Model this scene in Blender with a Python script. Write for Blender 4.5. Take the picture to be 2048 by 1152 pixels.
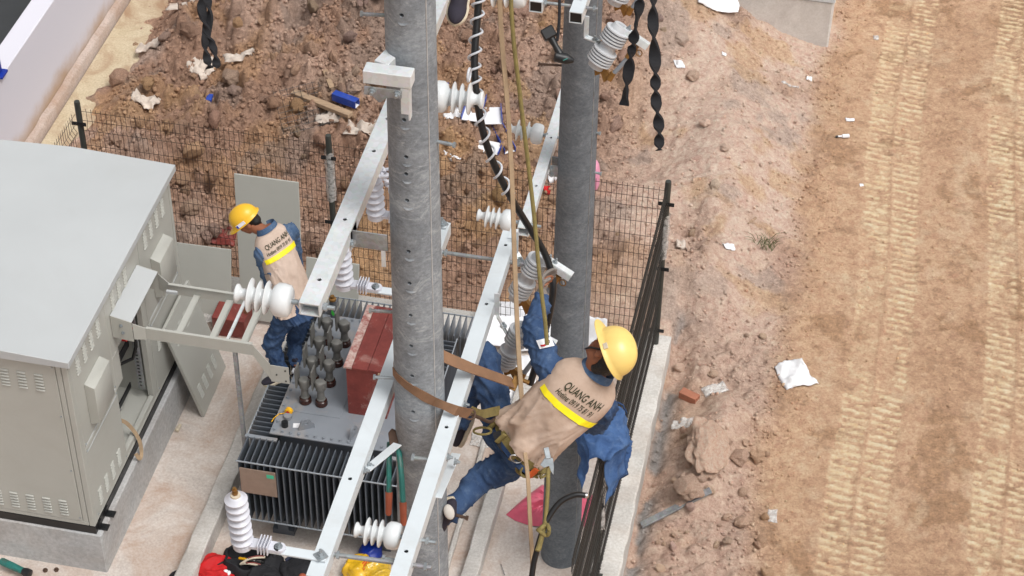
import bpy, bmesh, math, random
import numpy as np
from mathutils import Vector, Matrix
from mathutils.bvhtree import BVHTree

for o in list(bpy.data.objects):
    bpy.data.objects.remove(o, do_unlink=True)
SC = bpy.context.scene
COL = SC.collection
random.seed(7)

# ---------------------------------------------------------------- camera
FPX = 4080.0                      # focal length in pixels of a 2048-wide picture
PITCH, ROLL, AZ = math.radians(41.19), math.radians(0.924), math.radians(11.0)
CAM_H = 13.9
_fw = Vector((-math.sin(AZ) * math.cos(PITCH), math.cos(AZ) * math.cos(PITCH), -math.sin(PITCH)))
_r0 = Vector((math.cos(AZ), math.sin(AZ), 0))
_u0 = _r0.cross(_fw)
RT = math.cos(ROLL) * _r0 + math.sin(ROLL) * _u0
UP = -math.sin(ROLL) * _r0 + math.cos(ROLL) * _u0
FW = _fw
def ray(x, y): return FW + RT * ((x - 1024) / FPX) - UP * ((y - 576) / FPX)
_d = ray(1121, 1108)
CAM = -_d * (CAM_H / -_d.z)       # world origin = foot of the far pole
def at(px, py, z=None, y=None, x=None, d=None):
    """world point seen at a picture position on the plane z=, y=, x= or at depth d"""
    r = ray(px, py)
    if z is not None: t = (z - CAM.z) / r.z
    elif y is not None: t = (y - CAM.y) / r.y
    elif x is not None: t = (x - CAM.x) / r.x
    else: t = d
    return CAM + r * t
cam_data = bpy.data.cameras.new('camera')
cam_data.sensor_width = 36.0
cam_data.lens = FPX / 2048 * 36.0
cam_data.clip_start = 0.1
cam_data.clip_end = 2000
camera = bpy.data.objects.new('camera', cam_data)
COL.objects.link(camera)
_m = Matrix.Identity(4)
for i in range(3):
    _m[i][0] = RT[i]; _m[i][1] = UP[i]; _m[i][2] = -FW[i]; _m[i][3] = CAM[i]
camera.matrix_world = _m
SC.camera = camera

# ---------------------------------------------------------------- overcast daylight
SUN_EL, SUN_ROT = math.radians(62), math.radians(118)
w = bpy.data.worlds.new('World'); SC.world = w; w.use_nodes = True
nt = w.node_tree; nt.nodes.clear()
sky = nt.nodes.new('ShaderNodeTexSky'); sky.sky_type = 'NISHITA'; sky.sun_disc = False
sky.sun_elevation = SUN_EL; sky.sun_rotation = SUN_ROT
sky.air_density = 1.0; sky.dust_density = 6.0; sky.ozone_density = 1.0
hs = nt.nodes.new('ShaderNodeHueSaturation'); hs.inputs['Saturation'].default_value = 0.08
bg = nt.nodes.new('ShaderNodeBackground'); bg.inputs['Strength'].default_value = 0.135
wo = nt.nodes.new('ShaderNodeOutputWorld')
nt.links.new(sky.outputs[0], hs.inputs['Color']); nt.links.new(hs.outputs[0], bg.inputs[0]); nt.links.new(bg.outputs[0], wo.inputs[0])
sl = bpy.data.lights.new('sun', 'SUN'); sl.energy = 1.45; sl.angle = math.radians(20); sl.color = (1.0, 0.97, 0.93)
sun = bpy.data.objects.new('sun', sl); COL.objects.link(sun)
_sd = Vector((math.sin(SUN_ROT) * math.cos(SUN_EL), math.cos(SUN_ROT) * math.cos(SUN_EL), math.sin(SUN_EL)))
sun.rotation_euler = _sd.to_track_quat('Z', 'Y').to_euler()
sun.location = (8, -5, 20)
SC.view_settings.view_transform = 'Standard'
SC.view_settings.look = 'None'
SC.view_settings.exposure = 0.03
SC.view_settings.gamma = 1.0

# ---------------------------------------------------------------- object helpers
ORG = {}
def tag(o, label=None, cat=None, group=None, kind=None):
    if label: o['label'] = label
    if cat: o['category'] = cat
    if group: o['group'] = group
    if kind: o['kind'] = kind
    return o
def thing(name, label, cat, loc, group=None):
    o = bpy.data.objects.new(name, None); o.empty_display_size = 0.1
    o.location = loc; COL.objects.link(o); ORG[o.name] = Vector(loc)
    return tag(o, label, cat, group)
def link_mesh(name, me, parent=None, loc=(0, 0, 0)):
    o = bpy.data.objects.new(name, me); COL.objects.link(o)
    o.location = loc
    if parent is not None:
        o.parent = parent; ORG[o.name] = ORG.get(parent.name, Vector((0, 0, 0)))
    else:
        ORG[o.name] = Vector(loc)
    return o
def V(*a): return Vector(a)
def frame(ax):
    ax = Vector(ax).normalized()
    h = Vector((0, 0, 1)) if abs(ax.z) < 0.9 else Vector((1, 0, 0))
    a = h.cross(ax).normalized(); b = ax.cross(a)
    return a, b, ax
class MB:
    def __init__(s): s.v = []; s.f = []
    def add(s, vs, fs):
        n = len(s.v); s.v += [Vector(q) for q in vs]; s.f += [tuple(i + n for i in f) for f in fs]; return s
    def box(s, c, dim, ax=None):
        c = Vector(c); hx, hy, hz = (q / 2 for q in dim)
        A = ax or (V(1, 0, 0), V(0, 1, 0), V(0, 0, 1))
        vs = [c + A[0] * (i * hx) + A[1] * (j * hy) + A[2] * (k * hz) for i in (-1, 1) for j in (-1, 1) for k in (-1, 1)]
        return s.add(vs, [(0, 1, 3, 2), (4, 6, 7, 5), (0, 4, 5, 1), (2, 3, 7, 6), (0, 2, 6, 4), (1, 5, 7, 3)])
    def box2(s, lo, hi):
        lo = Vector(lo); hi = Vector(hi); return s.box((lo + hi) / 2, hi - lo)
    def bar(s, p0, p1, wd, ht, up=(0, 0, 1)):
        p0 = Vector(p0); p1 = Vector(p1); a = (p1 - p0); L = a.length; a.normalize()
        side = a.cross(Vector(up))
        if side.length < 1e-4: side = a.cross(Vector((1, 0, 0)))
        side.normalize(); u = side.cross(a)
        return s.box((p0 + p1) / 2, (L, wd, ht), (a, side, u))
    def cyl(s, p0, p1, r0, r1=None, n=16, cap=True):
        r1 = r0 if r1 is None else r1
        return s.lathe(p0, Vector(p1) - Vector(p0), [(0, r0), ((Vector(p1) - Vector(p0)).length, r1)], n, cap)
    def lathe(s, p, axis, prof, n=24, cap=True):
        a, b, ax = frame(axis); p = Vector(p); vs = []; fs = []
        for t, r in prof:
            for k in range(n):
                q = 2 * math.pi * k / n
                vs.append(p + ax * t + a * (r * math.cos(q)) + b * (r * math.sin(q)))
        m = len(prof)
        for i in range(m - 1):
            for k in range(n):
                k2 = (k + 1) % n
                fs.append((i * n + k, i * n + k2, (i + 1) * n + k2, (i + 1) * n + k))
        if cap:
            fs.append(tuple(range(n))[::-1]); fs.append(tuple((m - 1) * n + k for k in range(n)))
        return s.add(vs, fs)
    def tube(s, pts, r, n=8, cap=True, closed=False):
        pts = [Vector(q) for q in pts]; m = len(pts); vs = []; fs = []
        rs = r if isinstance(r, (list, tuple)) else [r] * m
        a = None
        for i in range(m):
            t = (pts[(i + 1) % m] - pts[i - 1]) if closed else (pts[min(i + 1, m - 1)] - pts[max(i - 1, 0)])
            t.normalize()
            if a is None: a, b, _ = frame(t)
            else:
                a = (a - t * a.dot(t))
                if a.length < 1e-6: a, b, _ = frame(t)
                a.normalize(); b = t.cross(a)
            for k in range(n):
                q = 2 * math.pi * k / n
                vs.append(pts[i] + (a * math.cos(q) + b * math.sin(q)) * rs[i])
        for i in range(m if closed else m - 1):
            j = (i + 1) % m
            for k in range(n):
                k2 = (k + 1) % n
                fs.append((i * n + k, i * n + k2, j * n + k2, j * n + k))
        if cap and not closed:
            fs.append(tuple(range(n))[::-1]); fs.append(tuple((m - 1) * n + k for k in range(n)))
        return s.add(vs, fs)
    def grid(s, rows, closed_u=False):
        m = len(rows); n = len(rows[0]); fs = []
        for i in range(m - 1):
            for k in range(n if closed_u else n - 1):
                k2 = (k + 1) % n
                fs.append((i * n + k, i * n + k2, (i + 1) * n + k2, (i + 1) * n + k))
        return s.add([q for r in rows for q in r], fs)
    def prism(s, poly, vec):
        vec = Vector(vec); n = len(poly); vs = [Vector(q) for q in poly]; vs += [q + vec for q in vs]
        fs = [tuple(range(n))[::-1], tuple(range(n, 2 * n))] + [(i, (i + 1) % n, n + (i + 1) % n, n + i) for i in range(n)]
        return s.add(vs, fs)
    def ball(s, c, r, n=12, m=8, ax=None):
        c = Vector(c); r = r if isinstance(r, (tuple, list)) else (r, r, r)
        A = ax or (V(1, 0, 0), V(0, 1, 0), V(0, 0, 1))
        vs = []; fs = []
        for i in range(m + 1):
            p = math.pi * i / m
            for k in range(n):
                q = 2 * math.pi * k / n
                vs.append(c + A[0] * (r[0] * math.sin(p) * math.cos(q)) + A[1] * (r[1] * math.sin(p) * math.sin(q)) + A[2] * (r[2] * math.cos(p)))
        for i in range(m):
            for k in range(n):
                k2 = (k + 1) % n
                fs.append((i * n + k, (i + 1) * n + k, (i + 1) * n + k2, i * n + k2))
        return s.add(vs, fs)
    def mesh(s, name, off=V(0, 0, 0), smooth=35, bevel=0.0, seg=1, weld=1e-6):
        bm = bmesh.new()
        vs = [bm.verts.new(q - off) for q in s.v]
        for f in s.f:
            try: bm.faces.new([vs[i] for i in f])
            except ValueError: pass
        bmesh.ops.remove_doubles(bm, verts=bm.verts, dist=weld)
        bmesh.ops.recalc_face_normals(bm, faces=bm.faces)
        if bevel > 0:
            es = [e for e in bm.edges if len(e.link_faces) == 2 and e.calc_face_angle(0) > 0.6]
            bmesh.ops.bevel(bm, geom=es, offset=bevel, segments=seg, affect='EDGES', profile=0.6, clamp_overlap=True)
        me = bpy.data.meshes.new(name); bm.to_mesh(me); bm.free()
        if smooth:
            me.polygons.foreach_set('use_smooth', [True] * len(me.polygons))
            me.set_sharp_from_angle(angle=math.radians(smooth))
        return me
    def build(s, name, mat, parent=None, smooth=35, bevel=0.0, seg=1, label=None, kind=None):
        off = ORG.get(parent.name, V(0, 0, 0)) if parent is not None else None
        if parent is None:
            xs = [q.x for q in s.v]; ys = [q.y for q in s.v]; zs = [q.z for q in s.v]
            off = V((min(xs) + max(xs)) / 2, (min(ys) + max(ys)) / 2, min(zs))
            me = s.mesh(name, off, smooth, bevel, seg); o = link_mesh(name, me, None, off)
        else:
            me = s.mesh(name, off, smooth, bevel, seg); o = link_mesh(name, me, parent)
        if mat: me.materials.append(mat)
        if label: o['label'] = label
        if kind: o['kind'] = kind
        return o
def cut(o, cutters):
    """cut holes (an MB) out of object o; both in world coordinates"""
    off = ORG[o.name]
    c = bpy.data.objects.new('cutter', cutters.mesh('cutter', off, smooth=0)); COL.objects.link(c)
    c.matrix_world = Matrix.Translation(off); 
    if o.parent is None: c.location = o.location
    md = o.modifiers.new('b', 'BOOLEAN'); md.object = c; md.operation = 'DIFFERENCE'; md.solver = 'EXACT'
    bpy.context.view_layer.update()
    dg = bpy.context.evaluated_depsgraph_get()
    me = bpy.data.meshes.new_from_object(o.evaluated_get(dg))
    o.modifiers.clear(); old = o.data; nm = old.name; o.data = me; bpy.data.meshes.remove(old); me.name = nm
    me.polygons.foreach_set('use_smooth', [True] * len(me.polygons)); me.set_sharp_from_angle(angle=math.radians(35))
    bpy.data.objects.remove(c, do_unlink=True)
def share(name, me, parent, loc, rot=None, scale=None):
    o = bpy.data.objects.new(name, me); COL.objects.link(o); o.parent = parent
    o.location = Vector(loc) - ORG[parent.name]
    if rot is not None: o.rotation_euler = rot
    if scale is not None: o.scale = scale
    ORG[o.name] = Vector(loc)
    return o
def remesh(mb, voxel, smooth_it=4, name='m'):
    o = bpy.data.objects.new('tmp', mb.mesh(name, smooth=0)); COL.objects.link(o)
    m = o.modifiers.new('r', 'REMESH'); m.mode = 'VOXEL'; m.voxel_size = voxel
    if smooth_it:
        q = o.modifiers.new('s', 'SMOOTH'); q.factor = 0.5; q.iterations = smooth_it
    bpy.context.view_layer.update()
    dg = bpy.context.evaluated_depsgraph_get()
    me = bpy.data.meshes.new_from_object(o.evaluated_get(dg)); od = o.data
    bpy.data.objects.remove(o, do_unlink=True); bpy.data.meshes.remove(od)
    me.polygons.foreach_set('use_smooth', [True] * len(me.polygons)); me.name = name
    return me
# ---------------------------------------------------------------- numpy noise
_rng = np.random.RandomState(3)
_T = _rng.rand(256, 256).astype(np.float64)
def vnoise(x, y, s=0):
    x = np.asarray(x, float) + s * 17.31; y = np.asarray(y, float) + s * 9.77
    xi = np.floor(x).astype(int); yi = np.floor(y).astype(int); fx = x - xi; fy = y - yi
    fx = fx * fx * fx * (fx * (fx * 6 - 15) + 10); fy = fy * fy * fy * (fy * (fy * 6 - 15) + 10)
    a = _T[xi & 255, yi & 255]; b = _T[(xi + 1) & 255, yi & 255]; c = _T[xi & 255, (yi + 1) & 255]; d = _T[(xi + 1) & 255, (yi + 1) & 255]
    return (a * (1 - fx) + b * fx) * (1 - fy) + (c * (1 - fx) + d * fx) * fy
def fbm(x, y, oct=4, s=0, gain=0.5):
    t = 0; a = 1; n = 0
    for i in range(oct):
        t = t + a * vnoise(x * 2 ** i, y * 2 ** i, s + i * 3); n += a; a *= gain
    return t / n
def clods(x, y, cell, seed, rmin=0.3, rmax=0.62):
    """rounded lumps, one per jittered cell; returns height in units of cell"""
    R = np.random.RandomState(seed); JX = R.rand(128, 128); JY = R.rand(128, 128); RR = R.rand(128, 128)
    u = x / cell; v = y / cell; iu = np.floor(u).astype(int); iv = np.floor(v).astype(int); h = np.zeros_like(u)
    for di in (-1, 0, 1):
        for dj in (-1, 0, 1):
            a = (iu + di) & 127; b = (iv + dj) & 127
            dx = u - (iu + di + JX[a, b]); dy = v - (iv + dj + JY[a, b])
            r = rmin + (rmax - rmin) * RR[a, b] ** 2
            q = r * r - (dx * dx * (0.8 + 0.5 * JX[a, b]) + dy * dy * (0.8 + 0.5 * JY[a, b]))
            h = np.maximum(h, np.sqrt(np.maximum(q, 0)))
    return h
def sstep(a, b, x):
    t = np.clip((x - a) / (b - a), 0, 1); return t * t * (3 - 2 * t)
def noise3(P, f, s=0):
    """cheap 3-d value noise for vertex arrays, 0..1"""
    x, y, z = P[:, 0] * f, P[:, 1] * f, P[:, 2] * f
    return (vnoise(x + z * 0.71, y + z * 0.37, s) + vnoise(y - x * 0.53, z + x * 0.29, s + 5) + vnoise(z + y * 0.41, x - y * 0.63, s + 11)) / 3
# ---------------------------------------------------------------- materials (procedural)
def srgb(r, g, b):
    def f(c):
        c /= 255.0
        return c / 12.92 if c <= 0.04045 else ((c + 0.055) / 1.055) ** 2.4
    return (f(r), f(g), f(b))
class NT:
    def __init__(s, name):
        s.m = bpy.data.materials.new(name); s.m.use_nodes = True; s.t = s.m.node_tree; s.t.nodes.clear()
        s.out = s.n('ShaderNodeOutputMaterial'); s.b = s.n('ShaderNodeBsdfPrincipled'); s.l(s.b.outputs[0], s.out.inputs[0])
        s.tc = s.n('ShaderNodeTexCoord'); s.co = s.tc.outputs['Object']
    def n(s, k, **kw):
        x = s.t.nodes.new(k)
        for a, b in kw.items(): setattr(x, a, b)
        return x
    def l(s, a, b): s.t.links.new(a, b)
    def noise(s, scale, detail=4, rough=0.6, co=None, dist=0.0, stretch=None):
        x = s.n('ShaderNodeTexNoise'); x.inputs['Scale'].default_value = scale; x.inputs['Detail'].default_value = detail
        x.inputs['Roughness'].default_value = rough; x.inputs['Distortion'].default_value = dist
        c = co or s.co
        if stretch:
            mp = s.n('ShaderNodeMapping'); mp.inputs['Scale'].default_value = stretch; s.l(c, mp.inputs[0]); c = mp.outputs[0]
        s.l(c, x.inputs['Vector']); return x.outputs['Fac']
    def ramp(s, fac, stops, interp='LINEAR'):
        r = s.n('ShaderNodeValToRGB'); r.color_ramp.interpolation = interp; e = r.color_ramp.elements
        while len(e) < len(stops): e.new(0.5)
        for q, (p, c) in zip(e, stops):
            q.position = p; q.color = (c, c, c, 1) if isinstance(c, (int, float)) else (*c, 1)
        s.l(fac, r.inputs[0]); return r.outputs[0]
    def mix(s, fac, a, b, blend='MIX'):
        x = s.n('ShaderNodeMix'); x.data_type = 'RGBA'; x.blend_type = blend
        for sock, v in ((x.inputs[0], fac), (x.inputs[6], a), (x.inputs[7], b)):
            if isinstance(v, (int, float)): sock.default_value = v
            elif isinstance(v, tuple): sock.default_value = (*v, 1)
            else: s.l(v, sock)
        return x.outputs[2]
    def bump(s, h, strength, dist=0.01, nrm=None):
        x = s.n('ShaderNodeBump'); x.inputs['Strength'].default_value = strength; x.inputs['Distance'].default_value = dist
        s.l(h, x.inputs['Height'])
        if nrm is not None: s.l(nrm, x.inputs['Normal'])
        return x.outputs[0]
    def set(s, **kw):
        for k, v in kw.items():
            i = s.b.inputs[k.replace('_', ' ')]
            if isinstance(v, tuple): i.default_value = (*v, 1) if len(v) == 3 else v
            elif isinstance(v, (int, float)): i.default_value = v
            else: s.l(v, i)
        return s
def mat(name, c, rough=0.6, metal=0.0, var=0.15, vs=6.0, bump=0.0, bs=60.0, c2=None, stretch=None, dirt=None, dirt_amt=0.5, fine=0.0, spec=0.5):
    """painted / plain surface: base colour varied by noise, optional dirt colour and relief"""
    s = NT(name)
    f = s.noise(vs, 5, 0.6, stretch=stretch)
    lo = c2 or tuple(q * (1 - var) for q in c); hi = c if c2 else tuple(min(1, q * (1 + var * 0.6)) for q in c)
    col = s.ramp(f, [(0.3, lo), (0.7, hi)])
    if dirt:
        g = s.noise(vs * 0.6, 8, 0.7, dist=0.6)
        col = s.mix(s.ramp(g, [(0.5, 0.0), (0.72, dirt_amt)]), col, dirt)
    if fine:
        h = s.noise(bs, 3, 0.7)
        col = s.mix(fine, col, s.ramp(h, [(0.35, tuple(q * 0.5 for q in c)), (0.65, tuple(min(1, q * 1.4) for q in c))]))
    rr = s.ramp(f, [(0.3, max(0.02, rough - 0.08)), (0.7, min(1, rough + 0.08))])
    s.set(Base_Color=col, Roughness=rr, Metallic=metal); s.b.inputs['Specular IOR Level'].default_value = spec
    if bump: s.set(Normal=s.bump(s.noise(bs, 4, 0.65), bump))
    return s.m
M = {}
M['white_steel'] = mat('white_painted_steel', srgb(206, 213, 217), 0.42, 0, 0.05, 5, 0.03, 40, dirt=srgb(170, 165, 155), dirt_amt=0.25)
def galv(name, a, b, rough=0.42, metal=0.65):
    s = NT(name)
    vo = s.n('ShaderNodeTexVoronoi'); vo.inputs['Scale'].default_value = 45; s.l(s.co, vo.inputs['Vector'])
    n1 = s.noise(9, 5, 0.65)
    col = s.mix(s.ramp(n1, [(0.3, 0.0), (0.7, 1.0)]), a, b)
    col = s.mix(0.18, col, vo.outputs['Color'], 'OVERLAY')
    hs_ = s.n('ShaderNodeHueSaturation'); hs_.inputs['Saturation'].default_value = 0.35; s.l(col, hs_.inputs['Color'])
    s.set(Base_Color=hs_.outputs[0], Metallic=metal, Roughness=s.ramp(n1, [(0.3, rough - 0.08), (0.7, rough + 0.12)]))
    s.set(Normal=s.bump(s.noise(120, 3, 0.6), 0.05)); return s.m
M['galv'] = galv('galvanised_steel', srgb(198, 210, 214), srgb(212, 222, 226), 0.5, 0.25)
M['galv_dark'] = galv('weathered_galvanised_steel', srgb(120, 125, 128), srgb(158, 164, 168), 0.5, 0.4)
M['bolt'] = mat('zinc_bolt_steel', srgb(165, 172, 176), 0.4, 0.6, 0.2, 30, 0.05, 200)
M['porcelain'] = mat('white_glazed_porcelain', srgb(216, 219, 220), 0.12, 0, 0.03, 4)
M['polymer'] = mat('grey_silicone_polymer', srgb(190, 192, 195), 0.5, 0, 0.06, 8, 0.02, 100)
M['arrester'] = mat('pale_lilac_grey_silicone', srgb(204, 205, 213), 0.45, 0, 0.05, 8)
M['brass'] = mat('dull_brass', srgb(150, 112, 62), 0.45, 0.6, 0.25, 25)
M['brown_resin'] = mat('brown_porcelain', srgb(58, 34, 28), 0.2, 0, 0.2, 10)
M['cast'] = mat('cast_aluminium', srgb(120, 119, 115), 0.45, 0.2, 0.15, 20, 0.1, 120)
M['rubber'] = mat('black_rubber', srgb(24, 24, 26), 0.4, 0, 0.15, 20)
M['black_plastic'] = mat('black_plastic', srgb(26, 27, 29), 0.45, 0, 0.2, 15)
M['black_cloth'] = mat('black_nylon', srgb(28, 28, 32), 0.85, 0, 0.3, 12, 0.3, 250)
M['tie'] = mat('pale_grey_tie_wire', srgb(205, 208, 214), 0.35, 0, 0.05, 10)
M['tan_strap'] = mat('tan_webbing', srgb(164, 140, 112), 0.85, 0, 0.18, 14, 0.3, 220)
M['brown_strap'] = mat('worn_brown_webbing', srgb(138, 104, 78), 0.85, 0, 0.2, 9, 0.3, 220, dirt=srgb(95, 70, 52), dirt_amt=0.5)
M['olive'] = mat('olive_rope', srgb(132, 118, 70), 0.85, 0, 0.25, 30, 0.5, 260)
M['cabinet'] = mat('grey_beige_powder_coat', srgb(178, 178, 171), 0.42, 0, 0.03, 3, 0.015, 260, dirt=srgb(158, 152, 142), dirt_amt=0.22)
M['cabinet_top'] = mat('dusty_grey_powder_coat', srgb(184, 187, 188), 0.5, 0, 0.04, 1.2, 0.015, 260, dirt=srgb(160, 158, 152), dirt_amt=0.15)
M['trafo'] = mat('dark_grey_radiator_paint', srgb(86, 92, 100), 0.4, 0, 0.1, 6, dirt=srgb(120, 110, 100), dirt_amt=0.35)
M['trafo_lid'] = mat('mid_grey_tank_paint', srgb(132, 137, 144), 0.45, 0, 0.08, 4, 0.03, 60, dirt=srgb(176, 158, 140), dirt_amt=0.6)
M['dark_post'] = mat('dark_grey_green_powder_coat', srgb(58, 60, 56), 0.45, 0, 0.12, 8)
M['wire'] = mat('rust_brown_coated_wire', srgb(62, 48, 40), 0.6, 0, 0.25, 8)
M['wire_dark'] = mat('dark_coated_wire', srgb(48, 48, 46), 0.5, 0, 0.2, 8)
M['paper'] = mat('white_paper', srgb(232, 232, 234), 0.8, 0, 0.05, 5, 0.05, 30)
M['foam'] = mat('white_foam_sheet', srgb(244, 244, 247), 0.7, 0, 0.04, 5, 0.1, 40)
M['blue'] = mat('blue_printed_card', srgb(34, 68, 160), 0.5, 0, 0.15, 9, dirt=srgb(150, 140, 130), dirt_amt=0.4)
M['blue_paint'] = mat('blue_paint', srgb(20, 50, 150), 0.4, 0, 0.1, 6)
M['pink'] = mat('pink_plastic', srgb(218, 98, 122), 0.45, 0, 0.2, 7, 0.15, 30)
M['pale_pink'] = mat('pale_pink_plastic', srgb(226, 150, 178), 0.5, 0, 0.1, 7)
M['red_cloth'] = mat('red_cloth', srgb(196, 22, 26), 0.8, 0, 0.15, 9, 0.2, 200)
M['yellow_bag'] = mat('yellow_plastic_film', srgb(226, 178, 40), 0.3, 0, 0.2, 8)
M['yellow'] = mat('yellow_plastic', srgb(240, 178, 30), 0.35, 0, 0.05, 5)
M['helmet'] = mat('yellow_hard_hat', srgb(238, 186, 48), 0.32, 0, 0.04, 5)
M['helmet_faded'] = mat('faded_yellow_hard_hat', srgb(238, 206, 122), 0.35, 0, 0.06, 5, dirt=srgb(200, 160, 80), dirt_amt=0.3)
M['skin'] = mat('skin', srgb(150, 94, 66), 0.55, 0, 0.12, 14, 0.05, 120)
M['hair'] = mat('black_hair', srgb(20, 18, 18), 0.5, 0, 0.3, 60, 0.6, 160)
M['glove'] = mat('grey_knit_glove', srgb(132, 124, 118), 0.9, 0, 0.2, 20, 0.4, 260)
M['sole'] = mat('dirty_cream_sole', srgb(205, 192, 170), 0.75, 0, 0.15, 20)
M['shoe'] = mat('dark_canvas', srgb(46, 42, 54), 0.85, 0, 0.2, 20, 0.2, 250)
M['sock'] = mat('pale_shoe_canvas', srgb(200, 194, 186), 0.85, 0, 0.1, 20)
M['ink'] = mat('dark_olive_print', srgb(52, 54, 34), 0.8, 0, 0.1, 10)
M['stripe'] = mat('fluorescent_yellow_tape', srgb(250, 232, 30), 0.5, 0, 0.04, 8)
M['teal'] = mat('teal_paint', srgb(36, 112, 104), 0.45, 0, 0.25, 20, dirt=srgb(90, 60, 45), dirt_amt=0.8)
M['grip'] = mat('orange_brown_grip', srgb(164, 84, 58), 0.6, 0, 0.2, 14)
M['rust'] = mat('rusty_steel', srgb(92, 72, 60), 0.7, 0.3, 0.35, 20, 0.3, 90)
M['wood'] = mat('weathered_timber', srgb(168, 142, 116), 0.85, 0, 0.25, 8, 0.3, 60, stretch=(1, 6, 6))
M['brick'] = mat('fired_clay', srgb(166, 108, 84), 0.85, 0, 0.2, 12, 0.3, 80)
M['orange'] = mat('orange_plastic', srgb(214, 96, 40), 0.5)
M['red_glow'] = mat('red_sleeve', srgb(200, 20, 24), 0.5)
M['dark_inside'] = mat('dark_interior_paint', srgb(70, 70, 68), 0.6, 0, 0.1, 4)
M['chrome'] = mat('bright_steel', srgb(200, 200, 200), 0.2, 0.9, 0.05, 4)
M['sack'] = mat('dirty_white_woven_sack', srgb(205, 192, 180), 0.85, 0, 0.2, 6, 0.3, 90, dirt=srgb(140, 108, 88), dirt_amt=0.8)
M['grass'] = mat('dull_green_grass', srgb(92, 104, 62), 0.8, 0, 0.2, 6)
def film(name, c, alpha):
    s = NT(name); s.set(Base_Color=c, Roughness=0.15)
    tr = s.n('ShaderNodeBsdfTransparent'); mx = s.n('ShaderNodeMixShader')
    s.l(s.ramp(s.noise(25, 3), [(0.35, alpha - 0.15), (0.65, alpha + 0.25)]), mx.inputs[0])
    s.l(tr.outputs[0], mx.inputs[1]); s.l(s.b.outputs[0], mx.inputs[2]); s.l(mx.outputs[0], s.out.inputs[0]); return s.m
M['film'] = film('clear_plastic_film', srgb(225, 222, 218), 0.4)
M['yellow_film'] = film('clear_yellow_film', srgb(230, 190, 60), 0.6)
def denim(name, a, b, wear):
    s = NT(name)
    n1 = s.noise(5, 6, 0.65); n2 = s.noise(22, 4, 0.6); weave = s.noise(320, 2, 0.5)
    col = s.mix(s.ramp(n1, [(0.3, 0.0), (0.7, 1.0)]), a, b)
    col = s.mix(s.ramp(n2, [(0.52, 0.0), (0.8, 0.4)]), col, wear)
    col = s.mix(0.16, col, s.ramp(weave, [(0.35, 0.02), (0.65, 0.5)]), 'OVERLAY')
    s.set(Base_Color=col, Roughness=0.9); s.b.inputs['Specular IOR Level'].default_value = 0.2
    s.set(Normal=s.bump(n2, 0.25, 0.01, s.bump(weave, 0.25, 0.002))); return s.m
M['denim'] = denim('blue_denim', srgb(46, 66, 100), srgb(74, 98, 134), srgb(122, 142, 166))
M['denim_jacket'] = denim('mid_blue_denim', srgb(54, 80, 124), srgb(82, 112, 156), srgb(118, 142, 174))
M['denim_pale'] = denim('worn_blue_denim', srgb(66, 90, 122), srgb(98, 120, 148), srgb(148, 160, 174))
M['denim_dark'] = denim('dark_blue_denim', srgb(34, 52, 84), srgb(58, 80, 116), srgb(104, 124, 150))
def cloth(name, a, b):
    s = NT(name); n1 = s.noise(7, 5, 0.6); weave = s.noise(260, 2)
    col = s.mix(s.ramp(n1, [(0.3, 0.0), (0.7, 1.0)]), a, b)
    s.set(Base_Color=col, Roughness=0.9, Normal=s.bump(s.noise(16, 4, 0.55, dist=0.5), 0.35, 0.012, s.bump(weave, 0.2, 0.002)))
    s.b.inputs['Specular IOR Level'].default_value = 0.2; return s.m
M['vest'] = cloth('beige_cotton', srgb(176, 152, 134), srgb(198, 176, 160))
M['vest2'] = cloth('pale_beige_cotton', srgb(190, 168, 152), srgb(208, 188, 174))
# concretes
def concrete(name, a, b, stain=None, stain_amt=0.6, bump=0.25, sc=3.0, pits=0.25, tex='Object'):
    s = NT(name)
    n1 = s.noise(sc, 8, 0.65); n2 = s.noise(sc * 14, 6, 0.7)
    col = s.mix(s.ramp(n1, [(0.3, 0.0), (0.7, 1.0)]), a, b)
    col = s.mix(0.35, col, s.ramp(n2, [(0.3, 0.18), (0.7, 0.8)]), 'OVERLAY')
    if stain:
        n3 = s.noise(sc * 0.55, 8, 0.68, dist=0.8)
        col = s.mix(s.ramp(n3, [(0.44, 0.0), (0.66, stain_amt)]), col, stain)
    p = s.noise(90, 2, 0.5); pm = s.ramp(p, [(0.70, 0.0), (0.76, pits)])
    col = s.mix(pm, col, tuple(q * 0.3 for q in a))
    s.set(Base_Color=col, Roughness=0.9); s.b.inputs['Specular IOR Level'].default_value = 0.25
    s.set(Normal=s.bump(n2, bump, 0.008)); return s.m
M['pad'] = concrete('dirty_concrete_slab', srgb(190, 180, 172), srgb(210, 200, 192), srgb(168, 134, 110), 0.6)
M['footing'] = concrete('mud_stained_render', srgb(176, 160, 150), srgb(190, 174, 164), srgb(160, 128, 104), 0.6)
M['kerb'] = concrete('pale_concrete_kerb', srgb(186, 182, 176), srgb(208, 204, 198), srgb(170, 150, 134), 0.35, 0.2)
M['plinth'] = concrete('grey_concrete_plinth', srgb(170, 171, 172), srgb(192, 192, 191), srgb(158, 142, 130), 0.35, 0.12, 2.0)
M['bund'] = concrete('grey_concrete_bund_wall', srgb(186, 182, 177), srgb(206, 201, 195), srgb(150, 140, 130), 0.4, 0.2)
M['block'] = concrete('stained_concrete_block', srgb(212, 209, 204), srgb(226, 223, 219), srgb(150, 142, 136), 0.3, 0.2)
M['paving'] = concrete('buff_paving', srgb(184, 168, 140), srgb(200, 186, 160), srgb(150, 116, 90), 0.8, 0.2)
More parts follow.
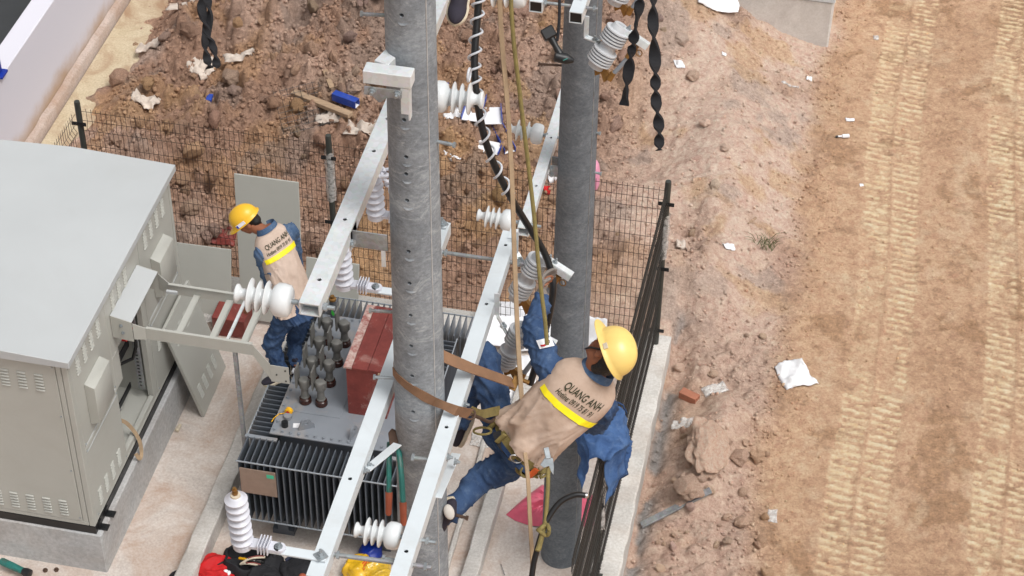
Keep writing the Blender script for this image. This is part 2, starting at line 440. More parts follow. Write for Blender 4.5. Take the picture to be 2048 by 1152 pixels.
def pole_mat(name, a, b, pale, seam):
    s = NT(name)
    sep = s.n('ShaderNodeSeparateXYZ'); s.l(s.co, sep.inputs[0])
    n1 = s.noise(3.2, 7, 0.75, dist=0.8, stretch=(1, 1, 1.3)); n2 = s.noise(34, 7, 0.82, stretch=(1, 1, 1.5)); n3 = s.noise(4.2, 10, 0.85, dist=1.6, stretch=(1, 1, 1.2))
    col = s.mix(s.ramp(n1, [(0.3, 0.0), (0.7, 1.0)]), a, b)
    col = s.mix(0.42, col, s.ramp(n2, [(0.3, 0.08), (0.7, 0.92)]), 'OVERLAY')
    col = s.mix(s.ramp(n3, [(0.53, 0.0), (0.66, seam)]), col, pale)
    s.set(Base_Color=col, Roughness=0.75); s.b.inputs['Specular IOR Level'].default_value = 0.35
    s.set(Normal=s.bump(n2, 0.2, 0.006)); return s.m
M['pole'] = pole_mat('spun_concrete', srgb(116, 122, 128), srgb(154, 160, 165), srgb(196, 201, 204), 0.7)
M['pole_dark'] = pole_mat('dark_spun_concrete', srgb(88, 94, 100), srgb(116, 122, 128), srgb(154, 158, 161), 0.4)
def white_wall():
    s = NT('white_rendered_wall')
    sep = s.n('ShaderNodeSeparateXYZ'); s.l(s.co, sep.inputs[0])
    n = s.noise(1.6, 6, 0.65)
    ad = s.n('ShaderNodeMath', operation='MULTIPLY_ADD'); s.l(n, ad.inputs[0]); ad.inputs[1].default_value = -0.5; s.l(sep.outputs[2], ad.inputs[2])
    splash = s.ramp(ad.outputs[0], [(0.0, 0.9), (0.34, 0.0)], 'EASE')
    col = s.mix(splash, srgb(212, 210, 219), srgb(176, 146, 116))
    s.set(Base_Color=col, Roughness=0.85, Normal=s.bump(s.noise(70, 4), 0.08)); return s.m
M['white_wall'] = white_wall()
def red_ply():
    s = NT('red_film_faced_plywood')
    n1 = s.noise(7, 7, 0.7); n2 = s.noise(2.4, 8, 0.75, dist=1.0)
    col = s.mix(s.ramp(n1, [(0.3, 0.0), (0.7, 1.0)]), srgb(104, 42, 38), srgb(136, 62, 54))
    col = s.mix(s.ramp(n2, [(0.54, 0.0), (0.70, 0.55)]), col, srgb(196, 176, 166))
    s.set(Base_Color=col, Roughness=0.6, Normal=s.bump(n1, 0.1)); return s.m
M['red_ply'] = red_ply()
M['ply_edge'] = mat('pale_worn_plywood_edge', srgb(206, 188, 178), 0.85, 0, 0.25, 25, c2=srgb(150, 80, 74))
def soil_mat(name, attr=True, c=(0.4, 0.27, 0.19)):
    s = NT(name)
    if attr:
        a = s.n('ShaderNodeAttribute'); a.attribute_name = 'soil'; base = a.outputs['Color']
    else:
        oi = s.n('ShaderNodeObjectInfo')
        base = oi.outputs['Color']
    n1 = s.noise(9, 8, 0.7); n2 = s.noise(40, 6, 0.8); n4 = s.noise(17, 7, 0.8, dist=0.4)
    base = s.mix(0.45, base, s.ramp(n4, [(0.3, 0.12), (0.7, 0.88)]), 'OVERLAY')
    col = s.mix(0.45, base, s.ramp(n1, [(0.25, 0.22), (0.75, 0.78)]), 'OVERLAY')
    col = s.mix(0.4, col, s.ramp(n2, [(0.25, 0.15), (0.75, 0.85)]), 'OVERLAY')
    s.set(Base_Color=col, Roughness=0.95); s.b.inputs['Specular IOR Level'].default_value = 0.15
    s.set(Normal=s.bump(n2, 0.7, 0.03, s.bump(n4, 0.5, 0.04, s.bump(s.noise(160, 3, 0.7), 0.4, 0.006)))); return s.m
M['soil'] = soil_mat('bare_earth')
M['clod'] = soil_mat('dry_clay_clod', False, (0.36, 0.262, 0.205))
M['rock'] = soil_mat('pale_hardened_clay', False, (0.47, 0.355, 0.285))
M['asphalt'] = mat('dark_asphalt', srgb(58, 60, 62), 0.9, 0, 0.2, 3, 0.4, 80)
# ================================================================ SETTING
def terrain(x, y):
    """height and colour of the bare ground"""
    n_big = fbm(x * 0.55, y * 0.55, 4, 1); n_mid = fbm(x * 1.7, y * 1.7, 4, 9)
    road = sstep(1.45, 1.95, x + 0.35 * (fbm(x * 1.3, y * 1.3, 3, 21) - 0.5) + 0.06 * np.sin(y * 1.1))
    h = np.full_like(x, -0.15)
    # bank of dug earth behind the back fence
    back = sstep(2.95, 4.2, y) * (1 - sstep(0.6, 1.75, x + 0.25 * (n_mid - 0.5))) * sstep(-6.6, -5.9, x + 0.9 * (n_mid - 0.5))
    h = h + back * (0.28 + 0.75 * (n_big - 0.42)) 
    pile = np.exp(-((x + 0.6) / 1.1) ** 2 - ((y - 8.3) / 1.3) ** 2) * 0.5 + np.exp(-((x + 3.6) / 1.6) ** 2 - ((y - 7.4) / 1.2) ** 2) * 0.4
    h = h + pile * back
    # strip beside the kerb: trench along the kerb, a smooth hardened bank, loose clods
    strip = (1 - road) * sstep(0.5, 0.6, x) * (1 - sstep(3.0, 4.2, y))
    h = h - strip * 0.16 * np.exp(-((x - 0.62) / 0.16) ** 2)
    bank = np.exp(-((x - 1.17 - 0.14 * (y - 1.7)) / 0.2) ** 2) * sstep(0.75, 1.05, y) * (1 - sstep(2.2, 2.6, y))
    h = h + strip * bank * 0.2
    h = h + strip * 0.10 * (n_mid - 0.5)
    soft = sstep(0.33, 0.52, fbm(x * 0.8 + 3, y * 0.8, 3, 33)) * sstep(-1.2, 0.4, x)       # smoother trodden clay on the right
    rough = np.clip(back * (1.15 - 1.02 * soft) + strip * (0.42 - 0.32 * bank), 0, 1.15)
    c1 = clods(x + 0.1 * n_mid, y, 0.30, 11, 0.15, 0.55); c2 = clods(x, y, 0.15, 12, 0.2, 0.6); c3 = clods(x, y, 0.078, 13, 0.25, 0.6); c4 = clods(x, y, 0.046, 14, 0.25, 0.6)
    big = sstep(0.42, 0.60, fbm(x * 1.1, y * 1.1, 3, 41))
    h = h + rough * (1.15 * 0.30 * c1 * big + 1.05 * 0.15 * c2 * sstep(0.3, 0.6, fbm(x * 1.7, y * 1.7, 3, 43)) + 0.95 * 0.078 * c3 + 0.8 * 0.046 * c4)
    h = h - back * (1 - soft) * 0.14 * sstep(0.54, 0.72, fbm(x * 2.6, y * 2.6, 4, 57))
    h = h + (rough * 0.09 + 0.012) * (fbm(x * 7, y * 7, 4, 51) - 0.5)
    lump = (1 - np.clip(rough, 0, 1)) * (1 - road) * (1 - 0.7 * bank)
    h = h + lump * (0.5 * 0.05 * clods(x, y, 0.05, 15, 0.1, 0.5) + 0.06 * (fbm(x * 4.5, y * 4.5, 5, 53, 0.6) - 0.5) + 0.5 * 0.12 * clods(x + 0.05 * n_mid, y, 0.12, 19, 0.1, 0.5) * sstep(0.42, 0.6, fbm(x * 2.1, y * 2.1, 3, 55)))
    # cracks in the trodden clay
    # road: ruts, tread bars, windrows of crumbs
    edge = np.exp(-((x - 1.75 - 0.1 * np.sin(y * 1.3)) / 0.16) ** 2)
    h = h + road * (0.02 * (fbm(x * 1.2, y * 0.5, 4, 61) - 0.5) + 0.022 * (fbm(x * 9, y * 9, 4, 63) - 0.5))
    h = h + edge * (1 - back) * (0.025 * clods(x, y, 0.06, 16, 0.1, 0.6) + 0.03 * n_mid * sstep(0.35, 0.6, n_big))
    crumbs = road * sstep(0.55, 0.7, fbm(x * 2.2, y * 1.0, 4, 71))
    h = h + crumbs * 0.02 * clods(x, y, 0.04, 17, 0.05, 0.5)
    wob = 0.05 * np.sin(y * 0.9 + 1) + 0.03 * (n_mid - 0.5)
    track = np.zeros_like(x)
    for (a, b, clean, ph) in ((2.31, 2.58, 0.62, 0.0), (2.62, 2.90, 1.0, 0.3), (3.66, 3.95, 0.6, 0.5), (3.99, 4.28, 0.9, 0.1)):
        inx = sstep(a - 0.02, a + 0.02, x + wob) * (1 - sstep(b - 0.02, b + 0.02, x + wob))
        yy = y + 0.16 * (x - a) + 0.012 * (fbm(x * 8, y * 8, 2, 81) - 0.5)
        saw = (yy / 0.098 + ph) % 1.0
        barm = sstep(0.08, 0.2, saw) * (1 - sstep(0.52, 0.66, saw))
        keep = sstep(0.38 + 0.14 * (1 - clean), 0.54 + 0.14 * (1 - clean), fbm(x * 3.1, y * 1.6, 4, 91) + 0.15 * clean) * sstep(0.3, 0.48, fbm(x * 13, y * 13, 3, 95))
        blot = (1 - clean) * sstep(0.45, 0.6, fbm(x * 9, y * 9, 4, 99)) * 0.8
        t = inx * np.clip(barm * keep + blot * inx, 0, 1)
        track = np.maximum(track, t * road); h = h - inx * road * 0.012
    h = h + track * 0.010
    # ---- colour of the soil itself
    C = np.zeros(x.shape + (3,))
    def mixc(m, c): C[...] = C * (1 - m[..., None]) + np.array(c) * m[..., None]
    C[...] = srgb(166, 131, 109)
    mixc(sstep(0.4, 0.62, fbm(x * 0.9, y * 0.9, 4, 101)), srgb(186, 153, 133))
    mixc(sstep(0.52, 0.68, fbm(x * 1.5, y * 1.5, 4, 111)) * 0.7, srgb(178, 138, 102))
    mixc(soft * (1 - road), srgb(206, 177, 158))
    mixc(sstep(0.60, 0.70, fbm(x * 1.9, y * 1.9, 4, 121)) * 0.4, srgb(146, 134, 126))
    mixc(sstep(0.62, 0.72, fbm(x * 1.6 + 9, y * 1.6, 4, 131)) * 0.5 * (1 - road), srgb(190, 150, 104))
    mixc(strip * 0.7, srgb(190, 158, 138)); mixc(strip * bank, srgb(202, 172, 152))
    mixc(strip * np.exp(-((x - 0.64) / 0.1) ** 2) * sstep(0.42, 0.56, fbm(x * 3, y * 3, 3, 135)), srgb(148, 142, 138))
    mixc(road, srgb(200, 161, 128))
    mixc(road * sstep(0.48, 0.66, fbm(x * 1.3, y * 0.7, 4, 141)) * 0.8, srgb(188, 149, 117))
    wx_ = x + 0.5 * (fbm(x * 2.1, y * 2.1, 4, 155) - 0.5); wy_ = y + 0.6 * (fbm(x * 2.3 + 7, y * 2.3, 4, 157) - 0.5)
    damp = road * sstep(0.50, 0.60, fbm(wx_ * 1.5 + 2, wy_ * 1.9, 6, 151, 0.62) + 0.20 * np.exp(-((x - 3.3) / 0.45) ** 2 - ((y - 2.1) / 0.7) ** 2) - 0.07)
    mixc(damp * 0.55, srgb(152, 114, 80))
    mixc(road * sstep(0.56, 0.70, fbm(x * 6, y * 6, 5, 161, 0.65)) * 0.6, srgb(172, 134, 104))
    mixc(road * sstep(0.58, 0.72, fbm(x * 4 + 5, y * 3, 5, 163, 0.65)) * 0.5, srgb(206, 176, 144))
    mixc(np.clip(track * (0.62 + 0.7 * fbm(x * 2.0, y * 1.1, 4, 171)), 0, 1), srgb(226, 198, 158))
    C *= (1.12 - 0.12 * np.clip(rough, 0, 1) * back)[..., None]; g_ = C.mean(-1, keepdims=True); C = np.clip(C * 0.9 + g_ * 0.1, 0, 0.8)
    return h, C, road, rough
STEP = 0.02
gx = np.arange(-8.6, 5.6, STEP); gy = np.arange(-2.6, 12.2, STEP)
GX, GY = np.meshgrid(gx, gy)
GH, GC, GROAD, GROUGH = terrain(GX, GY)
inside = (GX > -6.9) & (GX < 0.52) & (GY < 2.86)
GH = np.where(inside, -0.35, GH)
leftp = (GX < -5.9) & (GY >= 2.86) & (GX > -6.9)
GH = np.where(leftp, np.minimum(GH, -0.13 + 0.4 * sstep(-6.5, -5.9, GX) + 0.35 * np.maximum(0, fbm(GX * 1.4, GY * 1.4, 4, 201) - 0.46) + 0.05 * GROUGH * clods(GX, GY, 0.08, 18)), GH)
GH = np.where(GX <= -6.9, -0.3, GH)
# dark crumbly soil types left of the back bank
def hsample(x, y):
    i = int(np.clip((y - gy[0]) / STEP, 0, len(gy) - 1)); j = int(np.clip((x - gx[0]) / STEP, 0, len(gx) - 1)); return float(GH[i, j])
def build_ground():
    ny, nx = GX.shape
    P = np.stack([GX, GY, GH], -1).reshape(-1, 3)
    idx = np.arange(nx * ny).reshape(ny, nx)
    quads = np.stack([idx[:-1, :-1], idx[:-1, 1:], idx[1:, 1:], idx[1:, :-1]], -1).reshape(-1, 4)
    colr = GC.reshape(-1, 3)
    # skirt out to the horizon
    x0, x1, y0, y1 = gx[0], gx[-1], gy[0], gy[-1]; B = 600.0
    ring_in = np.concatenate([idx[0, :], idx[1:, -1], idx[-1, -2::-1], idx[-2:0:-1, 0]])
    cen = np.array([(x0 + x1) / 2, (y0 + y1) / 2]); pin = P[ring_in]
    d = pin[:, :2] - cen; d /= np.abs(d).max(1, keepdims=True)
    rings = [ring_in]; Ps = [P]; Cs = [colr]; nb = len(P)
    for k, (ext, z) in enumerate(((1.5, -0.16), (12.0, -0.2), (B, -0.25))):
        sgn = np.sign(pin[:, :2] - cen)
        half = np.array([(x1 - x0) / 2, (y1 - y0) / 2])
        q = cen + (pin[:, :2] - cen) * ((half + ext) / half)
        Ps.append(np.column_stack([q, np.full(len(q), z)])); Cs.append(colr[ring_in])
        rings.append(np.arange(nb, nb + len(q))); nb += len(q)
    qs = [quads]
    for a, b in zip(rings[:-1], rings[1:]):
        qs.append(np.stack([a, np.roll(a, -1), np.roll(b, -1), b], -1)[:, ::-1])
    P = np.concatenate(Ps); colr = np.concatenate(Cs); Q = np.concatenate(qs)
    me = bpy.data.meshes.new('ground'); me.vertices.add(len(P)); me.vertices.foreach_set('co', P.astype(np.float32).ravel())
    me.loops.add(Q.size); me.loops.foreach_set('vertex_index', Q.astype(np.int32).ravel())
    me.polygons.add(len(Q)); me.polygons.foreach_set('loop_start', np.arange(0, Q.size, 4, dtype=np.int32)); me.polygons.foreach_set('loop_total', np.full(len(Q), 4, np.int32))
    me.update(calc_edges=True); me.polygons.foreach_set('use_smooth', np.ones(len(Q), bool))
    ca = me.color_attributes.new('soil', 'FLOAT_COLOR', 'POINT')
    ca.data.foreach_set('color', np.column_stack([colr, np.ones(len(colr))]).astype(np.float32).ravel())
    me.materials.append(M['soil'])
    o = bpy.data.objects.new('ground', me); COL.objects.link(o); tag(o, 'bare reddish earth with dug clods and a tracked dirt road', kind='structure')
build_ground()

# concrete yard: slab, bund walls round the transformer, plinth, fence kerb
def struct(name, mb, m, label=None, bevel=0.0):
    o = mb.build(name, M[m], None, bevel=bevel); o['kind'] = 'structure'
    if label: o['label'] = label
    return o
struct('concrete_slab', MB().box2((-6.9, -6.0, -0.4), (0.275, 2.70, 0.0)), 'pad')
def rough_wall(name, x0, x1, y0, y1, z0, z1, m, amp=0.006, label=None):
    """wall running in y, its arrises slightly uneven"""
    rows = []; n = int((y1 - y0) / 0.06)
    for i in range(n + 1):
        y = y0 + (y1 - y0) * i / n; j = lambda k: amp * (vnoise(y * 6, k * 3.3, k) - 0.5) * 2
        rows.append([V(x0 + j(1) * 0.3, y, z0), V(x0 + j(2), y, z1 - 0.012 + j(3)), V(x0 + 0.012 + j(4), y, z1 + j(5)), V(x1 - 0.012 + j(6), y, z1 + j(7)), V(x1 + j(8), y, z1 - 0.012 + j(9)), V(x1 + j(1) * 0.3, y, z0)])
    mb = MB(); mb.grid(rows); mb.add(rows[0], [(0, 1, 2, 3, 4, 5)]); mb.add(rows[-1], [(5, 4, 3, 2, 1, 0)])
    return struct(name, mb, m, label)
rough_wall('bund_wall', -3.235, -3.07, -6.0, 2.05, -0.2, 0.2, 'bund', label='low concrete bund wall beside the transformer')
rough_wall('bund_wall', -0.79, -0.65, -6.0, 2.05, -0.2, 0.16, 'bund', label='low concrete bund wall beside the poles')
rough_wall('ledge', -0.985, -0.94, -6.0, 2.0, -0.2, 0.05, 'bund', label='thin concrete ledge on the basin floor')
struct('basin_end_wall', MB().box2((-3.07, 1.92, -0.2), (-0.79, 2.045, 0.17)), 'bund', bevel=0.006)
rough_wall('fence_kerb', 0.275, 0.57, -6.0, 2.98, -0.5, 0.1, 'kerb', 0.012, 'pale concrete kerb carrying the side fence')
struct('back_kerb', MB().box2((-6.4, 2.70, -0.5), (0.275, 2.98, 0.05)), 'kerb', bevel=0.008)
struct('cabinet_plinth', MB().box2((-5.95, -1.07, -0.2), (-3.9, 1.75, 0.48)), 'plinth', bevel=0.01)
# paving and boundary wall at the left
mb = MB()
struct('paving', MB().box2((-6.87, 2.99, -0.4), (-6.05, 11.0, -0.09)), 'paving', bevel=0.005)
wall = thing('boundary_wall', 'white rendered boundary wall with mud splash along its foot', 'wall', (-7.1, 5, -0.3))
wm = MB(); wm.box2((-7.24, -4.0, -0.3), (-6.99, 16.0, 1.08)); wm.build('wall_face', M['white_wall'], wall, bevel=0.01)
fm = MB(); rows = []
for i in range(220):
    y = -4 + i * 20 / 219; j = 0.03 * (vnoise(y * 5, 1.5, 3) - 0.5)
    rows.append([V(-6.985, y, -0.4), V(-6.985, y, 0.02 + j), V(-6.92, y, 0.0 + j), V(-6.905, y, -0.02 + j), V(-6.89, y, -0.4)])
fm.grid(rows); fm.build('footing', M['footing'], wall)
struct('street', MB().box2((-40, -40, -0.32), (-7.245, 60, -0.27)), 'asphalt')
# concrete block at the road
blk = thing('concrete_block', 'stained pale concrete block with white top beside the dirt road', 'block', (0.9, 9.6, -0.3))
MB().box2((-0.1, 8.75, -0.5), (1.66, 11.4, 0.52)).build('body', M['block'], blk, bevel=0.02)
MB().box2((-0.12, 8.735, 0.522), (1.675, 11.42, 0.60)).build('cap', M['white_steel'], blk, bevel=0.006)

# ---------------------------------------------------------------- mesh fences
FZ0, FZ1 = 0.16, 2.04
BENDS = (1.86, 1.28, 0.72, 0.34)
def vwire(plane, rad):
    """upright fence wire with the V-shaped stiffening folds, origin at its foot"""
    pts = [(0, FZ0)]
    for z in sorted(BENDS):
        pts += [(0, z - 0.055), (0.032, z), (0, z + 0.055)]
    pts.append((0, FZ1 + 0.03))
    mb = MB(); mb.tube([V(0, -a, z) if plane == 'x' else V(a, 0, z) for a, z in pts], rad, 5)
    return mb.mesh('fence_wire', smooth=60)
HZ = sorted([FZ1 - 0.01, 1.62, 1.45, 1.05, 0.9, 0.5, FZ0 + 0.02] + [b + 0.06 for b in BENDS] + [b - 0.06 for b in BENDS])
def fence(name, label, p0, p1, plane, posts, wm, clamps=True, wraps=()):
    root = thing(name, label, 'fence', p0)
    d = Vector(p1) - Vector(p0); L = d.length; d.normalize()
    rad = 0.0026 if wm is M['wire'] else 0.0035; me = vwire(plane, rad); me.materials.append(wm)
    sp_ = 0.05 if wm is M['wire'] else 0.035; n = int(L / sp_)
    for i in range(n):
        share('fence_wire', me, root, Vector(p0) + d * (0.03 + i * sp_))
    hm = MB().cyl(V(0, 0, 0), d * L, 0.0026, n=5).mesh('cross_wire', smooth=60); hm.materials.append(wm)
    off = V(0, 0.006, 0) if plane == 'x' else V(0.006, 0, 0)
    for z in HZ: share('cross_wire', hm, root, Vector(p0) + V(0, 0, z) + off)
    for k, q in enumerate(posts):
        pb = MB().lathe(V(q[0], q[1], 0.03), (0, 0, 1), [(0, 0.03), (2.10, 0.03), (2.12, 0.027), (2.125, 0.0)], 20, cap=False)
        po = pb.build('post', M['dark_post'], root)
        MB().box2((q[0] - 0.055, q[1] - 0.055, 0.05 if plane == 'x' else 0.1), (q[0] + 0.055, q[1] + 0.055, 0.062 if plane == 'x' else 0.112)).build('base_plate', M['dark_post'], po)
        for z in (1.9, 1.1, 0.3):
            cb = MB(); e = d * 0.075; nrm = V(0, -0.028, 0) if plane == 'x' else V(0.028, 0, 0)
            cb.bar(Vector((q[0], q[1], z)) - e + nrm * 1.15, Vector((q[0], q[1], z)) + e + nrm * 1.15, 0.008, 0.04)
            for sgn in (-1, 1): cb.cyl(Vector((q[0], q[1], z)) + e * (0.75 * sgn) + nrm, Vector((q[0], q[1], z)) + e * (0.75 * sgn) + nrm * 1.7, 0.009, n=8)
            cb.build('clamp', M['black_plastic'], po)
    return root
FB = fence('mesh_fence', 'long brown wire mesh fence in front of the dug earth bank', (-5.38, 2.85, 0), (0.42, 2.85, 0), 'x', [(-5.38, 2.85), (-2.85, 2.85), (-0.4, 2.85), (0.43, 2.85)], M['wire'])
FS = fence('mesh_fence', 'dark wire mesh side fence on the kerb by the dirt road', (0.38, -1.9, 0.05), (0.42, 2.80, 0.05), 'y', [(0.37, -0.3)], M['wire_dark'])
FL = fence('mesh_fence', 'short wire mesh fence return behind the grey cabinet', (-5.40, 1.6, 0), (-5.40, 2.80, 0), 'y', [(-5.40, 1.6)], M['wire'])
# clear film wrapped round posts
def film_wrap(label, p, z0, z1, seed):
    R = random.Random(seed); rows = []
    for i in range(9):
        z = z0 + (z1 - z0) * i / 8; r = 0.038 + 0.012 * R.random()
        rows.append([V(p[0] + (r + 0.007 * R.random()) * math.cos(k * math.pi / 6), p[1] + (r + 0.007 * R.random()) * math.sin(k * math.pi / 6), z + 0.03 * R.random()) for k in range(12)])
    o = MB().grid(rows, True).build('plastic_wrap', M['film']); tag(o, label, 'plastic film')
film_wrap('clear plastic film wrapped round the middle back fence post', (-2.85, 2.85), 1.35, 1.95, 1)
film_wrap('clear plastic film wrapped round the post below the denim jacket', (0.37, -0.3), 0.75, 1.4, 2)
film_wrap('crumpled clear film on the corner fence post', (0.43, 2.85), 1.2, 1.75, 3)
# ================================================================ POLES AND LINE HARDWARE
XN, YN = -0.09, -4.56
def prad(z): return 0.175 - 0.0066 * z
def pole_hit(px, py, X, Y, grow=0.0):
    """point where the sight line meets the pole's skin"""
    r = ray(px, py); t = 9.0 if Y < -2 else 13.0
    for _ in range(30):
        q = CAM + r * t; dd = math.hypot(q.x - X, q.y - Y) - prad(q.z) - grow
        t += dd / math.hypot(r.x, r.y) * 0.9
    return CAM + r * t
def make_pole(label, X, Y, m, holes, marks, bolts, top=11.0):
    root = thing('concrete_pole', label, 'pole', (X, Y, 0))
    prof = [(-0.3, prad(-0.3))] + [(0.0 + i * 0.15, prad(i * 0.15)) for i in range(int(top / 0.15) + 1)]
    b = MB().lathe(V(X, Y, 0), (0, 0, 1), prof, 56)
    shaft = b.build('shaft', M[m], root, smooth=50)
    c = MB()
    for q in holes:
        p = pole_hit(*q, X, Y); n = V(p.x - X, p.y - Y, 0).normalized()
        c.cyl(p + n * 0.05, p - n * 0.09, 0.011, n=14)
    if holes: cut(shaft, c)
    sm = MB()   # mould seam
    for i in range(60):
        pass
    ang = math.radians(-38) if m == 'pole' else math.radians(-35)
    pts = [V(X + (prad(z) + 0.0005) * math.cos(ang), Y + (prad(z) + 0.0005) * math.sin(ang), z) for z in np.linspace(0.02, top, 60)]
    sm.tube(pts, [0.0028 + 0.0012 * random.random() for _ in pts], 6).build('seam', M['plinth' if m == 'pole' else 'galv_dark'], root)
    for q in marks:      # shallow lip of cement under each hole
        p = pole_hit(*q, X, Y); a0 = math.atan2(p.y - Y, p.x - X); r = prad(p.z)
        rows = []
        for i in range(13):
            u = i / 12 * 2 - 1; a = a0 + u * 0.24; z = p.z - 0.008 * (1 - u * u) * 1.5; wdt = 0.010 * (1 - u * u) ** 0.5 + 0.0005
            bump_ = 0.006 * (1 - u * u)
            rows.append([V(X + (r + 0.0004) * math.cos(a), Y + (r + 0.0004) * math.sin(a), z + wdt), V(X + (r + bump_) * math.cos(a), Y + (r + bump_) * math.sin(a), z), V(X + (r + 0.0004) * math.cos(a), Y + (r + 0.0004) * math.sin(a), z - wdt * 0.6)])
        MB().grid(rows).build('cement_lip', M[m], root)
    for (px, py, sgn, L, mt) in bolts:   # step bolts through the pole
        p = pole_hit(px, py, X, Y)
        d = V(sgn, -0.12, 0).normalized()
        q = V(X, Y, p.z) + d * (prad(p.z) - 0.01)
        bb = MB().cyl(q, q + d * L, 0.009, n=10); bb.cyl(q + d * L, q + d * (L + 0.012), 0.015, n=6)
        for k in range(3): bb.cyl(q + d * (L * (0.55 + 0.12 * k)), q + d * (L * (0.55 + 0.12 * k) + 0.006), 0.0105, n=10)
        bb.build('step_bolt', M[mt], root)
    return root
HOLES = [(803, 31), (808, 240), (812, 314), (812, 348), (814, 401), (817, 503), (819, 567), (821, 631), (822, 692), (824, 752), (826, 824)]
NEAR = make_pole('near grey concrete pole with bolt holes, its foot out of view', XN, YN, 'pole', HOLES, [(x + 2, y + 15) for x, y in HOLES],
    [(772, 44, -1, 0.11, 'galv_dark'), (790, 643, -1, 0.12, 'galv_dark'), (790, 770, -1, 0.11, 'bolt'), (876, 280, 1, 0.09, 'bolt'), (878, 1040, 1, 0.13, 'rust'), (790, 1005, -1, 0.12, 'galv_dark')])
FAR = make_pole('dark grey concrete pole standing behind the lineman, its foot on the slab', 0, 0, 'pole_dark', [], [],
    [(1128, 143, -1, 0.17, 'rust'), (1100, 968, -1, 0.17, 'rust'), (1190, 345, 1, 0.05, 'bolt'), (1196, 250, 1, 0.03, 'bolt')])
def hollow_bar(mb, p0, p1, w, h, t=0.006, up=(0, 0, 1)):
    p0 = Vector(p0); p1 = Vector(p1); a = (p1 - p0).normalized(); s = a.cross(Vector(up)).normalized(); u = s.cross(a)
    def ring(p, ww, hh): return [p + s * (i * ww / 2) + u * (j * hh / 2) for i, j in ((-1, -1), (1, -1), (1, 1), (-1, 1))]
    vs = ring(p0, w, h) + ring(p1, w, h) + ring(p0, w - 2 * t, h - 2 * t) + ring(p1, w - 2 * t, h - 2 * t)
    fs = []
    for k in range(4):
        k2 = (k + 1) % 4
        fs += [(k, k2, 4 + k2, 4 + k), (8 + k2, 8 + k, 12 + k, 12 + k2), (k2, k, 8 + k, 8 + k2), (4 + k, 4 + k2, 12 + k2, 12 + k)]
    return mb.add(vs, fs)
def hexbolt(mb, p, d, r=0.013, L=0.03, nut=True):
    d = Vector(d).normalized(); p = Vector(p)
    mb.cyl(p, p + d * 0.003, r * 1.7, n=14); mb.cyl(p + d * 0.003, p + d * 0.016, r * 1.15, n=6); mb.cyl(p, p + d * L, r * 0.6, n=10)
def crossarm(label, p0, p1, w, h, m, holes=(), bolts=(), group=None):
    """square hollow crossarm; holes at fractions along it through top and bottom"""
    p0 = Vector(p0); p1 = Vector(p1); root = thing('crossarm', label, 'crossarm', p0, group)
    mb = MB(); hollow_bar(mb, p0, p1, w, h); o = mb.build('beam', M[m], root, smooth=30)
    c = MB()
    for f in holes:
        q = p0.lerp(p1, f); c.cyl(q + V(0, 0, h), q - V(0, 0, h), 0.011, n=12)
    if holes: cut(o, c)
    MB().box((p0 * 0.04 + p1 * 0.96), (w - 0.014, 0.004, h - 0.014)).build('end_plug', M['rubber'], root)
    if m == 'white_steel': MB().box(p0 + (p1 - p0).normalized() * 0.006, (w - 0.0125, 0.004, h - 0.0125)).build('end_plug', M['rubber'], root)
    for f, side in bolts:
        q = p0.lerp(p1, f); b = MB(); hexbolt(b, q + Vector(side) * (w / 2), side); b.build('bolt', M['bolt'], root)
    return root
ZE = 6.27
ARM_D = crossarm('white crossarm left of the near pole carrying the surge arresters', (-0.292, -5.90, ZE), (-0.292, -3.12, ZE), 0.085, 0.085, 'white_steel', [0.24, 0.70], [(0.28, (1, 0, 0))])
ARM_E = crossarm('white crossarm right of the near pole beside the lineman', (0.105, -5.96, ZE), (0.105, -3.12, ZE), 0.085, 0.085, 'white_steel', [0.11, 0.42, 0.77, 0.955], [(0.36, (1, 0, 0)), (0.5, (1, 0, 0)), (0.79, (1, 0, 0))])
MB().box2((0.104, -3.19, ZE + 0.0435), (0.152, -3.10, ZE + 0.049)).build('end_strap', M['white_steel'], ARM_E)
ARM_F = crossarm('long galvanised crossarm left of the near pole, an insulator on its open end', (-0.425, -5.29, 7.49), (-0.425, -2.3, 7.49), 0.10, 0.075, 'galv', [0.06, 0.215, 0.405, 0.50, 0.69, 0.74])
ARM_G = crossarm('galvanised crossarm bolted to the left side of the far pole', (-0.245, -0.84, 4.40), (-0.26, 1.7, 4.40), 0.085, 0.075, 'galv', [0.045, 0.20, 0.44, 0.60, 0.70])
ARM_U = crossarm('white crossarm end in front of the far pole, cut off by the top edge', (0.115, -1.05, 6.45), (0.16, 1.6, 6.45), 0.088, 0.085, 'white_steel', [0.06])
ARM_V = crossarm('white crossarm end left of the far pole, cut off by the top edge', (-0.165, -0.98, 6.45), (-0.16, 1.6, 6.45), 0.088, 0.085, 'white_steel')
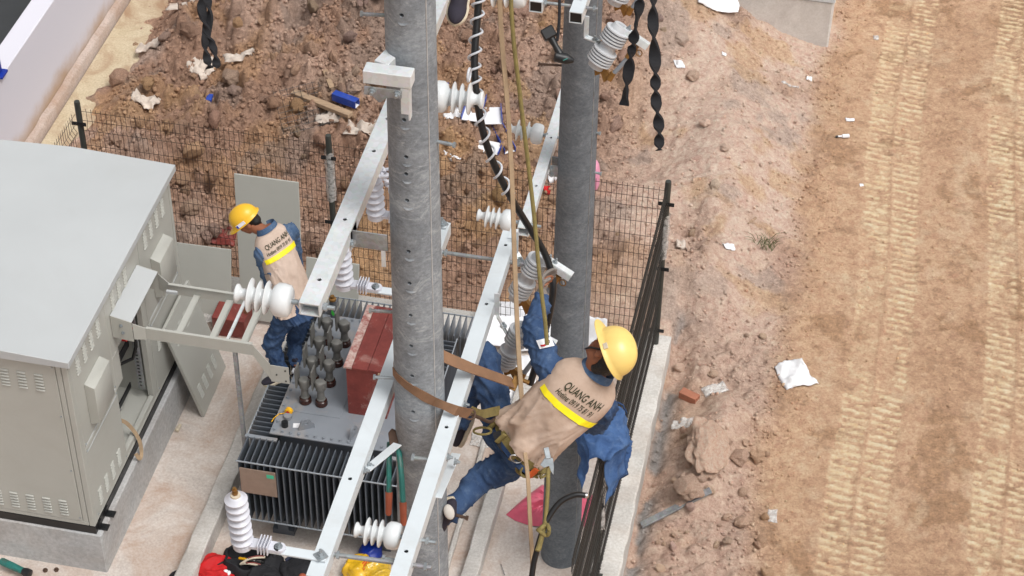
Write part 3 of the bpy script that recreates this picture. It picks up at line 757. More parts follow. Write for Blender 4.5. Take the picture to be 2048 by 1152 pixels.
# tie rods between the paired arms
def rod(label, p0, p1, r=0.010, m='galv_dark'):
    p0 = Vector(p0); p1 = Vector(p1); d = (p1 - p0).normalized(); root = thing('tie_rod', label, 'rod', p0)
    MB().cyl(p0, p1, r, n=10).build('shaft', M[m], root)
    for q in (p0.lerp(p1, 0.06), p0.lerp(p1, 0.94)): MB().cyl(q - d * 0.007, q + d * 0.007, r * 1.8, n=6).build('nut', M['bolt'], root)
    return root
rod('threaded rod joining the front ends of the two white crossarms', (-0.26, -5.70, ZE - 0.01), (0.24, -5.68, ZE - 0.01), 0.012)
rod('threaded rod joining the back ends of the two white crossarms', (-0.26, -3.33, ZE - 0.01), (0.23, -3.33, ZE - 0.01), 0.012)
rod('threaded rod across the far pole near the top edge', (-0.13, -0.93, 6.46), (0.24, -0.93, 6.46), 0.011)
rod('thin clamp rod at the front end of the right white crossarm', (0.02, -5.86, ZE + 0.05), (0.21, -5.86, ZE + 0.05), 0.006)
rod('bolt between the near pole and the right white crossarm', (-0.03, -4.98, ZE), (0.07, -4.98, ZE), 0.012)
rod('bolt with flat head left of the right white crossarm', (-0.02, -5.64, ZE - 0.05), (0.07, -5.64, ZE - 0.05), 0.011)
rod('bolt standing off the red box beside the left white crossarm', (-0.34, -4.38, ZE - 0.02), (-0.20, -4.38, ZE - 0.02), 0.012)
# braces
def plate(label, p0, p1, w, t, up, m, cat='bracket', bolts=(), name='bracket'):
    root = thing(name, label, cat, p0); MB().bar(p0, p1, t, w, up).build('plate', M[m], root, bevel=0.002)
    for q, d in bolts:
        b = MB(); hexbolt(b, q, d); b.build('bolt', M['bolt'], root)
    return root
plate('white flat brace from the left crossarm down to the near pole', (-0.245, -5.10, ZE - 0.02), (-0.16, -4.78, ZE - 0.13), 0.05, 0.008, (1, 0, 0), 'white_steel', bolts=[((-0.245, -5.05, ZE - 0.035), (1, 0, 0))])
plate('white flat brace under the right crossarm by the near pole', (0.155, -5.2, ZE - 0.03), (0.13, -4.66, ZE - 0.26), 0.05, 0.008, (1, 0, 0), 'white_steel', bolts=[((0.165, -4.85, ZE - 0.12), (1, 0, 0))])
br = thing('bracket', 'galvanised stand-off plate between long crossarm and near pole', 'bracket', (-0.37, -4.6, 7.45))
MB().box2((-0.375, -4.70, 7.405), (-0.20, -4.692, 7.505)).build('plate', M['galv_dark'], br)
b = MB(); b.box2((-0.385, -4.73, 7.40), (-0.375, -4.62, 7.51)); b.build('flange', M['galv'], br)
b = MB(); hexbolt(b, (-0.372, -4.73, 7.455), (0.5, -1, 0)); b.build('bolt', M['bolt'], br)
MB().box2((-0.232, -4.70, 7.30), (-0.212, -4.69, 7.404)).build('strap', M['galv'], br)
brg = thing('bracket', 'galvanised stand-off clamp between short crossarm and far pole', 'bracket', (-0.2, 0.0, 4.38))
for ya in (-0.06, 0.05): MB().box2((-0.20, ya, 4.33), (-0.13, ya + 0.01, 4.43)).build('plate', M['galv_dark'], brg)
for zz in (4.35, 4.41):
    b = MB(); hexbolt(b, (-0.18, -0.06, zz), (0, -1, 0)); b.build('bolt', M['bolt'], brg)
# T bracket on the near pole, top left
tb = thing('t_bracket', 'galvanised T-shaped bracket high on the near pole', 'bracket', (-0.2, -4.75, 8.5))
p = pole_hit(800, 95, XN, YN)
c0 = at(729, 134, z=8.54); c1 = at(824, 150, z=8.54); yc = (c0.y + c1.y) / 2
MB().bar(V(-0.155, -4.60, 8.515), V(-0.19, yc + 0.046, 8.515), 0.075, 0.07).build('stub', M['galv'], tb, bevel=0.003)
MB().box2((c0.x, yc - 0.03, 8.475), (c1.x, yc + 0.045, 8.545)).build('cross_piece', M['galv'], tb, bevel=0.003)
# saddle plate with a U dip
rows = []
for i in range(25):
    u = i / 24; x = c0.x + 0.006 + (c1.x - c0.x - 0.05) * u; dip = 0.035 * math.exp(-((u - 0.42) / 0.14) ** 2)
    rows.append([V(x, yc - 0.034 - 0.03 * dip * 10 * 0.3, 8.462), V(x, yc - 0.034 - 0.01, 8.425 - dip), V(x, yc - 0.030 - 0.004, 8.424 - dip), V(x, yc - 0.028, 8.462)])
MB().grid(rows, True).build('saddle', M['galv_dark'], tb)
for xx in (c0.x + 0.045, c1.x - 0.065):
    b = MB(); hexbolt(b, (xx, yc - 0.036, 8.445), (0, -1, 0)); b.build('bolt', M['bolt'], tb)
MB().box2((c1.x - 0.05, yc - 0.028, 8.33), (c1.x - 0.012, yc - 0.020, 8.474)).build('tongue', M['galv'], tb)
MB().box2((c1.x - 0.018, yc - 0.019, 8.29), (c1.x - 0.011, yc + 0.02, 8.474)).build('tongue_side', M['galv'], tb)

# ---------------------------------------------------------------- insulators
PIN = [(0, 0.012), (0.002, 0.062), (0.012, 0.076), (0.04, 0.083), (0.07, 0.082), (0.088, 0.068), (0.094, 0.048), (0.104, 0.042), (0.112, 0.05), (0.117, 0.078), (0.122, 0.083), (0.126, 0.078), (0.131, 0.05), (0.140, 0.038), (0.152, 0.042), (0.157, 0.072), (0.162, 0.077), (0.166, 0.072), (0.171, 0.044), (0.180, 0.036), (0.192, 0.042), (0.197, 0.079), (0.203, 0.084), (0.207, 0.079), (0.212, 0.046), (0.224, 0.030), (0.244, 0.026), (0.252, 0.034), (0.262, 0.046), (0.272, 0.046), (0.276, 0.036), (0.270, 0.022), (0.268, 0.004)]
def pin_insulator(label, p, d, stud=0.05, sc=1.0):
    p = Vector(p); d = Vector(d).normalized(); root = thing('pin_insulator', label, 'insulator', p, None)
    prof = [(stud + t * sc, r * sc) for t, r in PIN]
    MB().lathe(p, d, prof, 40).build('porcelain', M['porcelain'], root, smooth=75)
    b = MB().cyl(p - d * 0.16, p + d * (stud + 0.015), 0.011, n=12); b.cyl(p - d * 0.005, p + d * 0.014, 0.021, n=6); b.cyl(p + d * 0.02, p + d * (stud), 0.015, 0.013, n=12)
    b.cyl(p - d * 0.125, p - d * 0.108, 0.021, n=6)
    b.build('stud', M['bolt'], root); return root
pin_insulator('large white pin insulator on the open end of the long galvanised crossarm', (-0.478, -5.235, 7.475), (-1, -0.02, 0.03), 0.05)
pin_insulator('white pin insulator behind the near pole tied to the black cable', (-0.235, -3.70, 7.64), (1, 0.05, 0.02), 0.02, 1.02)
pin_insulator('white pin insulator left of the right crossarm near the bottom edge', (0.06, -5.50, ZE - 0.03), (-1, 0, 0), 0.02, 0.86)
pin_insulator('white pin insulator on the front end of the far pole crossarm', (-0.29, -0.74, 4.40), (-1, 0, 0.06), 0.045)
pin_insulator('white pin insulator halfway along the far pole crossarm', (-0.29, 0.32, 4.42), (-1, 0, 0.06), 0.03)
pin_insulator('white pin insulator high up behind the far pole', (0.13, 0.1, 6.02), (-1, 0, 0), 0.02, 0.98)
pin_insulator('white insulator at the top edge right of the worker shoe', at(1052, -10, d=11.2), (-1, 0, -0.1), 0.0, 0.9)

# ---------------------------------------------------------------- surge arresters on the left white arm
def arrester(label, y, x_body, length=0.335, r=0.056, up=(-0.03, 0.0, 1), nshed=7, coil=False, arm_z=0.056):
    x1 = -0.292; z = ZE + arm_z
    root = thing('surge_arrester', label, 'surge arrester', (x_body, y, z))
    MB().box2((x_body + 0.14, y - 0.028, z - 0.010), (x1 + 0.03, y + 0.028, z + 0.002)).build('arm', M['white_steel'], root, bevel=0.002)
    ear = MB().box2((x_body, y - 0.03, z + 0.003), (x_body + 0.19, y + 0.03, z + 0.02)); ear.cyl((x_body + 0.19, y, z + 0.003), (x_body + 0.19, y, z + 0.02), 0.03, n=20)
    ear.build('foot', M['arrester'], root)
    fb = MB()
    for k in range(4): fb.box2((x_body + 0.085 + k * 0.016, y - 0.042, z - 0.016), (x_body + 0.091 + k * 0.016, y + 0.042, z + 0.046))
    fb.build('foot_fins', M['arrester'], root, bevel=0.002)
    prof = [(-0.02, 0.03), (-0.015, 0.05), (0.01, 0.05)]
    for k in range(nshed):
        t = 0.02 + (length - 0.05) * k / (nshed - 1)
        prof += [(t, 0.036), (t + 0.005, r), (t + 0.012, r + 0.001), (t + 0.028, 0.036)]
    prof += [(length + 0.002, 0.034), (length + 0.008, 0.012), (length + 0.01, 0.0)]
    MB().lathe((x_body, y, z), up, prof, 36, cap=False).build('sheds', M['arrester'], root, smooth=50)
    a = Vector(up).normalized(); t = Vector((x_body, y, z)) + a * length
    MB().lathe(t, up, [(0, 0.026), (0.014, 0.024), (0.016, 0.0)], 20, cap=False).build('cap', M['sole'], root)
    b = MB().cyl(t, t + a * 0.06, 0.008, n=10); b.cyl(t + a * 0.018, t + a * 0.034, 0.015, n=6); b.cyl(t + a * 0.04, t + a * 0.05, 0.013, n=6)
    b.build('terminal', M['brass'], root)
    b = MB(); hexbolt(b, (x_body + 0.185, y, z + 0.02), (0, 0, 1), 0.012, 0.024)
    b.build('bolt', M['bolt'], root)
    b = MB(); b.box((x1, y, z + 0.006), (0.055, 0.055, 0.006), (V(0.707, 0.707, 0), V(-0.707, 0.707, 0), V(0, 0, 1))); hexbolt(b, (x1, y, z + 0.009), (0, 0, 1), 0.013, 0.04)
    b.build('washer_plate', M['bolt'], root)
    return root
arrester('pale surge arrester standing left of the crossarm above the black tool bag', -5.78, -0.69)
arrester('pale surge arrester behind the transformer bushings beside the long galvanised crossarm', -3.80, -0.71)
AR3 = arrester('pale surge arrester with a coiled grey lead beside the near pole', -3.16, -0.69)
pts = []
for i in range(150):
    u = i / 149; a = u * 2 * math.pi * 7
    base = V(-0.665 + 0.01 + 0.15 * u, -3.2 + 0.0 * u, ZE + 0.40 + 0.04 * math.sin(u * 3) - 0.36 * u * u)
    pts.append(base + V(0.032 * math.cos(a), 0.03 * math.sin(a), 0.022 * math.sin(a * 0.5 + 1)))
MB().tube(pts, 0.0105, 8).build('coiled_lead', M['arrester'], AR3)

# ---------------------------------------------------------------- fuse cutouts
def cutout(label, top, bottom, r, mount, armdir, tube=True, seg=5):
    """polymer body from bottom to top, bracket at its waist, hooded top contact arm, fuse tube, brass lower hinge"""
    top = Vector(top); bot = Vector(bottom); ax = (top - bot); L = ax.length; ax.normalize(); root = thing('fuse_cutout', label, 'fuse cutout', bot)
    arm = Vector(armdir); arm = (arm - ax * arm.dot(ax)).normalized()
    prof = [(0, 0.0), (0.0, 0.62 * r), (0.10 * L, 0.66 * r)]
    for (t0, t1) in ((0.13, 0.44), (0.60, 0.92)):
        for k in range(seg):
            t = (t0 + (t1 - t0) * k / seg) * L; dt = (t1 - t0) * L / seg
            prof += [(t, 0.70 * r), (t + 0.06 * dt, r), (t + 0.5 * dt, 0.99 * r), (t + 0.66 * dt, 0.72 * r), (t + 0.94 * dt, 0.68 * r)]
        prof += [(t1 * L, 0.68 * r)]
        if t0 < 0.3: prof += [(0.47 * L, 0.64 * r), (0.57 * L, 0.64 * r)]
    prof += [(0.95 * L, 0.62 * r), (1.0 * L, 0.55 * r), (1.0 * L, 0.0)]
    MB().lathe(bot, ax, prof, 36, cap=False).build('body', M['polymer'], root, smooth=45)
    mid = bot.lerp(top, 0.52)
    m = Vector(mount); d = (m - mid).normalized()
    e = MB().bar(mid + d * r * 0.3, mid + d * (r + 0.05), 0.035, 0.008, ax); e.tube([mid + d * (r + 0.03), mid + d * (r + 0.06), m.lerp(mid, 0.35)], 0.009, 8); e.build('waist_clamp', M['galv_dark'], root)
    b = MB().bar(m.lerp(mid, 0.55), m, 0.042, 0.009); b.bar(m, m + V(0, 0, 0.16), 0.03, 0.008, (0, 1, 0)); b.build('mounting_bracket', M['galv'], root, bevel=0.001)
    b = MB(); hexbolt(b, m.lerp(mid, 0.4) + V(0, 0, 0.006), (0, 0, 1), 0.012); b.build('bolt', M['bolt'], root)
    tp = top - ax * 0.01
    side = ax.cross(arm).normalized()
    h = MB(); h.box(tp + arm * 0.12 + ax * 0.008, (0.19, 0.048, 0.008), (arm, side, ax)); 
    for s_ in (-1, 1): h.box(tp + arm * 0.12 + side * (0.024 * s_) - ax * 0.012, (0.19, 0.004, 0.04), (arm, side, ax))
    h.build('hood', M['galv'], root)
    b = MB(); hexbolt(b, tp + arm * 0.05 + ax * 0.012, ax, 0.011); hexbolt(b, tp + arm * 0.09 + ax * 0.012, ax, 0.010); b.cyl(tp - arm * 0.02, tp + arm * 0.04, 0.012, n=10); b.build('top_terminal', M['bolt'], root)
    if tube:
        t0 = tp + arm * 0.145 - ax * 0.05; t1 = bot + arm * 0.12 + ax * 0.01
        MB().cyl(t0, t0 - ax * 0.10, 0.024, 0.020, n=14).build('tube_head', M['brass'], root)
        MB().cyl(t0 - ax * 0.10, t1, 0.015, n=14).build('fuse_tube', M['trafo_lid'], root)
        rg = MB(); c = t0 + arm * 0.045 - ax * 0.03
        rg.tube([c + (arm * math.cos(k * math.pi / 8) + ax * math.sin(k * math.pi / 8)) * 0.02 for k in range(16)], 0.0035, 6, closed=True)
        rg.build('pull_ring', M['brass'], root)
        lk = MB().tube([t0 + side * 0.02, t0 + side * 0.03 + arm * 0.03 - ax * 0.03, t0 + arm * 0.055 - ax * 0.035], 0.005, 6); lk.build('hook', M['galv'], root)
        h = MB().prism([bot - ax * 0.01, bot + arm * 0.06 + ax * 0.03, bot + arm * 0.13 + ax * 0.005, bot + arm * 0.10 - ax * 0.055, bot + arm * 0.055 - ax * 0.015, bot + arm * 0.03 - ax * 0.05], side * 0.03)
        h.cyl(t1 - ax * 0.03, t1 + ax * 0.03, 0.02, n=12); h.build('lower_hinge', M['brass'], root)
    return root
cutout('grey fuse cutout on the crossarm end, the lineman holding its cable', at(1083, 508, d=11.72), at(1030, 598, d=11.95), 0.066, (0.16, -3.22, ZE - 0.03), RT * 1.0 - UP * 0.45 - FW * 0.2)
cutout('grey fuse cutout half hidden by the lineman knee', at(1046, 650, d=11.55), at(1006, 735, d=11.75), 0.066, (0.16, -3.75, ZE - 0.05), RT * 1.0 - UP * 0.35 - FW * 0.2)
cutout('grey fuse cutout with blue striped tube beside the far pole', at(1243, 50, d=12.9), at(1190, 134, d=13.05), 0.083, at(1172, 74, d=13.1), RT * 1.0 - UP * 0.45 - FW * 0.15)
cutout('grey fuse cutout at the top edge right of the far pole', at(1275, -85, d=13.5), at(1228, 6, d=13.7), 0.083, at(1190, -55, d=13.6), RT * 1.0 - UP * 0.45 - FW * 0.15)
# ================================================================ TRANSFORMER
TX0, TX1, TY0, TY1 = -2.60, -1.48, -0.16, 1.45      # tank lid
TZ = 1.14
TR = thing('transformer', 'dark grey finned oil transformer under the left worker feet', 'transformer', (-2.05, 0.6, 0))
MB().box2((TX0 + 0.06, TY0 + 0.06, 0.18), (TX1 - 0.06, TY1 - 0.06, TZ - 0.012)).build('tank', M['trafo'], TR, bevel=0.01)
lid = MB().box2((TX0, TY0, TZ - 0.01), (TX1, TY1, TZ + 0.006)).build('lid', M['trafo_lid'], TR, bevel=0.003)
MB().box2((TX0 + 0.14, TY0 + 0.30, TZ + 0.0065), (TX0 + 0.56, TY1 - 0.16, TZ + 0.013)).build('bushing_plate', M['trafo_lid'], lid, bevel=0.003)
bm_ = MB().cyl((0, 0, 0), (0, 0, 0.006), 0.017, n=12).cyl((0, 0, 0.006), (0, 0, 0.018), 0.012, n=6).mesh('lid_bolt'); bm_.materials.append(M['trafo_lid'])
for i in range(16):
    y = TY0 + 0.05 + (TY1 - TY0 - 0.1) * i / 15
    share('lid_bolt', bm_, TR, (TX0 + 0.035, y, TZ + 0.006)); share('lid_bolt', bm_, TR, (TX1 - 0.035, y, TZ + 0.006))
for i in range(1, 14):
    x = TX0 + 0.035 + (TX1 - TX0 - 0.07) * i / 14
    share('lid_bolt', bm_, TR, (x, TY0 + 0.035, TZ + 0.006)); share('lid_bolt', bm_, TR, (x, TY1 - 0.035, TZ + 0.006))
# radiator fins
FH0, FH1 = 0.33, 1.09
def fin_mesh(depth):
    mb = MB(); t = 0.006
    mb.box2((-t, 0, FH0), (t, depth, FH1)); mb.box2((-t * 0.5, depth, FH0 + 0.02), (t * 0.5, depth + 0.006, FH1 - 0.02))
    me = mb.mesh('cooling_fin', bevel=0.003); me.materials.append(M['trafo']); return me
D1 = 0.30; f1 = fin_mesh(D1); D2 = 0.26; f2 = fin_mesh(D2)
nf = 29; xa, xb = -2.79, -1.20
for i in range(nf):
    x = xa + (xb - xa) * i / (nf - 1)
    share('cooling_fin', f1, TR, (x, TY0 - 0.02, 0), rot=(0, 0, math.pi))
    share('cooling_fin', f1, TR, (x, TY1 + 0.02, 0))
ns = 27
for i in range(ns):
    y = TY0 + 0.06 + (TY1 - TY0 - 0.12) * i / (ns - 1)
    share('cooling_fin', f2, TR, (TX0 + 0.06, y, 0), rot=(0, 0, math.pi / 2))
    share('cooling_fin', f2, TR, (TX1 - 0.06, y, 0), rot=(0, 0, -math.pi / 2))
M['fin_rail'] = mat('worn_light_grey_edge', srgb(150, 156, 162), 0.45, 0, 0.1, 10)
for ya in (TY0 - 0.02 - D1 - 0.004, TY1 + 0.02 + D1 + 0.004):
    for z in (FH1 - 0.012, FH0 + 0.02): MB().bar((xa - 0.02, ya, z), (xb + 0.02, ya, z), 0.010, 0.010).build('fin_rail', M['fin_rail'], TR)
for xx in (TX0 + 0.06 - D2 - 0.004, TX1 - 0.06 + D2 + 0.004):
    MB().bar((xx, TY0 - 0.0, FH1 - 0.012), (xx, TY1 + 0.0, FH1 - 0.012), 0.010, 0.010).build('fin_rail', M['fin_rail'], TR)
MB().box2((TX0 - 0.22, TY0 - 0.03, FH1 - 0.02), (TX0 + 0.07, TY0 + 0.008, FH1 - 0.004)).build('corner_gusset', M['trafo_lid'], TR)
MB().box2((TX1 - 0.05, TY0 - 0.03, FH1 - 0.02), (TX1 + 0.22, TY0 + 0.008, FH1 - 0.004)).build('corner_gusset', M['trafo_lid'], TR)
b = MB(); b.bar((-2.5, -0.3, 0.12), (-2.5, 1.6, 0.12), 0.1, 0.12); b.build('skid_rail', M['trafo'], TR); b = MB(); b.bar((-1.6, -0.3, 0.12), (-1.6, 1.6, 0.12), 0.1, 0.12); b.build('skid_rail', M['trafo'], TR)
b = MB(); b.bar((-2.5, -0.3, 0.03), (-2.5, 1.6, 0.03), 0.2, 0.06); b.build('skid_foot', M['trafo'], TR); b = MB(); b.bar((-1.6, -0.3, 0.03), (-1.6, 1.6, 0.03), 0.2, 0.06); b.build('skid_foot', M['trafo'], TR)
# low-voltage bushings
def bushing(p):
    p = Vector(p)
    base = MB().lathe(p, (0, 0, 1), [(0, 0.05), (0.004, 0.056), (0.022, 0.056), (0.028, 0.052), (0.05, 0.052), (0.056, 0.044), (0.066, 0.036)], 28).build('bushing', M['brown_resin'], TR, smooth=40)
    MB().lathe(p + V(0, 0, 0.0665), (0, 0, 1), [(0, 0.040), (0.012, 0.040), (0.014, 0.034), (0.10, 0.031)], 24).build('bushing_neck', M['cast'], base)
    h = MB().lathe(p + V(0, 0, 0.168), (0, 0, 1), [(0, 0.036), (0.014, 0.044), (0.10, 0.046), (0.112, 0.040)], 24)
    h.box2(p + V(-0.046, -0.02, 0.20), p + V(0.055, 0.02, 0.275)); h.build('clamp_head', M['cast'], base, bevel=0.003)
    MB().box2(p + V(-0.066, -0.055, 0.20), p + V(-0.052, 0.055, 0.42)).build('flag_plate', M['cast'], base, bevel=0.002)
for (px, py) in ((611, 803), (643, 808), (627, 762), (660, 768), (641, 722), (675, 728), (656, 684), (690, 689)):
    bushing(at(px, py, z=TZ + 0.0135))
q = at(667, 632, z=TZ + 0.0065)
f = MB().cyl(q, q + V(0, 0, 0.2), 0.03, n=18); fo = f.build('filler_pipe', M['trafo'], TR)
MB().lathe(q + V(0, 0, 0.2), (0, 0, 1), [(0, 0.034), (0.02, 0.034), (0.024, 0.02), (0.05, 0.02), (0.054, 0.0)], 16, cap=False).build('brass_cap', M['brass'], fo)
MB().prism([q + V(0.010, -0.0315, 0.03), q + V(0.022, -0.0285, 0.05), q + V(0.0, -0.0325, 0.11), q + V(-0.012, -0.0315, 0.06)], V(0, -0.002, 0)).build('green_tag', mat('green_tape', srgb(60, 190, 60), 0.5), fo)
for (px, py, rz) in ((612, 856, 0.5), (706, 872, 1.3)):   # lifting lugs
    q = at(px, py, z=TZ + 0.0065); d = V(math.cos(rz), math.sin(rz), 0)
    poly = [q - d * 0.075, q + d * 0.075, q + d * 0.075 + V(0, 0, 0.05)] + [q + V(0, 0, 0.07) + d * (0.05 * math.cos(k * math.pi / 8)) + V(0, 0, 0.05 * math.sin(k * math.pi / 8)) for k in range(9)]
    lg = MB().prism(poly, d.cross(V(0, 0, 1)) * 0.016).build('lifting_lug', M['trafo_lid'], TR)
    c = MB().cyl(q + V(0, 0, 0.075) - d.cross(V(0, 0, 1)) * 0.05, q + V(0, 0, 0.075) + d.cross(V(0, 0, 1)) * 0.06, 0.02, n=16)
    cut(lg, c)
q = at(570, 852, z=TZ + 0.0065)
MB().cyl(q, q + V(0, 0, 0.05), 0.03, n=18).cyl(q + V(0, 0, 0.05), q + V(0, 0, 0.056), 0.024, n=18).build('gauge_cap', M['black_plastic'], TR)
q = at(576, 836, z=TZ + 0.0065)
MB().cyl(q, q + V(0, 0, 0.035), 0.036, n=18).build('gauge_base', M['trafo_lid'], TR)
q = at(594, 851, z=TZ + 0.0075); MB().box(q, (0.07, 0.055, 0.002), (V(0.98, 0.18, 0), V(-0.18, 0.98, 0), V(0, 0, 1))).build('paper_tag', M['paper'], TR)
q = at(590, 742, z=TZ + 0.02); MB().box(q, (0.05, 0.05, 0.02)).build('terminal_block', M['paper'], TR)
# rating plate on the front fins
npl = MB().box2((-2.775, TY0 - 0.02 - D1 - 0.03, 0.72), (-2.45, TY0 - 0.02 - D1 - 0.018, 1.02)).build('rating_plate', mat('bronze_rating_plate', srgb(150, 130, 116), 0.4, 0.2, 0.15, 14), TR)
MB().box2((-2.53, TY0 - D1 - 0.0535, 0.95), (-2.465, TY0 - D1 - 0.0505, 0.99)).build('green_sticker', mat('green_sticker', srgb(70, 190, 150), 0.5), npl)
# red plywood cover over the high-voltage bushings
RB = thing('plywood_cover', 'worn red plywood box on top of the transformer', 'box', (-1.8, 0.7, TZ))
bx0, bx1, by0, by1, bz0, bz1 = -1.985, -1.635, 0.225, 1.03, TZ + 0.0065, 1.72
MB().box2((bx0, by0, bz0), (bx1, by0 + 0.018, bz1 - 0.0185)).build('panel', M['red_ply'], RB)
MB().box2((bx0, by1 - 0.018, bz0), (bx1, by1, bz1 - 0.0185)).build('panel', M['red_ply'], RB)
MB().box2((bx0 + 0.001, by0 + 0.0185, bz0), (bx0 + 0.018, by1 - 0.0185, bz1 - 0.0185)).build('panel', M['red_ply'], RB)
MB().box2((bx1 - 0.018, by0 + 0.0185, bz0), (bx1 - 0.001, by1 - 0.0185, bz1 - 0.0185)).build('panel', M['red_ply'], RB)
MB().box2((bx0 + 0.055, by0 - 0.012, bz1 - 0.018), ((bx0 + bx1) / 2 + 0.02, by1 + 0.012, bz1)).build('lid_board', M['red_ply'], RB)
MB().box2(((bx0 + bx1) / 2 + 0.024, by0 - 0.006, bz1 - 0.018), (bx1 + 0.02, by1 + 0.012, bz1 - 0.002)).build('lid_board', M['red_ply'], RB)
MB().box2((bx0 - 0.02, by0 - 0.010, bz1 - 0.019), (bx0 + 0.052, by1 + 0.012, bz1 + 0.001)).build('edge_batten', M['ply_edge'], RB)
MB().box2((bx1 - 0.06, by0 - 0.02, bz1 - 0.2), (bx1 + 0.01, by0 - 0.002, bz1 - 0.02)).build('batten_end', M['wood'], RB)
# tape measure on the lid
q = at(577, 822, z=TZ + 0.045)
tm = thing('tape_measure', 'small yellow tape measure on the transformer lid', 'tape measure', at(577, 822, z=TZ + 0.05))
MB().lathe(q + V(0, -0.02, 0), (0.15, 1, 0), [(0, 0.03), (0.004, 0.036), (0.036, 0.036), (0.04, 0.03)], 20).build('case', M['yellow'], tm)
MB().cyl(q + V(0, -0.0225, 0.003), q + V(0, -0.0205, 0.003), 0.015, n=12).build('badge', M['red_cloth'], tm)
MB().tube([q + V(-0.03, -0.01, -0.02), q + V(-0.08, -0.03, -0.025), q + V(-0.11, -0.08, -0.03), q + V(-0.12, -0.13, -0.035)], 0.004, 6).build('wrist_cord', M['yellow'], tm)

# ================================================================ SWITCHGEAR CABINET
CX, CW, CY0, CY1 = -3.95, 1.82, -1.05, 1.50
CZ0, CZ1 = 0.485, 2.56
CB = thing('switchgear_cabinet', 'large grey-beige switchgear cabinet with gable roof on concrete plinth', 'cabinet', (-4.86, 0.2, CZ0))
MB().box2((CX - CW + 0.01, CY0 - 0.005, CZ0), (CX - 0.01 + 0.015, CY1, CZ0 + 0.085)).build('skid', M['rubber'], CB)
def panel(name, lo, hi, m='cabinet', bevel=0.004, par=None): return MB().box2(lo, hi).build(name, M[m], par or CB, bevel=bevel)
z0 = CZ0 + 0.086
panel('back_wall', (CX - CW, CY0 + 0.03, z0), (CX - CW + 0.03, CY1 - 0.03, CZ1 - 0.01))
panel('end_wall', (CX - CW + 0.02, CY1 - 0.029, z0), (CX - 0.02, CY1, CZ1 - 0.01))
# right side: frame posts, front bay, open bay, back bay
Y1, Y2 = -0.205, 0.635
panel('corner_post', (CX - 0.05, CY0, z0), (CX + 0.002, CY0 + 0.07, CZ1 - 0.012))
panel('corner_post', (CX - 0.05, CY1 - 0.05, z0), (CX + 0.002, CY1 + 0.002, CZ1 - 0.012))
sp1 = panel('side_panel', (CX - 0.035, CY0 + 0.073, 1.46), (CX, Y1 - 0.003, CZ1 - 0.012))
sp2 = panel('side_panel', (CX - 0.035, CY0 + 0.073, z0 + 0.03), (CX, Y1 - 0.003, 1.455))
panel('bottom_rail', (CX - 0.04, CY0 + 0.073, z0), (CX - 0.001, CY1 - 0.053, z0 + 0.027))
sp3 = panel('side_panel', (CX - 0.035, Y1 + 0.003, 1.80), (CX - 0.002, Y2 - 0.003, CZ1 - 0.012))
panel('bay_post', (CX - 0.06, Y2 - 0.10, z0 + 0.03), (CX - 0.004, Y2 - 0.002, 1.795))
panel('bay_sill', (CX - 0.05, Y1, z0 + 0.03), (CX - 0.004, Y2 - 0.103, z0 + 0.09))
panel('bay_flap', (CX - 0.03, Y1 + 0.003, 1.42), (CX - 0.004, Y1 + 0.16, 1.795))
sp4 = panel('side_panel', (CX - 0.035, Y2 + 0.003, 1.46), (CX, CY1 - 0.053, CZ1 - 0.012))
sp5 = panel('side_panel', (CX - 0.035, Y2 + 0.003, z0 + 0.03), (CX, CY1 - 0.053, 1.455))
# thin bright swage lines on panels, screws
for (ya, yb) in ((CY0 + 0.10, Y1 - 0.03), (Y2 + 0.03, CY1 - 0.08)):
    MB().box2((CX, ya, 1.475), (CX + 0.004, yb, 1.482)).build('swage', M['cabinet_top'], CB)
    MB().box2((CX, ya, 1.395), (CX + 0.004, yb, 1.402)).build('swage', M['cabinet_top'], CB)
scr = MB().cyl((0, 0, 0), (0.006, 0, 0), 0.008, n=8).mesh('screw'); scr.materials.append(M['bolt'])
for (y, z) in ((CY0 + 0.10, 2.50), (Y1 - 0.03, 2.50), (Y1 - 0.03, 1.50), (CY0 + 0.10, 1.50), (CY0 + 0.10, 1.42), (Y1 - 0.03, 1.42), (CY0 + 0.10, 0.63), (Y1 - 0.03, 0.63), (Y2 + 0.03, 2.5), (CY1 - 0.08, 2.5), (CY1 - 0.08, 1.5), (CY1 - 0.08, 1.42), (Y2 + 0.03, 1.42), (CY1 - 0.08, 0.63), (Y2 + 0.03, 0.63), (Y1 + 0.03, 2.5)):
    share('screw', scr, CB, (CX, y, z))
# front face
FX0, FX1 = CX - CW + 0.02, CX - 0.055
fp = panel('front_panel', (FX0 + 0.06, CY0 - 0.004, z0 + 0.05), (FX1 - 0.05, CY0 + 0.03, CZ1 - 0.06))
panel('front_frame', (FX0, CY0, z0), (FX1, CY0 + 0.028, z0 + 0.047)); panel('front_frame', (FX0, CY0, CZ1 - 0.057), (FX1, CY0 + 0.028, CZ1 - 0.012))
panel('front_frame', (FX1 - 0.046, CY0, z0 + 0.048), (FX1, CY0 + 0.028, CZ1 - 0.058)); panel('front_frame', (FX0, CY0, z0 + 0.048), (FX0 + 0.056, CY0 + 0.028, CZ1 - 0.058))
scf = MB().cyl((0, 0, 0), (0, -0.006, 0), 0.009, n=8).mesh('screw'); scf.materials.append(M['bolt'])
for z in (2.46, 1.9, 1.25, 0.66): share('screw', scf, CB, (FX1 - 0.07, CY0 - 0.004, z))
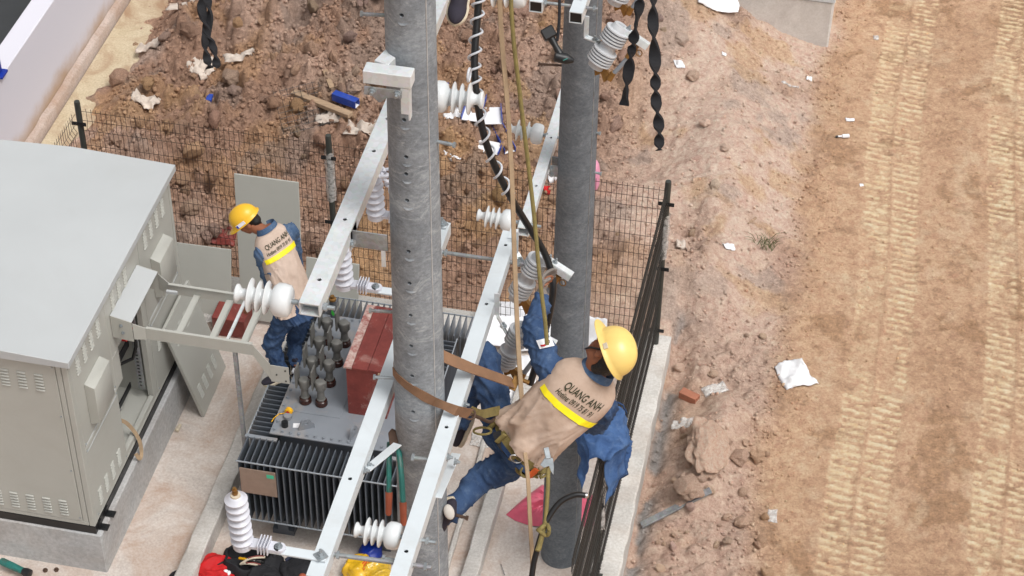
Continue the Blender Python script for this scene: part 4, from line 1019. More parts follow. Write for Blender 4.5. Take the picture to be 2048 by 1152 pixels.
# louvres: pressed slats in clusters
def slat(axis):
    mb = MB()
    if axis == 'y': mb.prism([V(0, 0, 0), V(0.013, 0, -0.007), V(0.013, 0, -0.011), V(0, 0, -0.013)], V(0, 0.075, 0))
    else: mb.prism([V(0, 0, 0), V(0, -0.013, -0.007), V(0, -0.013, -0.011), V(0, 0, -0.013)], V(0.075, 0, 0))
    me = mb.mesh('louvre_slat', bevel=0.002); me.materials.append(M['cabinet']); return me
sy, sx = slat('y'), slat('x')
def cluster(me, p, n=6, gap=0.034, par=CB):
    for i in range(n): share('louvre_slat', me, par, Vector(p) - V(0, 0, i * gap))
for k in range(4):
    cluster(sy, (CX, CY0 + 0.16 + k * 0.155, 2.42)); cluster(sy, (CX, CY0 + 0.16 + k * 0.155, 0.86))
    cluster(sy, (CX, Y2 + 0.12 + k * 0.155, 2.42))
for k in range(3): cluster(sy, (CX - 0.002, Y1 + 0.14 + k * 0.155, 2.42))
cluster(sy, (CX, Y2 + 0.12, 1.2)); 
for k in range(6):
    if k < 4: cluster(sx, (FX1 - 0.24 - k * 0.15, CY0 - 0.004, 2.36))
    cluster(sx, (FX1 - 0.24 - k * 0.15, CY0 - 0.004, 0.86))
# rain hoods
for (ya, yb) in ((-0.80, -0.44), (0.86, 1.22)):
    h = MB(); hx = 0.09
    h.prism([V(CX + 0.001, ya, 2.06), V(CX + hx, ya, 2.02), V(CX + hx, ya, 1.63), V(CX + 0.001, ya, 1.585)], V(0, yb - ya, 0))
    h.build('rain_hood', M['cabinet'], CB, bevel=0.003)
# gable roof
rz = 2.61; rx = CX - CW / 2
rf = MB(); ov = 0.055
prof = [V(CX + ov, 0, CZ1 + 0.035), V(rx, 0, rz + 0.03), V(CX - CW - ov, 0, CZ1 + 0.035), V(CX - CW - ov, 0, CZ1 - 0.03), V(CX + ov, 0, CZ1 - 0.03)]
rf.prism([q + V(0, CY0 - 0.06, 0) for q in prof], V(0, CY1 - CY0 + 0.12, 0)); rf.build('roof', M['cabinet_top'], CB, bevel=0.003)
# hold-down lugs
for y in (-1.0, -0.84):
    mb = MB().box2((CX + 0.003, y, CZ0 - 0.002), (CX + 0.085, y + 0.07, CZ0 + 0.008)); mb.box2((CX + 0.0055, y, CZ0 + 0.009), (CX + 0.013, y + 0.07, CZ0 + 0.07)); mb.cyl((CX + 0.05, y + 0.035, CZ0 + 0.008), (CX + 0.05, y + 0.035, CZ0 + 0.012), 0.016, n=10)
    mb.build('hold_down_lug', M['black_plastic'], CB)
# interior of the open bay
MB().box2((CX - 0.75, Y1 - 0.2, z0 + 0.02), (CX - 0.045, Y2 + 0.01, z0 + 0.05)).build('bay_floor', M['cabinet'], CB)
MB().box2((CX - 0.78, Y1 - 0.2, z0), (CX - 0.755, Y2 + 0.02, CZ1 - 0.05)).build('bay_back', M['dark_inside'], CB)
MB().box2((CX - 0.755, Y2 - 0.02, z0 + 0.05), (CX - 0.065, Y2 - 0.005, CZ1 - 0.05)).build('bay_divider', M['cabinet'], CB)
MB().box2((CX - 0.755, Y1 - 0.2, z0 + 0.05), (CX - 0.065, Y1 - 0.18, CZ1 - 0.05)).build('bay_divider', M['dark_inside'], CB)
bar_ = MB().bar((CX - 0.16, Y1 - 0.1, 1.34), (CX - 0.16, Y2 - 0.14, 1.34), 0.012, 0.09); bar_.build('busbar', M['black_plastic'], CB)
bar_ = MB().bar((CX - 0.20, Y1 - 0.1, 0.80), (CX - 0.20, Y2 - 0.14, 0.80), 0.012, 0.06); bar_.build('busbar', M['black_plastic'], CB)
sb = MB().ball((0, 0, 0), 0.019, 12, 8).cyl((-0.03, 0, 0), (0, 0, 0), 0.012, n=8).mesh('busbar_bolt'); sb.materials.append(M['chrome'])
for k in range(7): share('busbar_bolt', sb, CB, (CX - 0.135, Y1 - 0.05 + k * 0.075, 1.36))
for k in range(4): share('busbar_bolt', sb, CB, (CX - 0.175, Y1 - 0.02 + k * 0.12, 0.82))
mb = MB()
for z in (1.05, 1.2): mb.bar((CX - 0.5, Y1 - 0.1, z), (CX - 0.5, Y2 - 0.14, z), 0.02, 0.05)
mb.build('cross_rail', M['galv_dark'], CB)
for k in range(2): MB().cyl((CX - 0.30, Y2 - 0.16 - 0.12 * k, 1.50), (CX - 0.10, Y2 - 0.16 - 0.12 * k, 1.52), 0.028, n=14).build('red_sleeve', M['red_glow'], CB)
slt = MB().box2((CX - 0.13, Y2 - 0.128, 0.75), (CX - 0.07, Y2 - 0.11, 1.75)).build('slotted_post', M['galv_dark'], CB)
hm = MB().box((0, 0, 0), (0.022, 0.004, 0.012)).mesh('slot'); hm.materials.append(M['rubber'])
for k in range(22): share('slot', hm, CB, (CX - 0.10, Y2 - 0.1295, 0.80 + k * 0.042))
pts = [V(CX - 0.08, Y2 - 0.16, 1.5), V(CX - 0.06, Y2 - 0.2, 1.36), V(CX - 0.10, Y2 - 0.22, 1.22), V(CX - 0.22, Y2 - 0.28, 1.17), V(CX - 0.35, Y2 - 0.35, 1.18)]
MB().tube(pts, 0.016, 10).build('black_lead', M['rubber'], CB)
MB().tube([V(CX - 0.2, -0.1, 0.66), V(CX - 0.14, -0.04, 0.72), V(CX - 0.18, 0.04, 0.68), V(CX - 0.25, 0.0, 0.66), V(CX - 0.2, -0.08, 0.7)], 0.012, 8).build('black_lead', M['rubber'], CB)
# webbing strap hanging out of the bay
def ribbon(mb, pts, w, t=0.003, up=(0, 0, 1), ups=None):
    pts = [Vector(q) for q in pts]; rows = []
    for i, q in enumerate(pts):
        tg = (pts[min(i + 1, len(pts) - 1)] - pts[max(i - 1, 0)]).normalized()
        s = tg.cross(Vector(ups[i] if ups else up)); s.normalize(); n = s.cross(tg)
        ww = w[i] if isinstance(w, (list, tuple)) else w
        rows.append([q - s * ww / 2 - n * t / 2, q + s * ww / 2 - n * t / 2, q + s * ww / 2 + n * t / 2, q - s * ww / 2 + n * t / 2])
    mb.grid(rows, True); mb.add(rows[0], [(0, 1, 2, 3)]); mb.add(rows[-1], [(3, 2, 1, 0)]); return mb
def smooth_pts(P, n):
    P = [Vector(q) for q in P]; out = []
    m = len(P)
    for i in range(n):
        t = i / (n - 1) * (m - 1); k = min(int(t), m - 2); u = t - k
        p0, p1, p2, p3 = P[max(k - 1, 0)], P[k], P[k + 1], P[min(k + 2, m - 1)]
        out.append(0.5 * ((2 * p1) + (p2 - p0) * u + (2 * p0 - 5 * p1 + 4 * p2 - p3) * u * u + (3 * p1 - p0 - 3 * p2 + p3) * u ** 3))
    return out
st = smooth_pts([V(CX - 0.15, -0.02, 0.86), V(CX - 0.06, -0.02, 0.84), V(CX + 0.0, -0.0, 0.72), V(CX + 0.05, -0.02, 0.62), V(CX + 0.07, -0.06, 0.52), V(CX + 0.075, -0.12, 0.5), V(CX + 0.045, -0.13, 0.57)], 40)
tag(ribbon(MB(), st, 0.035, up=(0.5, -0.6, 0.4)).build('webbing_strap', M['tan_strap']), 'tan webbing strap hanging out of the open cabinet bay', 'strap')

# ================================================================ CABLE TRAY
TZY0, TZY1 = -0.085, 0.52; TT = 2.11
CT = thing('cable_tray', 'grey-beige ladder cable tray from cabinet hood to transformer', 'cable tray', (-3.4, 0.2, 1.9))
hx0, hx1 = CX + 0.003, CX + 0.19
ha, hb = -0.12, 0.555; hz1, hz0 = 2.235, 2.19
hood = MB().prism([V(hx0, ha, hz1), V(hx1, ha, hz0), V(hx1, ha, hz0 - 0.006), V(hx0, ha, hz1 - 0.006)], V(0, hb - ha, 0)); hood.build('hood_top', M['cabinet_top'], CT)
for y in (ha - 0.006, hb + 0.001):
    MB().prism([V(hx0, y, hz1), V(hx1, y, hz0), V(hx1, y, hz0 - 0.22), V(hx0, y, hz0 - 0.20)], V(0, 0.005, 0)).build('hood_cheek', M['cabinet'], CT)
b = MB()
for (x, z) in ((hx0 + 0.09, 2.14), (hx0 + 0.10, 2.06)): hexbolt(b, (x, ha - 0.006, z), (0, -1, 0), 0.01, 0.02)
b.build('bolt', M['bolt'], CT)
xs = hx1 + 0.002; xe = -2.71
for y in (TZY0, TZY1):
    y0_ = ha + 0.004 if y < 0.2 else hb - 0.004
    MB().prism([V(xs, y0_, TT + 0.06), V(xs + 0.10, y, TT), V(xs + 0.10, y, TT - 0.13), V(xs, y0_, TT - 0.12)], V(0, 0.006, 0)).build('joint_plate', M['cabinet'], CT)
    s1 = 1 if y < 0.2 else -1
    r = MB(); r.box2((xs + 0.102, y, TT - 0.125), (xe, y + 0.006, TT)); r.box2((xs + 0.102, min(y + 0.0062 * (s1 > 0), y + 0.0062 * (s1 > 0) + s1 * 0.02), TT - 0.006), (xe, max(y + 0.0062 * (s1 > 0), y + 0.0062 * (s1 > 0) + s1 * 0.02), TT)); r.build('side_rail', M['cabinet'], CT)
    if y > 0.2: continue
    MB().prism([V(xe + 0.002, y, TT), V(xe + 0.145, y, TT - 0.20), V(xe + 0.145, y, TT - 0.385), V(xe + 0.002, y, TT - 0.125)], V(0, 0.006, 0)).build('drop_rail', M['cabinet'], CT)
    MB().box2((xe + 0.147, y - 0.002, TT - 0.40), (xe + 0.31, y + 0.004, TT - 0.21)).build('end_plate', M['cabinet'], CT)
    b = MB()
    for (dx, dz) in ((0.28, 0.25), (0.28, 0.37), (0.2, 0.31)): b.cyl((xe + dx, y - 0.002, TT - dz), (xe + dx, y - 0.008, TT - dz), 0.008, n=8)
    b.build('bolt', M['dark_post'], CT)
for k, x in enumerate((-3.40, -3.10, -2.82)):
    r = MB(); r.box2((x - 0.03, TZY0 + 0.008, TT - 0.11), (x + 0.02, TZY1 - 0.004, TT - 0.09)); r.box2((x + 0.024, TZY0 + 0.008, TT - 0.12), (x + 0.03, TZY1 - 0.004, TT - 0.085)); r.build('rung', M['cabinet'], CT)
MB().box2((-2.97, TZY0 + 0.01, TT - 0.08), (-2.945, TZY1, TT - 0.06)).build('loose_bar', M['galv'], CT)
MB().bar((-2.875, TZY0 + 0.02, TT - 0.126), (-2.875, TZY0 + 0.02, 0.0), 0.034, 0.034).build('prop', M['galv_dark'], CT)
# loose clamp on the back rail
MB().box2((-3.66, TZY1 - 0.07, TT - 0.06), (-3.56, TZY1 - 0.045, TT - 0.035)).build('loose_clamp', M['cabinet_top'], CT)

# ================================================================ LOOSE PANELS
def sheet(name, label, c00, c10, c11, c01, t, m, cat='panel'):
    n = (Vector(c10) - Vector(c00)).cross(Vector(c01) - Vector(c00)).normalized() * t
    root = thing(name, label, cat, (Vector(c00) + Vector(c10)) / 2)
    MB().prism([c00, c10, c11, c01], n).build('sheet', M[m], root, bevel=0.003); return root, n
sheet('cover_panel', 'tall grey cover panel leaning on the fence behind the left worker', (-3.72, 2.38, 0.05), (-3.07, 2.40, 0.05), (-3.14, 2.74, 1.62), (-3.79, 2.74, 1.62), 0.02, 'cabinet')
sheet('cover_panel', 'wide grey cover panel low beside the cabinet, under the fence', (-4.50, 2.30, 0.0), (-3.82, 2.32, 0.0), (-3.84, 2.58, 0.77), (-4.52, 2.58, 0.76), 0.02, 'cabinet')
sheet('cover_panel', 'short grey cover panel right of the left worker, below the long crossarm', (-3.04, 2.30, 0.0), (-2.50, 2.32, 0.0), (-2.52, 2.58, 0.82), (-3.06, 2.58, 0.82), 0.02, 'cabinet')
dr, nn = sheet('cabinet_door', 'removed louvred cabinet door leaning against the plinth under the tray', (-3.70, 0.98, 0.0), (-3.71, 1.70, 0.0), (-3.925, 1.55, 1.22), (-3.925, 0.83, 1.22), 0.03, 'cabinet', 'door')
# louvres on the door's outer face
e1 = (V(-3.71, 1.70, 0) - V(-3.70, 0.98, 0)).normalized(); e2 = (V(-3.925, 0.83, 1.22) - V(-3.70, 0.98, 0)).normalized(); en = e1.cross(e2).normalized()
if en.x < 0: en = -en
dmb = MB().prism([V(0, 0, 0), e1 * 0.0 + en * 0.01 - e2 * 0.010, -e2 * 0.016], e1 * 0.075); dme = dmb.mesh('louvre_slat'); dme.materials.append(M['cabinet'])
base = V(-3.70, 0.98, 0.0) + (nn if nn.dot(en) > 0 else V(0, 0, 0))
for k in range(4):
    for i in range(6): share('louvre_slat', dme, dr, base + e1 * (0.09 + 0.14 * k) + e2 * (0.34 - 0.031 * i))
    for i in range(6): share('louvre_slat', dme, dr, base + e1 * (0.09 + 0.14 * k) + e2 * (1.10 - 0.031 * i))
# ================================================================ PEOPLE
def seg_wrinkle(me, segs, amp, seed=0, fl=30.0, last=1.0):
    """push cloth vertices out in ridges running round each limb segment"""
    n = len(me.vertices); P = np.empty(n * 3); me.vertices.foreach_get('co', P); P = P.reshape(-1, 3)
    N = np.array([v.normal[:] for v in me.vertices])
    best = np.full(n, 1e9); K = np.ones(n); T = np.zeros(n); A = np.zeros(n)
    for k, (a, b) in enumerate(segs):
        a = np.array(a); b = np.array(b); d = b - a; L = np.linalg.norm(d); d /= L
        t = np.clip((P - a) @ d, 0, L); q = a + t[:, None] * d; r = np.linalg.norm(P - q, axis=1)
        m = r < best; best[m] = r[m]; T[m] = t[m] + k * 3.7; K[m] = last if k == len(segs) - 1 else 1.0
        lat = P - q; A[m] = (lat[:, 0] * 1.0 + lat[:, 1] * 0.8 + lat[:, 2] * 0.6)[m]
    n1 = vnoise(T * fl + A * 18, A * 11 + seed, seed); n2 = vnoise(T * fl * 2.1 - A * 24, A * 19, seed + 4)
    rid = (1 - np.abs(2 * n1 - 1)) ** 3 * 0.75 + (1 - np.abs(2 * n2 - 1)) ** 3 * 0.35
    P = P + N * ((rid - 0.4) * amp * K)[:, None]
    me.vertices.foreach_set('co', P.ravel()); me.update()
def capsule(mb, a, b, ra, rb, n=16):
    a = Vector(a); b = Vector(b); mb.tube([a, b], [ra, rb], n); mb.ball(a, ra, n, 10); mb.ball(b, rb, n, 10)
def chain(mb, pts, rs, n=16):
    for i in range(len(pts) - 1): capsule(mb, pts[i], pts[i + 1], rs[i], rs[i + 1], n)
def add_mesh(name, me, m, parent):
    off = ORG[parent.name]
    me.transform(Matrix.Translation(-off)); me.materials.clear(); me.materials.append(M[m])
    return link_mesh(name, me, parent)
class Trunk:
    """the trunk as a surface: v runs up the spine, x sideways; back side towards -fwd"""
    def __init__(s, pel, neck, r_hip, r_sh, bow=0.03):
        s.p = Vector(pel); s.n = Vector(neck); s.u = (s.n - s.p).normalized(); s.L = (s.n - s.p).length
        s.rh = (Vector(r_hip) - s.u * Vector(r_hip).dot(s.u)).normalized(); s.rs = Vector(r_sh).normalized(); s.bow = bow
    def fr(s, v):
        k = min(max(v, 0), 1); r = s.rh.lerp(s.rs, k).normalized(); f = s.u.cross(r).normalized()
        c = s.p + s.u * (s.L * v) - f * (s.bow * math.sin(math.pi * min(max(v, 0), 1)))
        return c, r, f
    def pt(s, v, th, w, d, e=0.8):
        c, r, f = s.fr(v); sx, cx = math.sin(th), math.cos(th)
        return c + r * (w * math.copysign(abs(sx) ** e, sx)) - f * (d * math.copysign(abs(cx) ** e, cx))
def prof(tab, v):
    for (a, *x), (b, *y) in zip(tab[:-1], tab[1:]):
        if v <= b:
            t = min(max((v - a) / (b - a), 0), 1); t = t * t * (3 - 2 * t) if False else t
            return [p + (q - p) * t for p, q in zip(x, y)]
    return list(tab[-1][1:])
BODY = [(-0.16, 0.13, 0.10), (-0.05, 0.165, 0.115), (0.1, 0.155, 0.11), (0.3, 0.145, 0.105), (0.6, 0.165, 0.115), (0.8, 0.17, 0.105), (0.92, 0.14, 0.085), (1.0, 0.07, 0.065), (1.06, 0.055, 0.06)]
VEST = [(0.04, 0.200, 0.150), (0.12, 0.192, 0.148), (0.3, 0.180, 0.140), (0.55, 0.186, 0.142), (0.75, 0.196, 0.132), (0.86, 0.196, 0.118), (0.93, 0.182, 0.102), (0.985, 0.150, 0.088), (1.02, 0.105, 0.078), (1.035, 0.088, 0.074)]
def make_shoe(parent, ankle, toe, up, m='shoe', sock=True):
    ankle = Vector(ankle); f = (Vector(toe) - ankle); up = Vector(up); up = (up - f.normalized() * up.dot(f.normalized())).normalized(); f.normalize(); s = f.cross(up)
    heel = ankle - f * 0.06 - up * 0.075; L = 0.265
    def outline(k): return 0.036 + 0.012 * math.sin(k * math.pi) + (0.006 if 0.55 < k < 0.85 else 0)
    loop = []
    n = 14
    for i in range(n + 1):
        k = i / n; ww = outline(k) * min(1, (math.sin(min(k, 1 - k) * math.pi * 0.5 + 0.0) * 5.0) ** 0.5 if min(k, 1 - k) < 0.1 else 1); loop.append((k, ww))
    top = [heel + f * (k * L) + s * ww for k, ww in loop]; bot = [heel + f * (k * L) - s * ww for k, ww in loop][::-1]
    MB().prism(top + bot, up * 0.024).build('shoe_sole', M['sole'], parent, bevel=0.004)
    b = MB(); b.ball(heel + f * 0.075 + up * 0.05, (0.085, 0.041, 0.05), 16, 10, (f, s, up)); b.ball(heel + f * 0.185 + up * 0.038, (0.085, 0.046, 0.036), 16, 10, (f, s, up)); b.ball(heel + f * 0.13 + up * 0.05, (0.075, 0.042, 0.042), 16, 10, (f, s, up))
    capsule(b, heel + f * 0.06 + up * 0.06, ankle + up * 0.03, 0.042, 0.040)
    add_mesh('shoe', remesh(b, 0.009, 5), m, parent)
    if sock: MB().tube([ankle - up * 0.01 + f * 0.02, ankle + up * 0.06], [0.042, 0.043], 14).build('sock', M['sock'], parent)
def make_hand(mb, wrist, direction, palm_n, curl=0.8, right=True, sc=1.0):
    """palm and five bent fingers of unequal length"""
    d = Vector(direction).normalized(); n = Vector(palm_n); n = (n - d * n.dot(d)).normalized(); s = d.cross(n) * (1 if right else -1)
    w = Vector(wrist); c = w + d * 0.048 * sc
    mb.ball(c, (0.052 * sc, 0.042 * sc, 0.016 * sc), 14, 10, (d, s, n))
    for k, (off, L) in enumerate(((-0.031, 0.062), (-0.011, 0.074), (0.010, 0.078), (0.030, 0.07))):
        p = w + d * 0.085 * sc + s * off * sc; pts = [w + d * 0.05 * sc + s * off * 0.8 * sc, p]; dd = d.copy()
        for q in (0.42, 0.32, 0.26):
            dd = (dd * math.cos(curl * 0.62) + n * math.sin(curl * 0.62)).normalized(); axis_n = n
            n2 = (n * math.cos(curl * 0.62) - d * math.sin(curl * 0.62))
            p = p + dd * (L * q * sc); pts.append(p)
        mb.tube(pts, [0.010 * sc, 0.0098 * sc, 0.0092 * sc, 0.0086 * sc, 0.0074 * sc], 8)
    t0 = w + d * 0.03 * sc + s * 0.036 * sc
    mb.tube([w + d * 0.02 * sc + s * 0.02 * sc, t0, t0 + (d * 0.6 + s * 0.5 + n * 0.4).normalized() * 0.035 * sc, t0 + (d * 0.7 + s * 0.2 + n * 0.7).normalized() * 0.062 * sc], [0.013 * sc, 0.012 * sc, 0.0105 * sc, 0.009 * sc], 8)
def make_helmet(parent, c, up, fwd, m, sc=1.0, label=None):
    c = Vector(c); u = Vector(up).normalized(); f = Vector(fwd); f = (f - u * f.dot(u)).normalized(); r = f.cross(u)
    def surf(a, t, grow):   # t 0 crown .. 1 rim
        ph = t * math.pi / 2
        lx, ly, hz = 0.135 + grow, 0.108 + grow, 0.125 + grow
        ridge = 0.005 * math.exp(-((math.sin(a) * ly * math.sin(ph)) / 0.018) ** 2) * (0.3 + 0.7 * (1 - t))
        return c + (f * (lx * math.cos(a) * math.sin(ph) ** 0.9) + r * (ly * math.sin(a) * math.sin(ph) ** 0.9) + u * (hz * math.cos(ph) ** 0.95 + ridge)) * sc
    n = 40; rows = []
    for i in range(15): rows.append([surf(2 * math.pi * k / n, max(i / 14, 0.012), 0.0) for k in range(n)])
    brim = []
    for k in range(n):
        a = 2 * math.pi * k / n; fr_ = max(0, math.cos(a)) ** 2
        d = f * math.cos(a) + r * math.sin(a)
        brim.append(rows[-1][k] + (d * (0.014 + 0.042 * fr_) - u * (0.010 + 0.016 * fr_)) * sc)
    rim2 = [q - u * 0.004 * sc for q in brim]
    inner = [[c + (q - c) * 0.955 - u * 0.004 * sc for q in rw] for rw in rows[::-1]]
    mb = MB().grid(rows + [brim, rim2] + inner, True); mb.add(rows[0], [tuple(range(n))]); mb.add(inner[-1], [tuple(range(n))[::-1]])
    o = mb.build('hard_hat', M[m], parent, smooth=60)
    if label: o['label'] = label
    b = MB()
    for sgn in (-1, 1): b.box(c + r * (0.112 * sgn * sc) + u * 0.012 * sc + f * 0.01, (0.03 * sc, 0.008 * sc, 0.022 * sc), (f, r, u))
    b.build('hat_clip', M['sole'], o)
    return o
def make_head(skin, root, c, up, fwd, hair='hair'):
    c = Vector(c); u = Vector(up).normalized(); f = Vector(fwd); f = (f - u * f.dot(u)).normalized(); r = f.cross(u); A = (f, r, u)
    skin.ball(c + u * 0.02, (0.098, 0.076, 0.098), 20, 14, A)
    skin.ball(c + f * 0.03 - u * 0.055, (0.062, 0.056, 0.062), 18, 12, A)
    skin.ball(c + f * 0.055 - u * 0.098, (0.026, 0.026, 0.020), 12, 8, A)          # chin
    skin.tube([c + f * 0.094 + u * 0.012, c + f * 0.112 - u * 0.022, c + f * 0.096 - u * 0.034], [0.009, 0.014, 0.010], 10)
    skin.ball(c + f * 0.088 - u * 0.062, (0.012, 0.024, 0.008), 12, 8, A)          # mouth
    skin.ball(c + f * 0.088 + u * 0.024, (0.014, 0.055, 0.010), 12, 8, A)          # brow
    for sg in (-1, 1):
        skin.ball(c + r * (0.078 * sg) - f * 0.004 - u * 0.018, (0.022, 0.010, 0.034), 12, 8, A)   # ears
        skin.ball(c + f * 0.07 + r * (0.042 * sg) - u * 0.03, (0.02, 0.02, 0.02), 10, 8, A)
    ey = MB()
    for sg in (-1, 1): ey.ball(c + f * 0.092 + r * (0.032 * sg) + u * 0.006, (0.008, 0.014, 0.007), 10, 8, A)
    ey.build('eyes', M['black_plastic'], root)
    h = MB(); h.ball(c + u * 0.035 - f * 0.022, (0.098, 0.088, 0.092), 20, 14, A); h.ball(c - f * 0.062 - u * 0.035, (0.050, 0.066, 0.062), 16, 10, A); h.ball(c - f * 0.055 - u * 0.085, (0.034, 0.050, 0.03), 14, 8, A)
    me = remesh(h, 0.010, 2); seg_wrinkle(me, [(c + u * 0.1, c - u * 0.15)], 0.012, 3, 12); add_mesh('hair', me, hair, root)
    return u, f, r
def text_on(trunk, root, txt, size, v0, x0, tab, off, m, name, squash=1.0):
    cu = bpy.data.curves.new('txt', 'FONT'); cu.body = txt; cu.size = size; cu.align_x = 'CENTER'; cu.resolution_u = 3; cu.offset = size * 0.012
    o = bpy.data.objects.new('txt', cu); COL.objects.link(o); bpy.context.view_layer.update()
    me = bpy.data.meshes.new_from_object(o.evaluated_get(bpy.context.evaluated_depsgraph_get())); bpy.data.objects.remove(o, do_unlink=True)
    bm = bmesh.new(); bm.from_mesh(me); bmesh.ops.triangulate(bm, faces=bm.faces); bm.to_mesh(me); bm.free()
    for v in me.vertices:
        vv = v0 + v.co.y / trunk.L; w, d = prof(tab, vv); s = max(-0.97, min(0.97, (x0 + v.co.x * squash) / w))
        th = math.asin(math.copysign(abs(s) ** (1 / 0.8), s))
        v.co = vest_pt(trunk, vv, th, w + off * 0.3, d + off)
    return add_mesh(name, me, m, root)
def vest_pt(tr, v, th, w, d):
    c, r, f = tr.fr(v)
    # loose folds, stronger towards the hem
    k = max(0.0, 1 - v / 0.62)
    k2 = max(0.0, 1 - v / 0.8)
    n_ = float(vnoise(th * 2.6 + v * 3.5 + 7, v * 2.6 - th * 0.9, 3)); n2_ = float(vnoise(th * 5.5 - v * 4 + 3, v * 3.5 + th * 1.6, 8))
    fold = k * (0.014 * math.sin(th * 5.0 + 7 * v)) + k2 * (0.042 * (1 - abs(2 * n_ - 1)) ** 2 + 0.016 * (1 - abs(2 * n2_ - 1)) ** 2 - 0.018) + 0.003 * math.sin(th * 3 + v * 14)
    return tr.pt(v, th, w + fold * 0.6, d + fold)
def make_vest(tr, root, m, tab=VEST, v0=0.04, stripe_v=(0.645, 0.72), hem_tilt=0.0):
    rows = []; n = 110; mv = 70
    for i in range(mv + 1):
        v = v0 + (tab[-1][0] - v0) * i / mv; w, d = prof(tab, v)
        rows.append([vest_pt(tr, v, 2 * math.pi * k / n, w, d) for k in range(n)])
    inn = [[tr.fr(v0)[0] + (q - tr.fr(v0)[0]) * 0.93 + tr.u * 0.01 for q in rows[0]]]
    o = MB().grid(inn + rows, True).build('vest', M[m], root, smooth=80)
    st = []
    for i in range(4):
        v = stripe_v[0] + (stripe_v[1] - stripe_v[0]) * i / 3; w, d = prof(tab, v)
        st.append([vest_pt(tr, v, th, w + 0.004, d + 0.008) for th in np.linspace(-1.1, 1.32, 40)])
    MB().grid(st).build('reflective_stripe', M['stripe'], o)
    sm = []
    for i in range(2):
        v = 0.605 + 0.012 * i; w, d = prof(tab, v); sm.append([vest_pt(tr, v, th, w + 0.001, d + 0.002) for th in np.linspace(-1.3, 1.3, 40)])
    MB().grid(sm).build('yoke_seam', M[m], o)
    return o
def dress(root, tr, J, shirt_m, trouser_m, R, S=1.0):
    """shirt with sleeves and trousers round the given joints; returns nothing"""
    sh = MB(); rows = []
    for i in range(20):
        v = -0.04 + 1.05 * i / 19; w, d = prof(BODY, v); rows.append([tr.pt(v, 2 * math.pi * k / 28, w + 0.004, d + 0.004) for k in range(28)])
    sh.grid(rows, True); sh.add(rows[0], [tuple(range(28))]); sh.add(rows[-1], [tuple(range(28))[::-1]])
    segs = []
    for s in 'LR':
        a, e, wv = J['sh' + s], J['el' + s], J['wr' + s]; w2 = Vector(e).lerp(Vector(wv), 0.92)
        chain(sh, [a, e, w2], [0.076 * S, 0.064 * S, 0.048 * S]); sh.ball(a, 0.084, 16, 10)
        segs += [(a, e), (e, w2)]
        capsule(sh, tr.p + tr.u * (tr.L * 0.84), a, 0.085, 0.078)
    me = remesh(sh, 0.010, 4); seg_wrinkle(me, segs + [(tr.p, tr.n)], 0.024, 2, 17, last=0.15)
    add_mesh('shirt', me, shirt_m, root)
    pt = MB(); rows = []
    for i in range(8):
        v = -0.16 + 0.27 * i / 7; w, d = prof(BODY, v); rows.append([tr.pt(v, 2 * math.pi * k / 28, w + 0.014, d + 0.016) for k in range(28)])
    pt.grid(rows, True); pt.add(rows[0], [tuple(range(28))]); pt.add(rows[-1], [tuple(range(28))[::-1]]); segs = []
    for s in 'LR':
        h, k, a = J['hip' + s], J['kn' + s], J['an' + s]; a2 = Vector(k).lerp(Vector(a), 1.0)
        chain(pt, [h, k, a2], [0.094 * R, 0.076 * R, 0.066 * R]); pt.ball(Vector(h), 0.108 * R, 16, 10); segs += [(h, k), (k, a2)]
    me = remesh(pt, 0.010, 4); seg_wrinkle(me, segs, 0.025, 6, 13); add_mesh('trousers', me, trouser_m, root)
def make_body(root, tr, J, hands, extra=None, headc=None):
    sk = MB(); rows = []
    for i in range(20):
        v = -0.15 + 1.2 * i / 19; w, d = prof(BODY, v); rows.append([tr.pt(v, 2 * math.pi * k / 24, w * 0.93, d * 0.93) for k in range(24)])
    sk.grid(rows, True); sk.add(rows[0], [tuple(range(24))]); sk.add(rows[-1], [tuple(range(24))[::-1]])
    for s in 'LR':
        chain(sk, [J['sh' + s], J['el' + s], J['wr' + s]], [0.055, 0.043, 0.030]); chain(sk, [J['hip' + s], J['kn' + s], J['an' + s]], [0.085, 0.056, 0.040])
        capsule(sk, J['an' + s], Vector(J['an' + s]).lerp(Vector(J['toe' + s]), 0.25), 0.032, 0.025)
        capsule(sk, tr.p + tr.u * (tr.L * 0.85), J['sh' + s], 0.07, 0.06)
    capsule(sk, tr.n - tr.u * 0.03, Vector(headc) - J['hup'] * 0.06, 0.058, 0.056)
    for (s, d, n, c) in hands: make_hand(sk, J['wr' + s], d, n, c, s == 'R')
    J['_f'] = make_head(sk, root, headc, J['hup'], J['hfw'])
    me = remesh(sk, 0.0085, 2, 'body'); add_mesh('body', me, 'skin', root)
    return me
def collar(root, tr, m, headup):
    rows = []
    for i, (g, h) in enumerate(((0.078, -0.01), (0.076, 0.03), (0.084, 0.055), (0.094, 0.03), (0.10, 0.008))):
        c, r, f = tr.fr(1.0); c = c + tr.u * h
        rows.append([c + r * (g * 1.05 * math.sin(a)) - f * (g * math.cos(a)) for a in np.linspace(-2.6, 2.6, 28)])
    MB().grid(rows).build('collar', M[m], root, smooth=80)

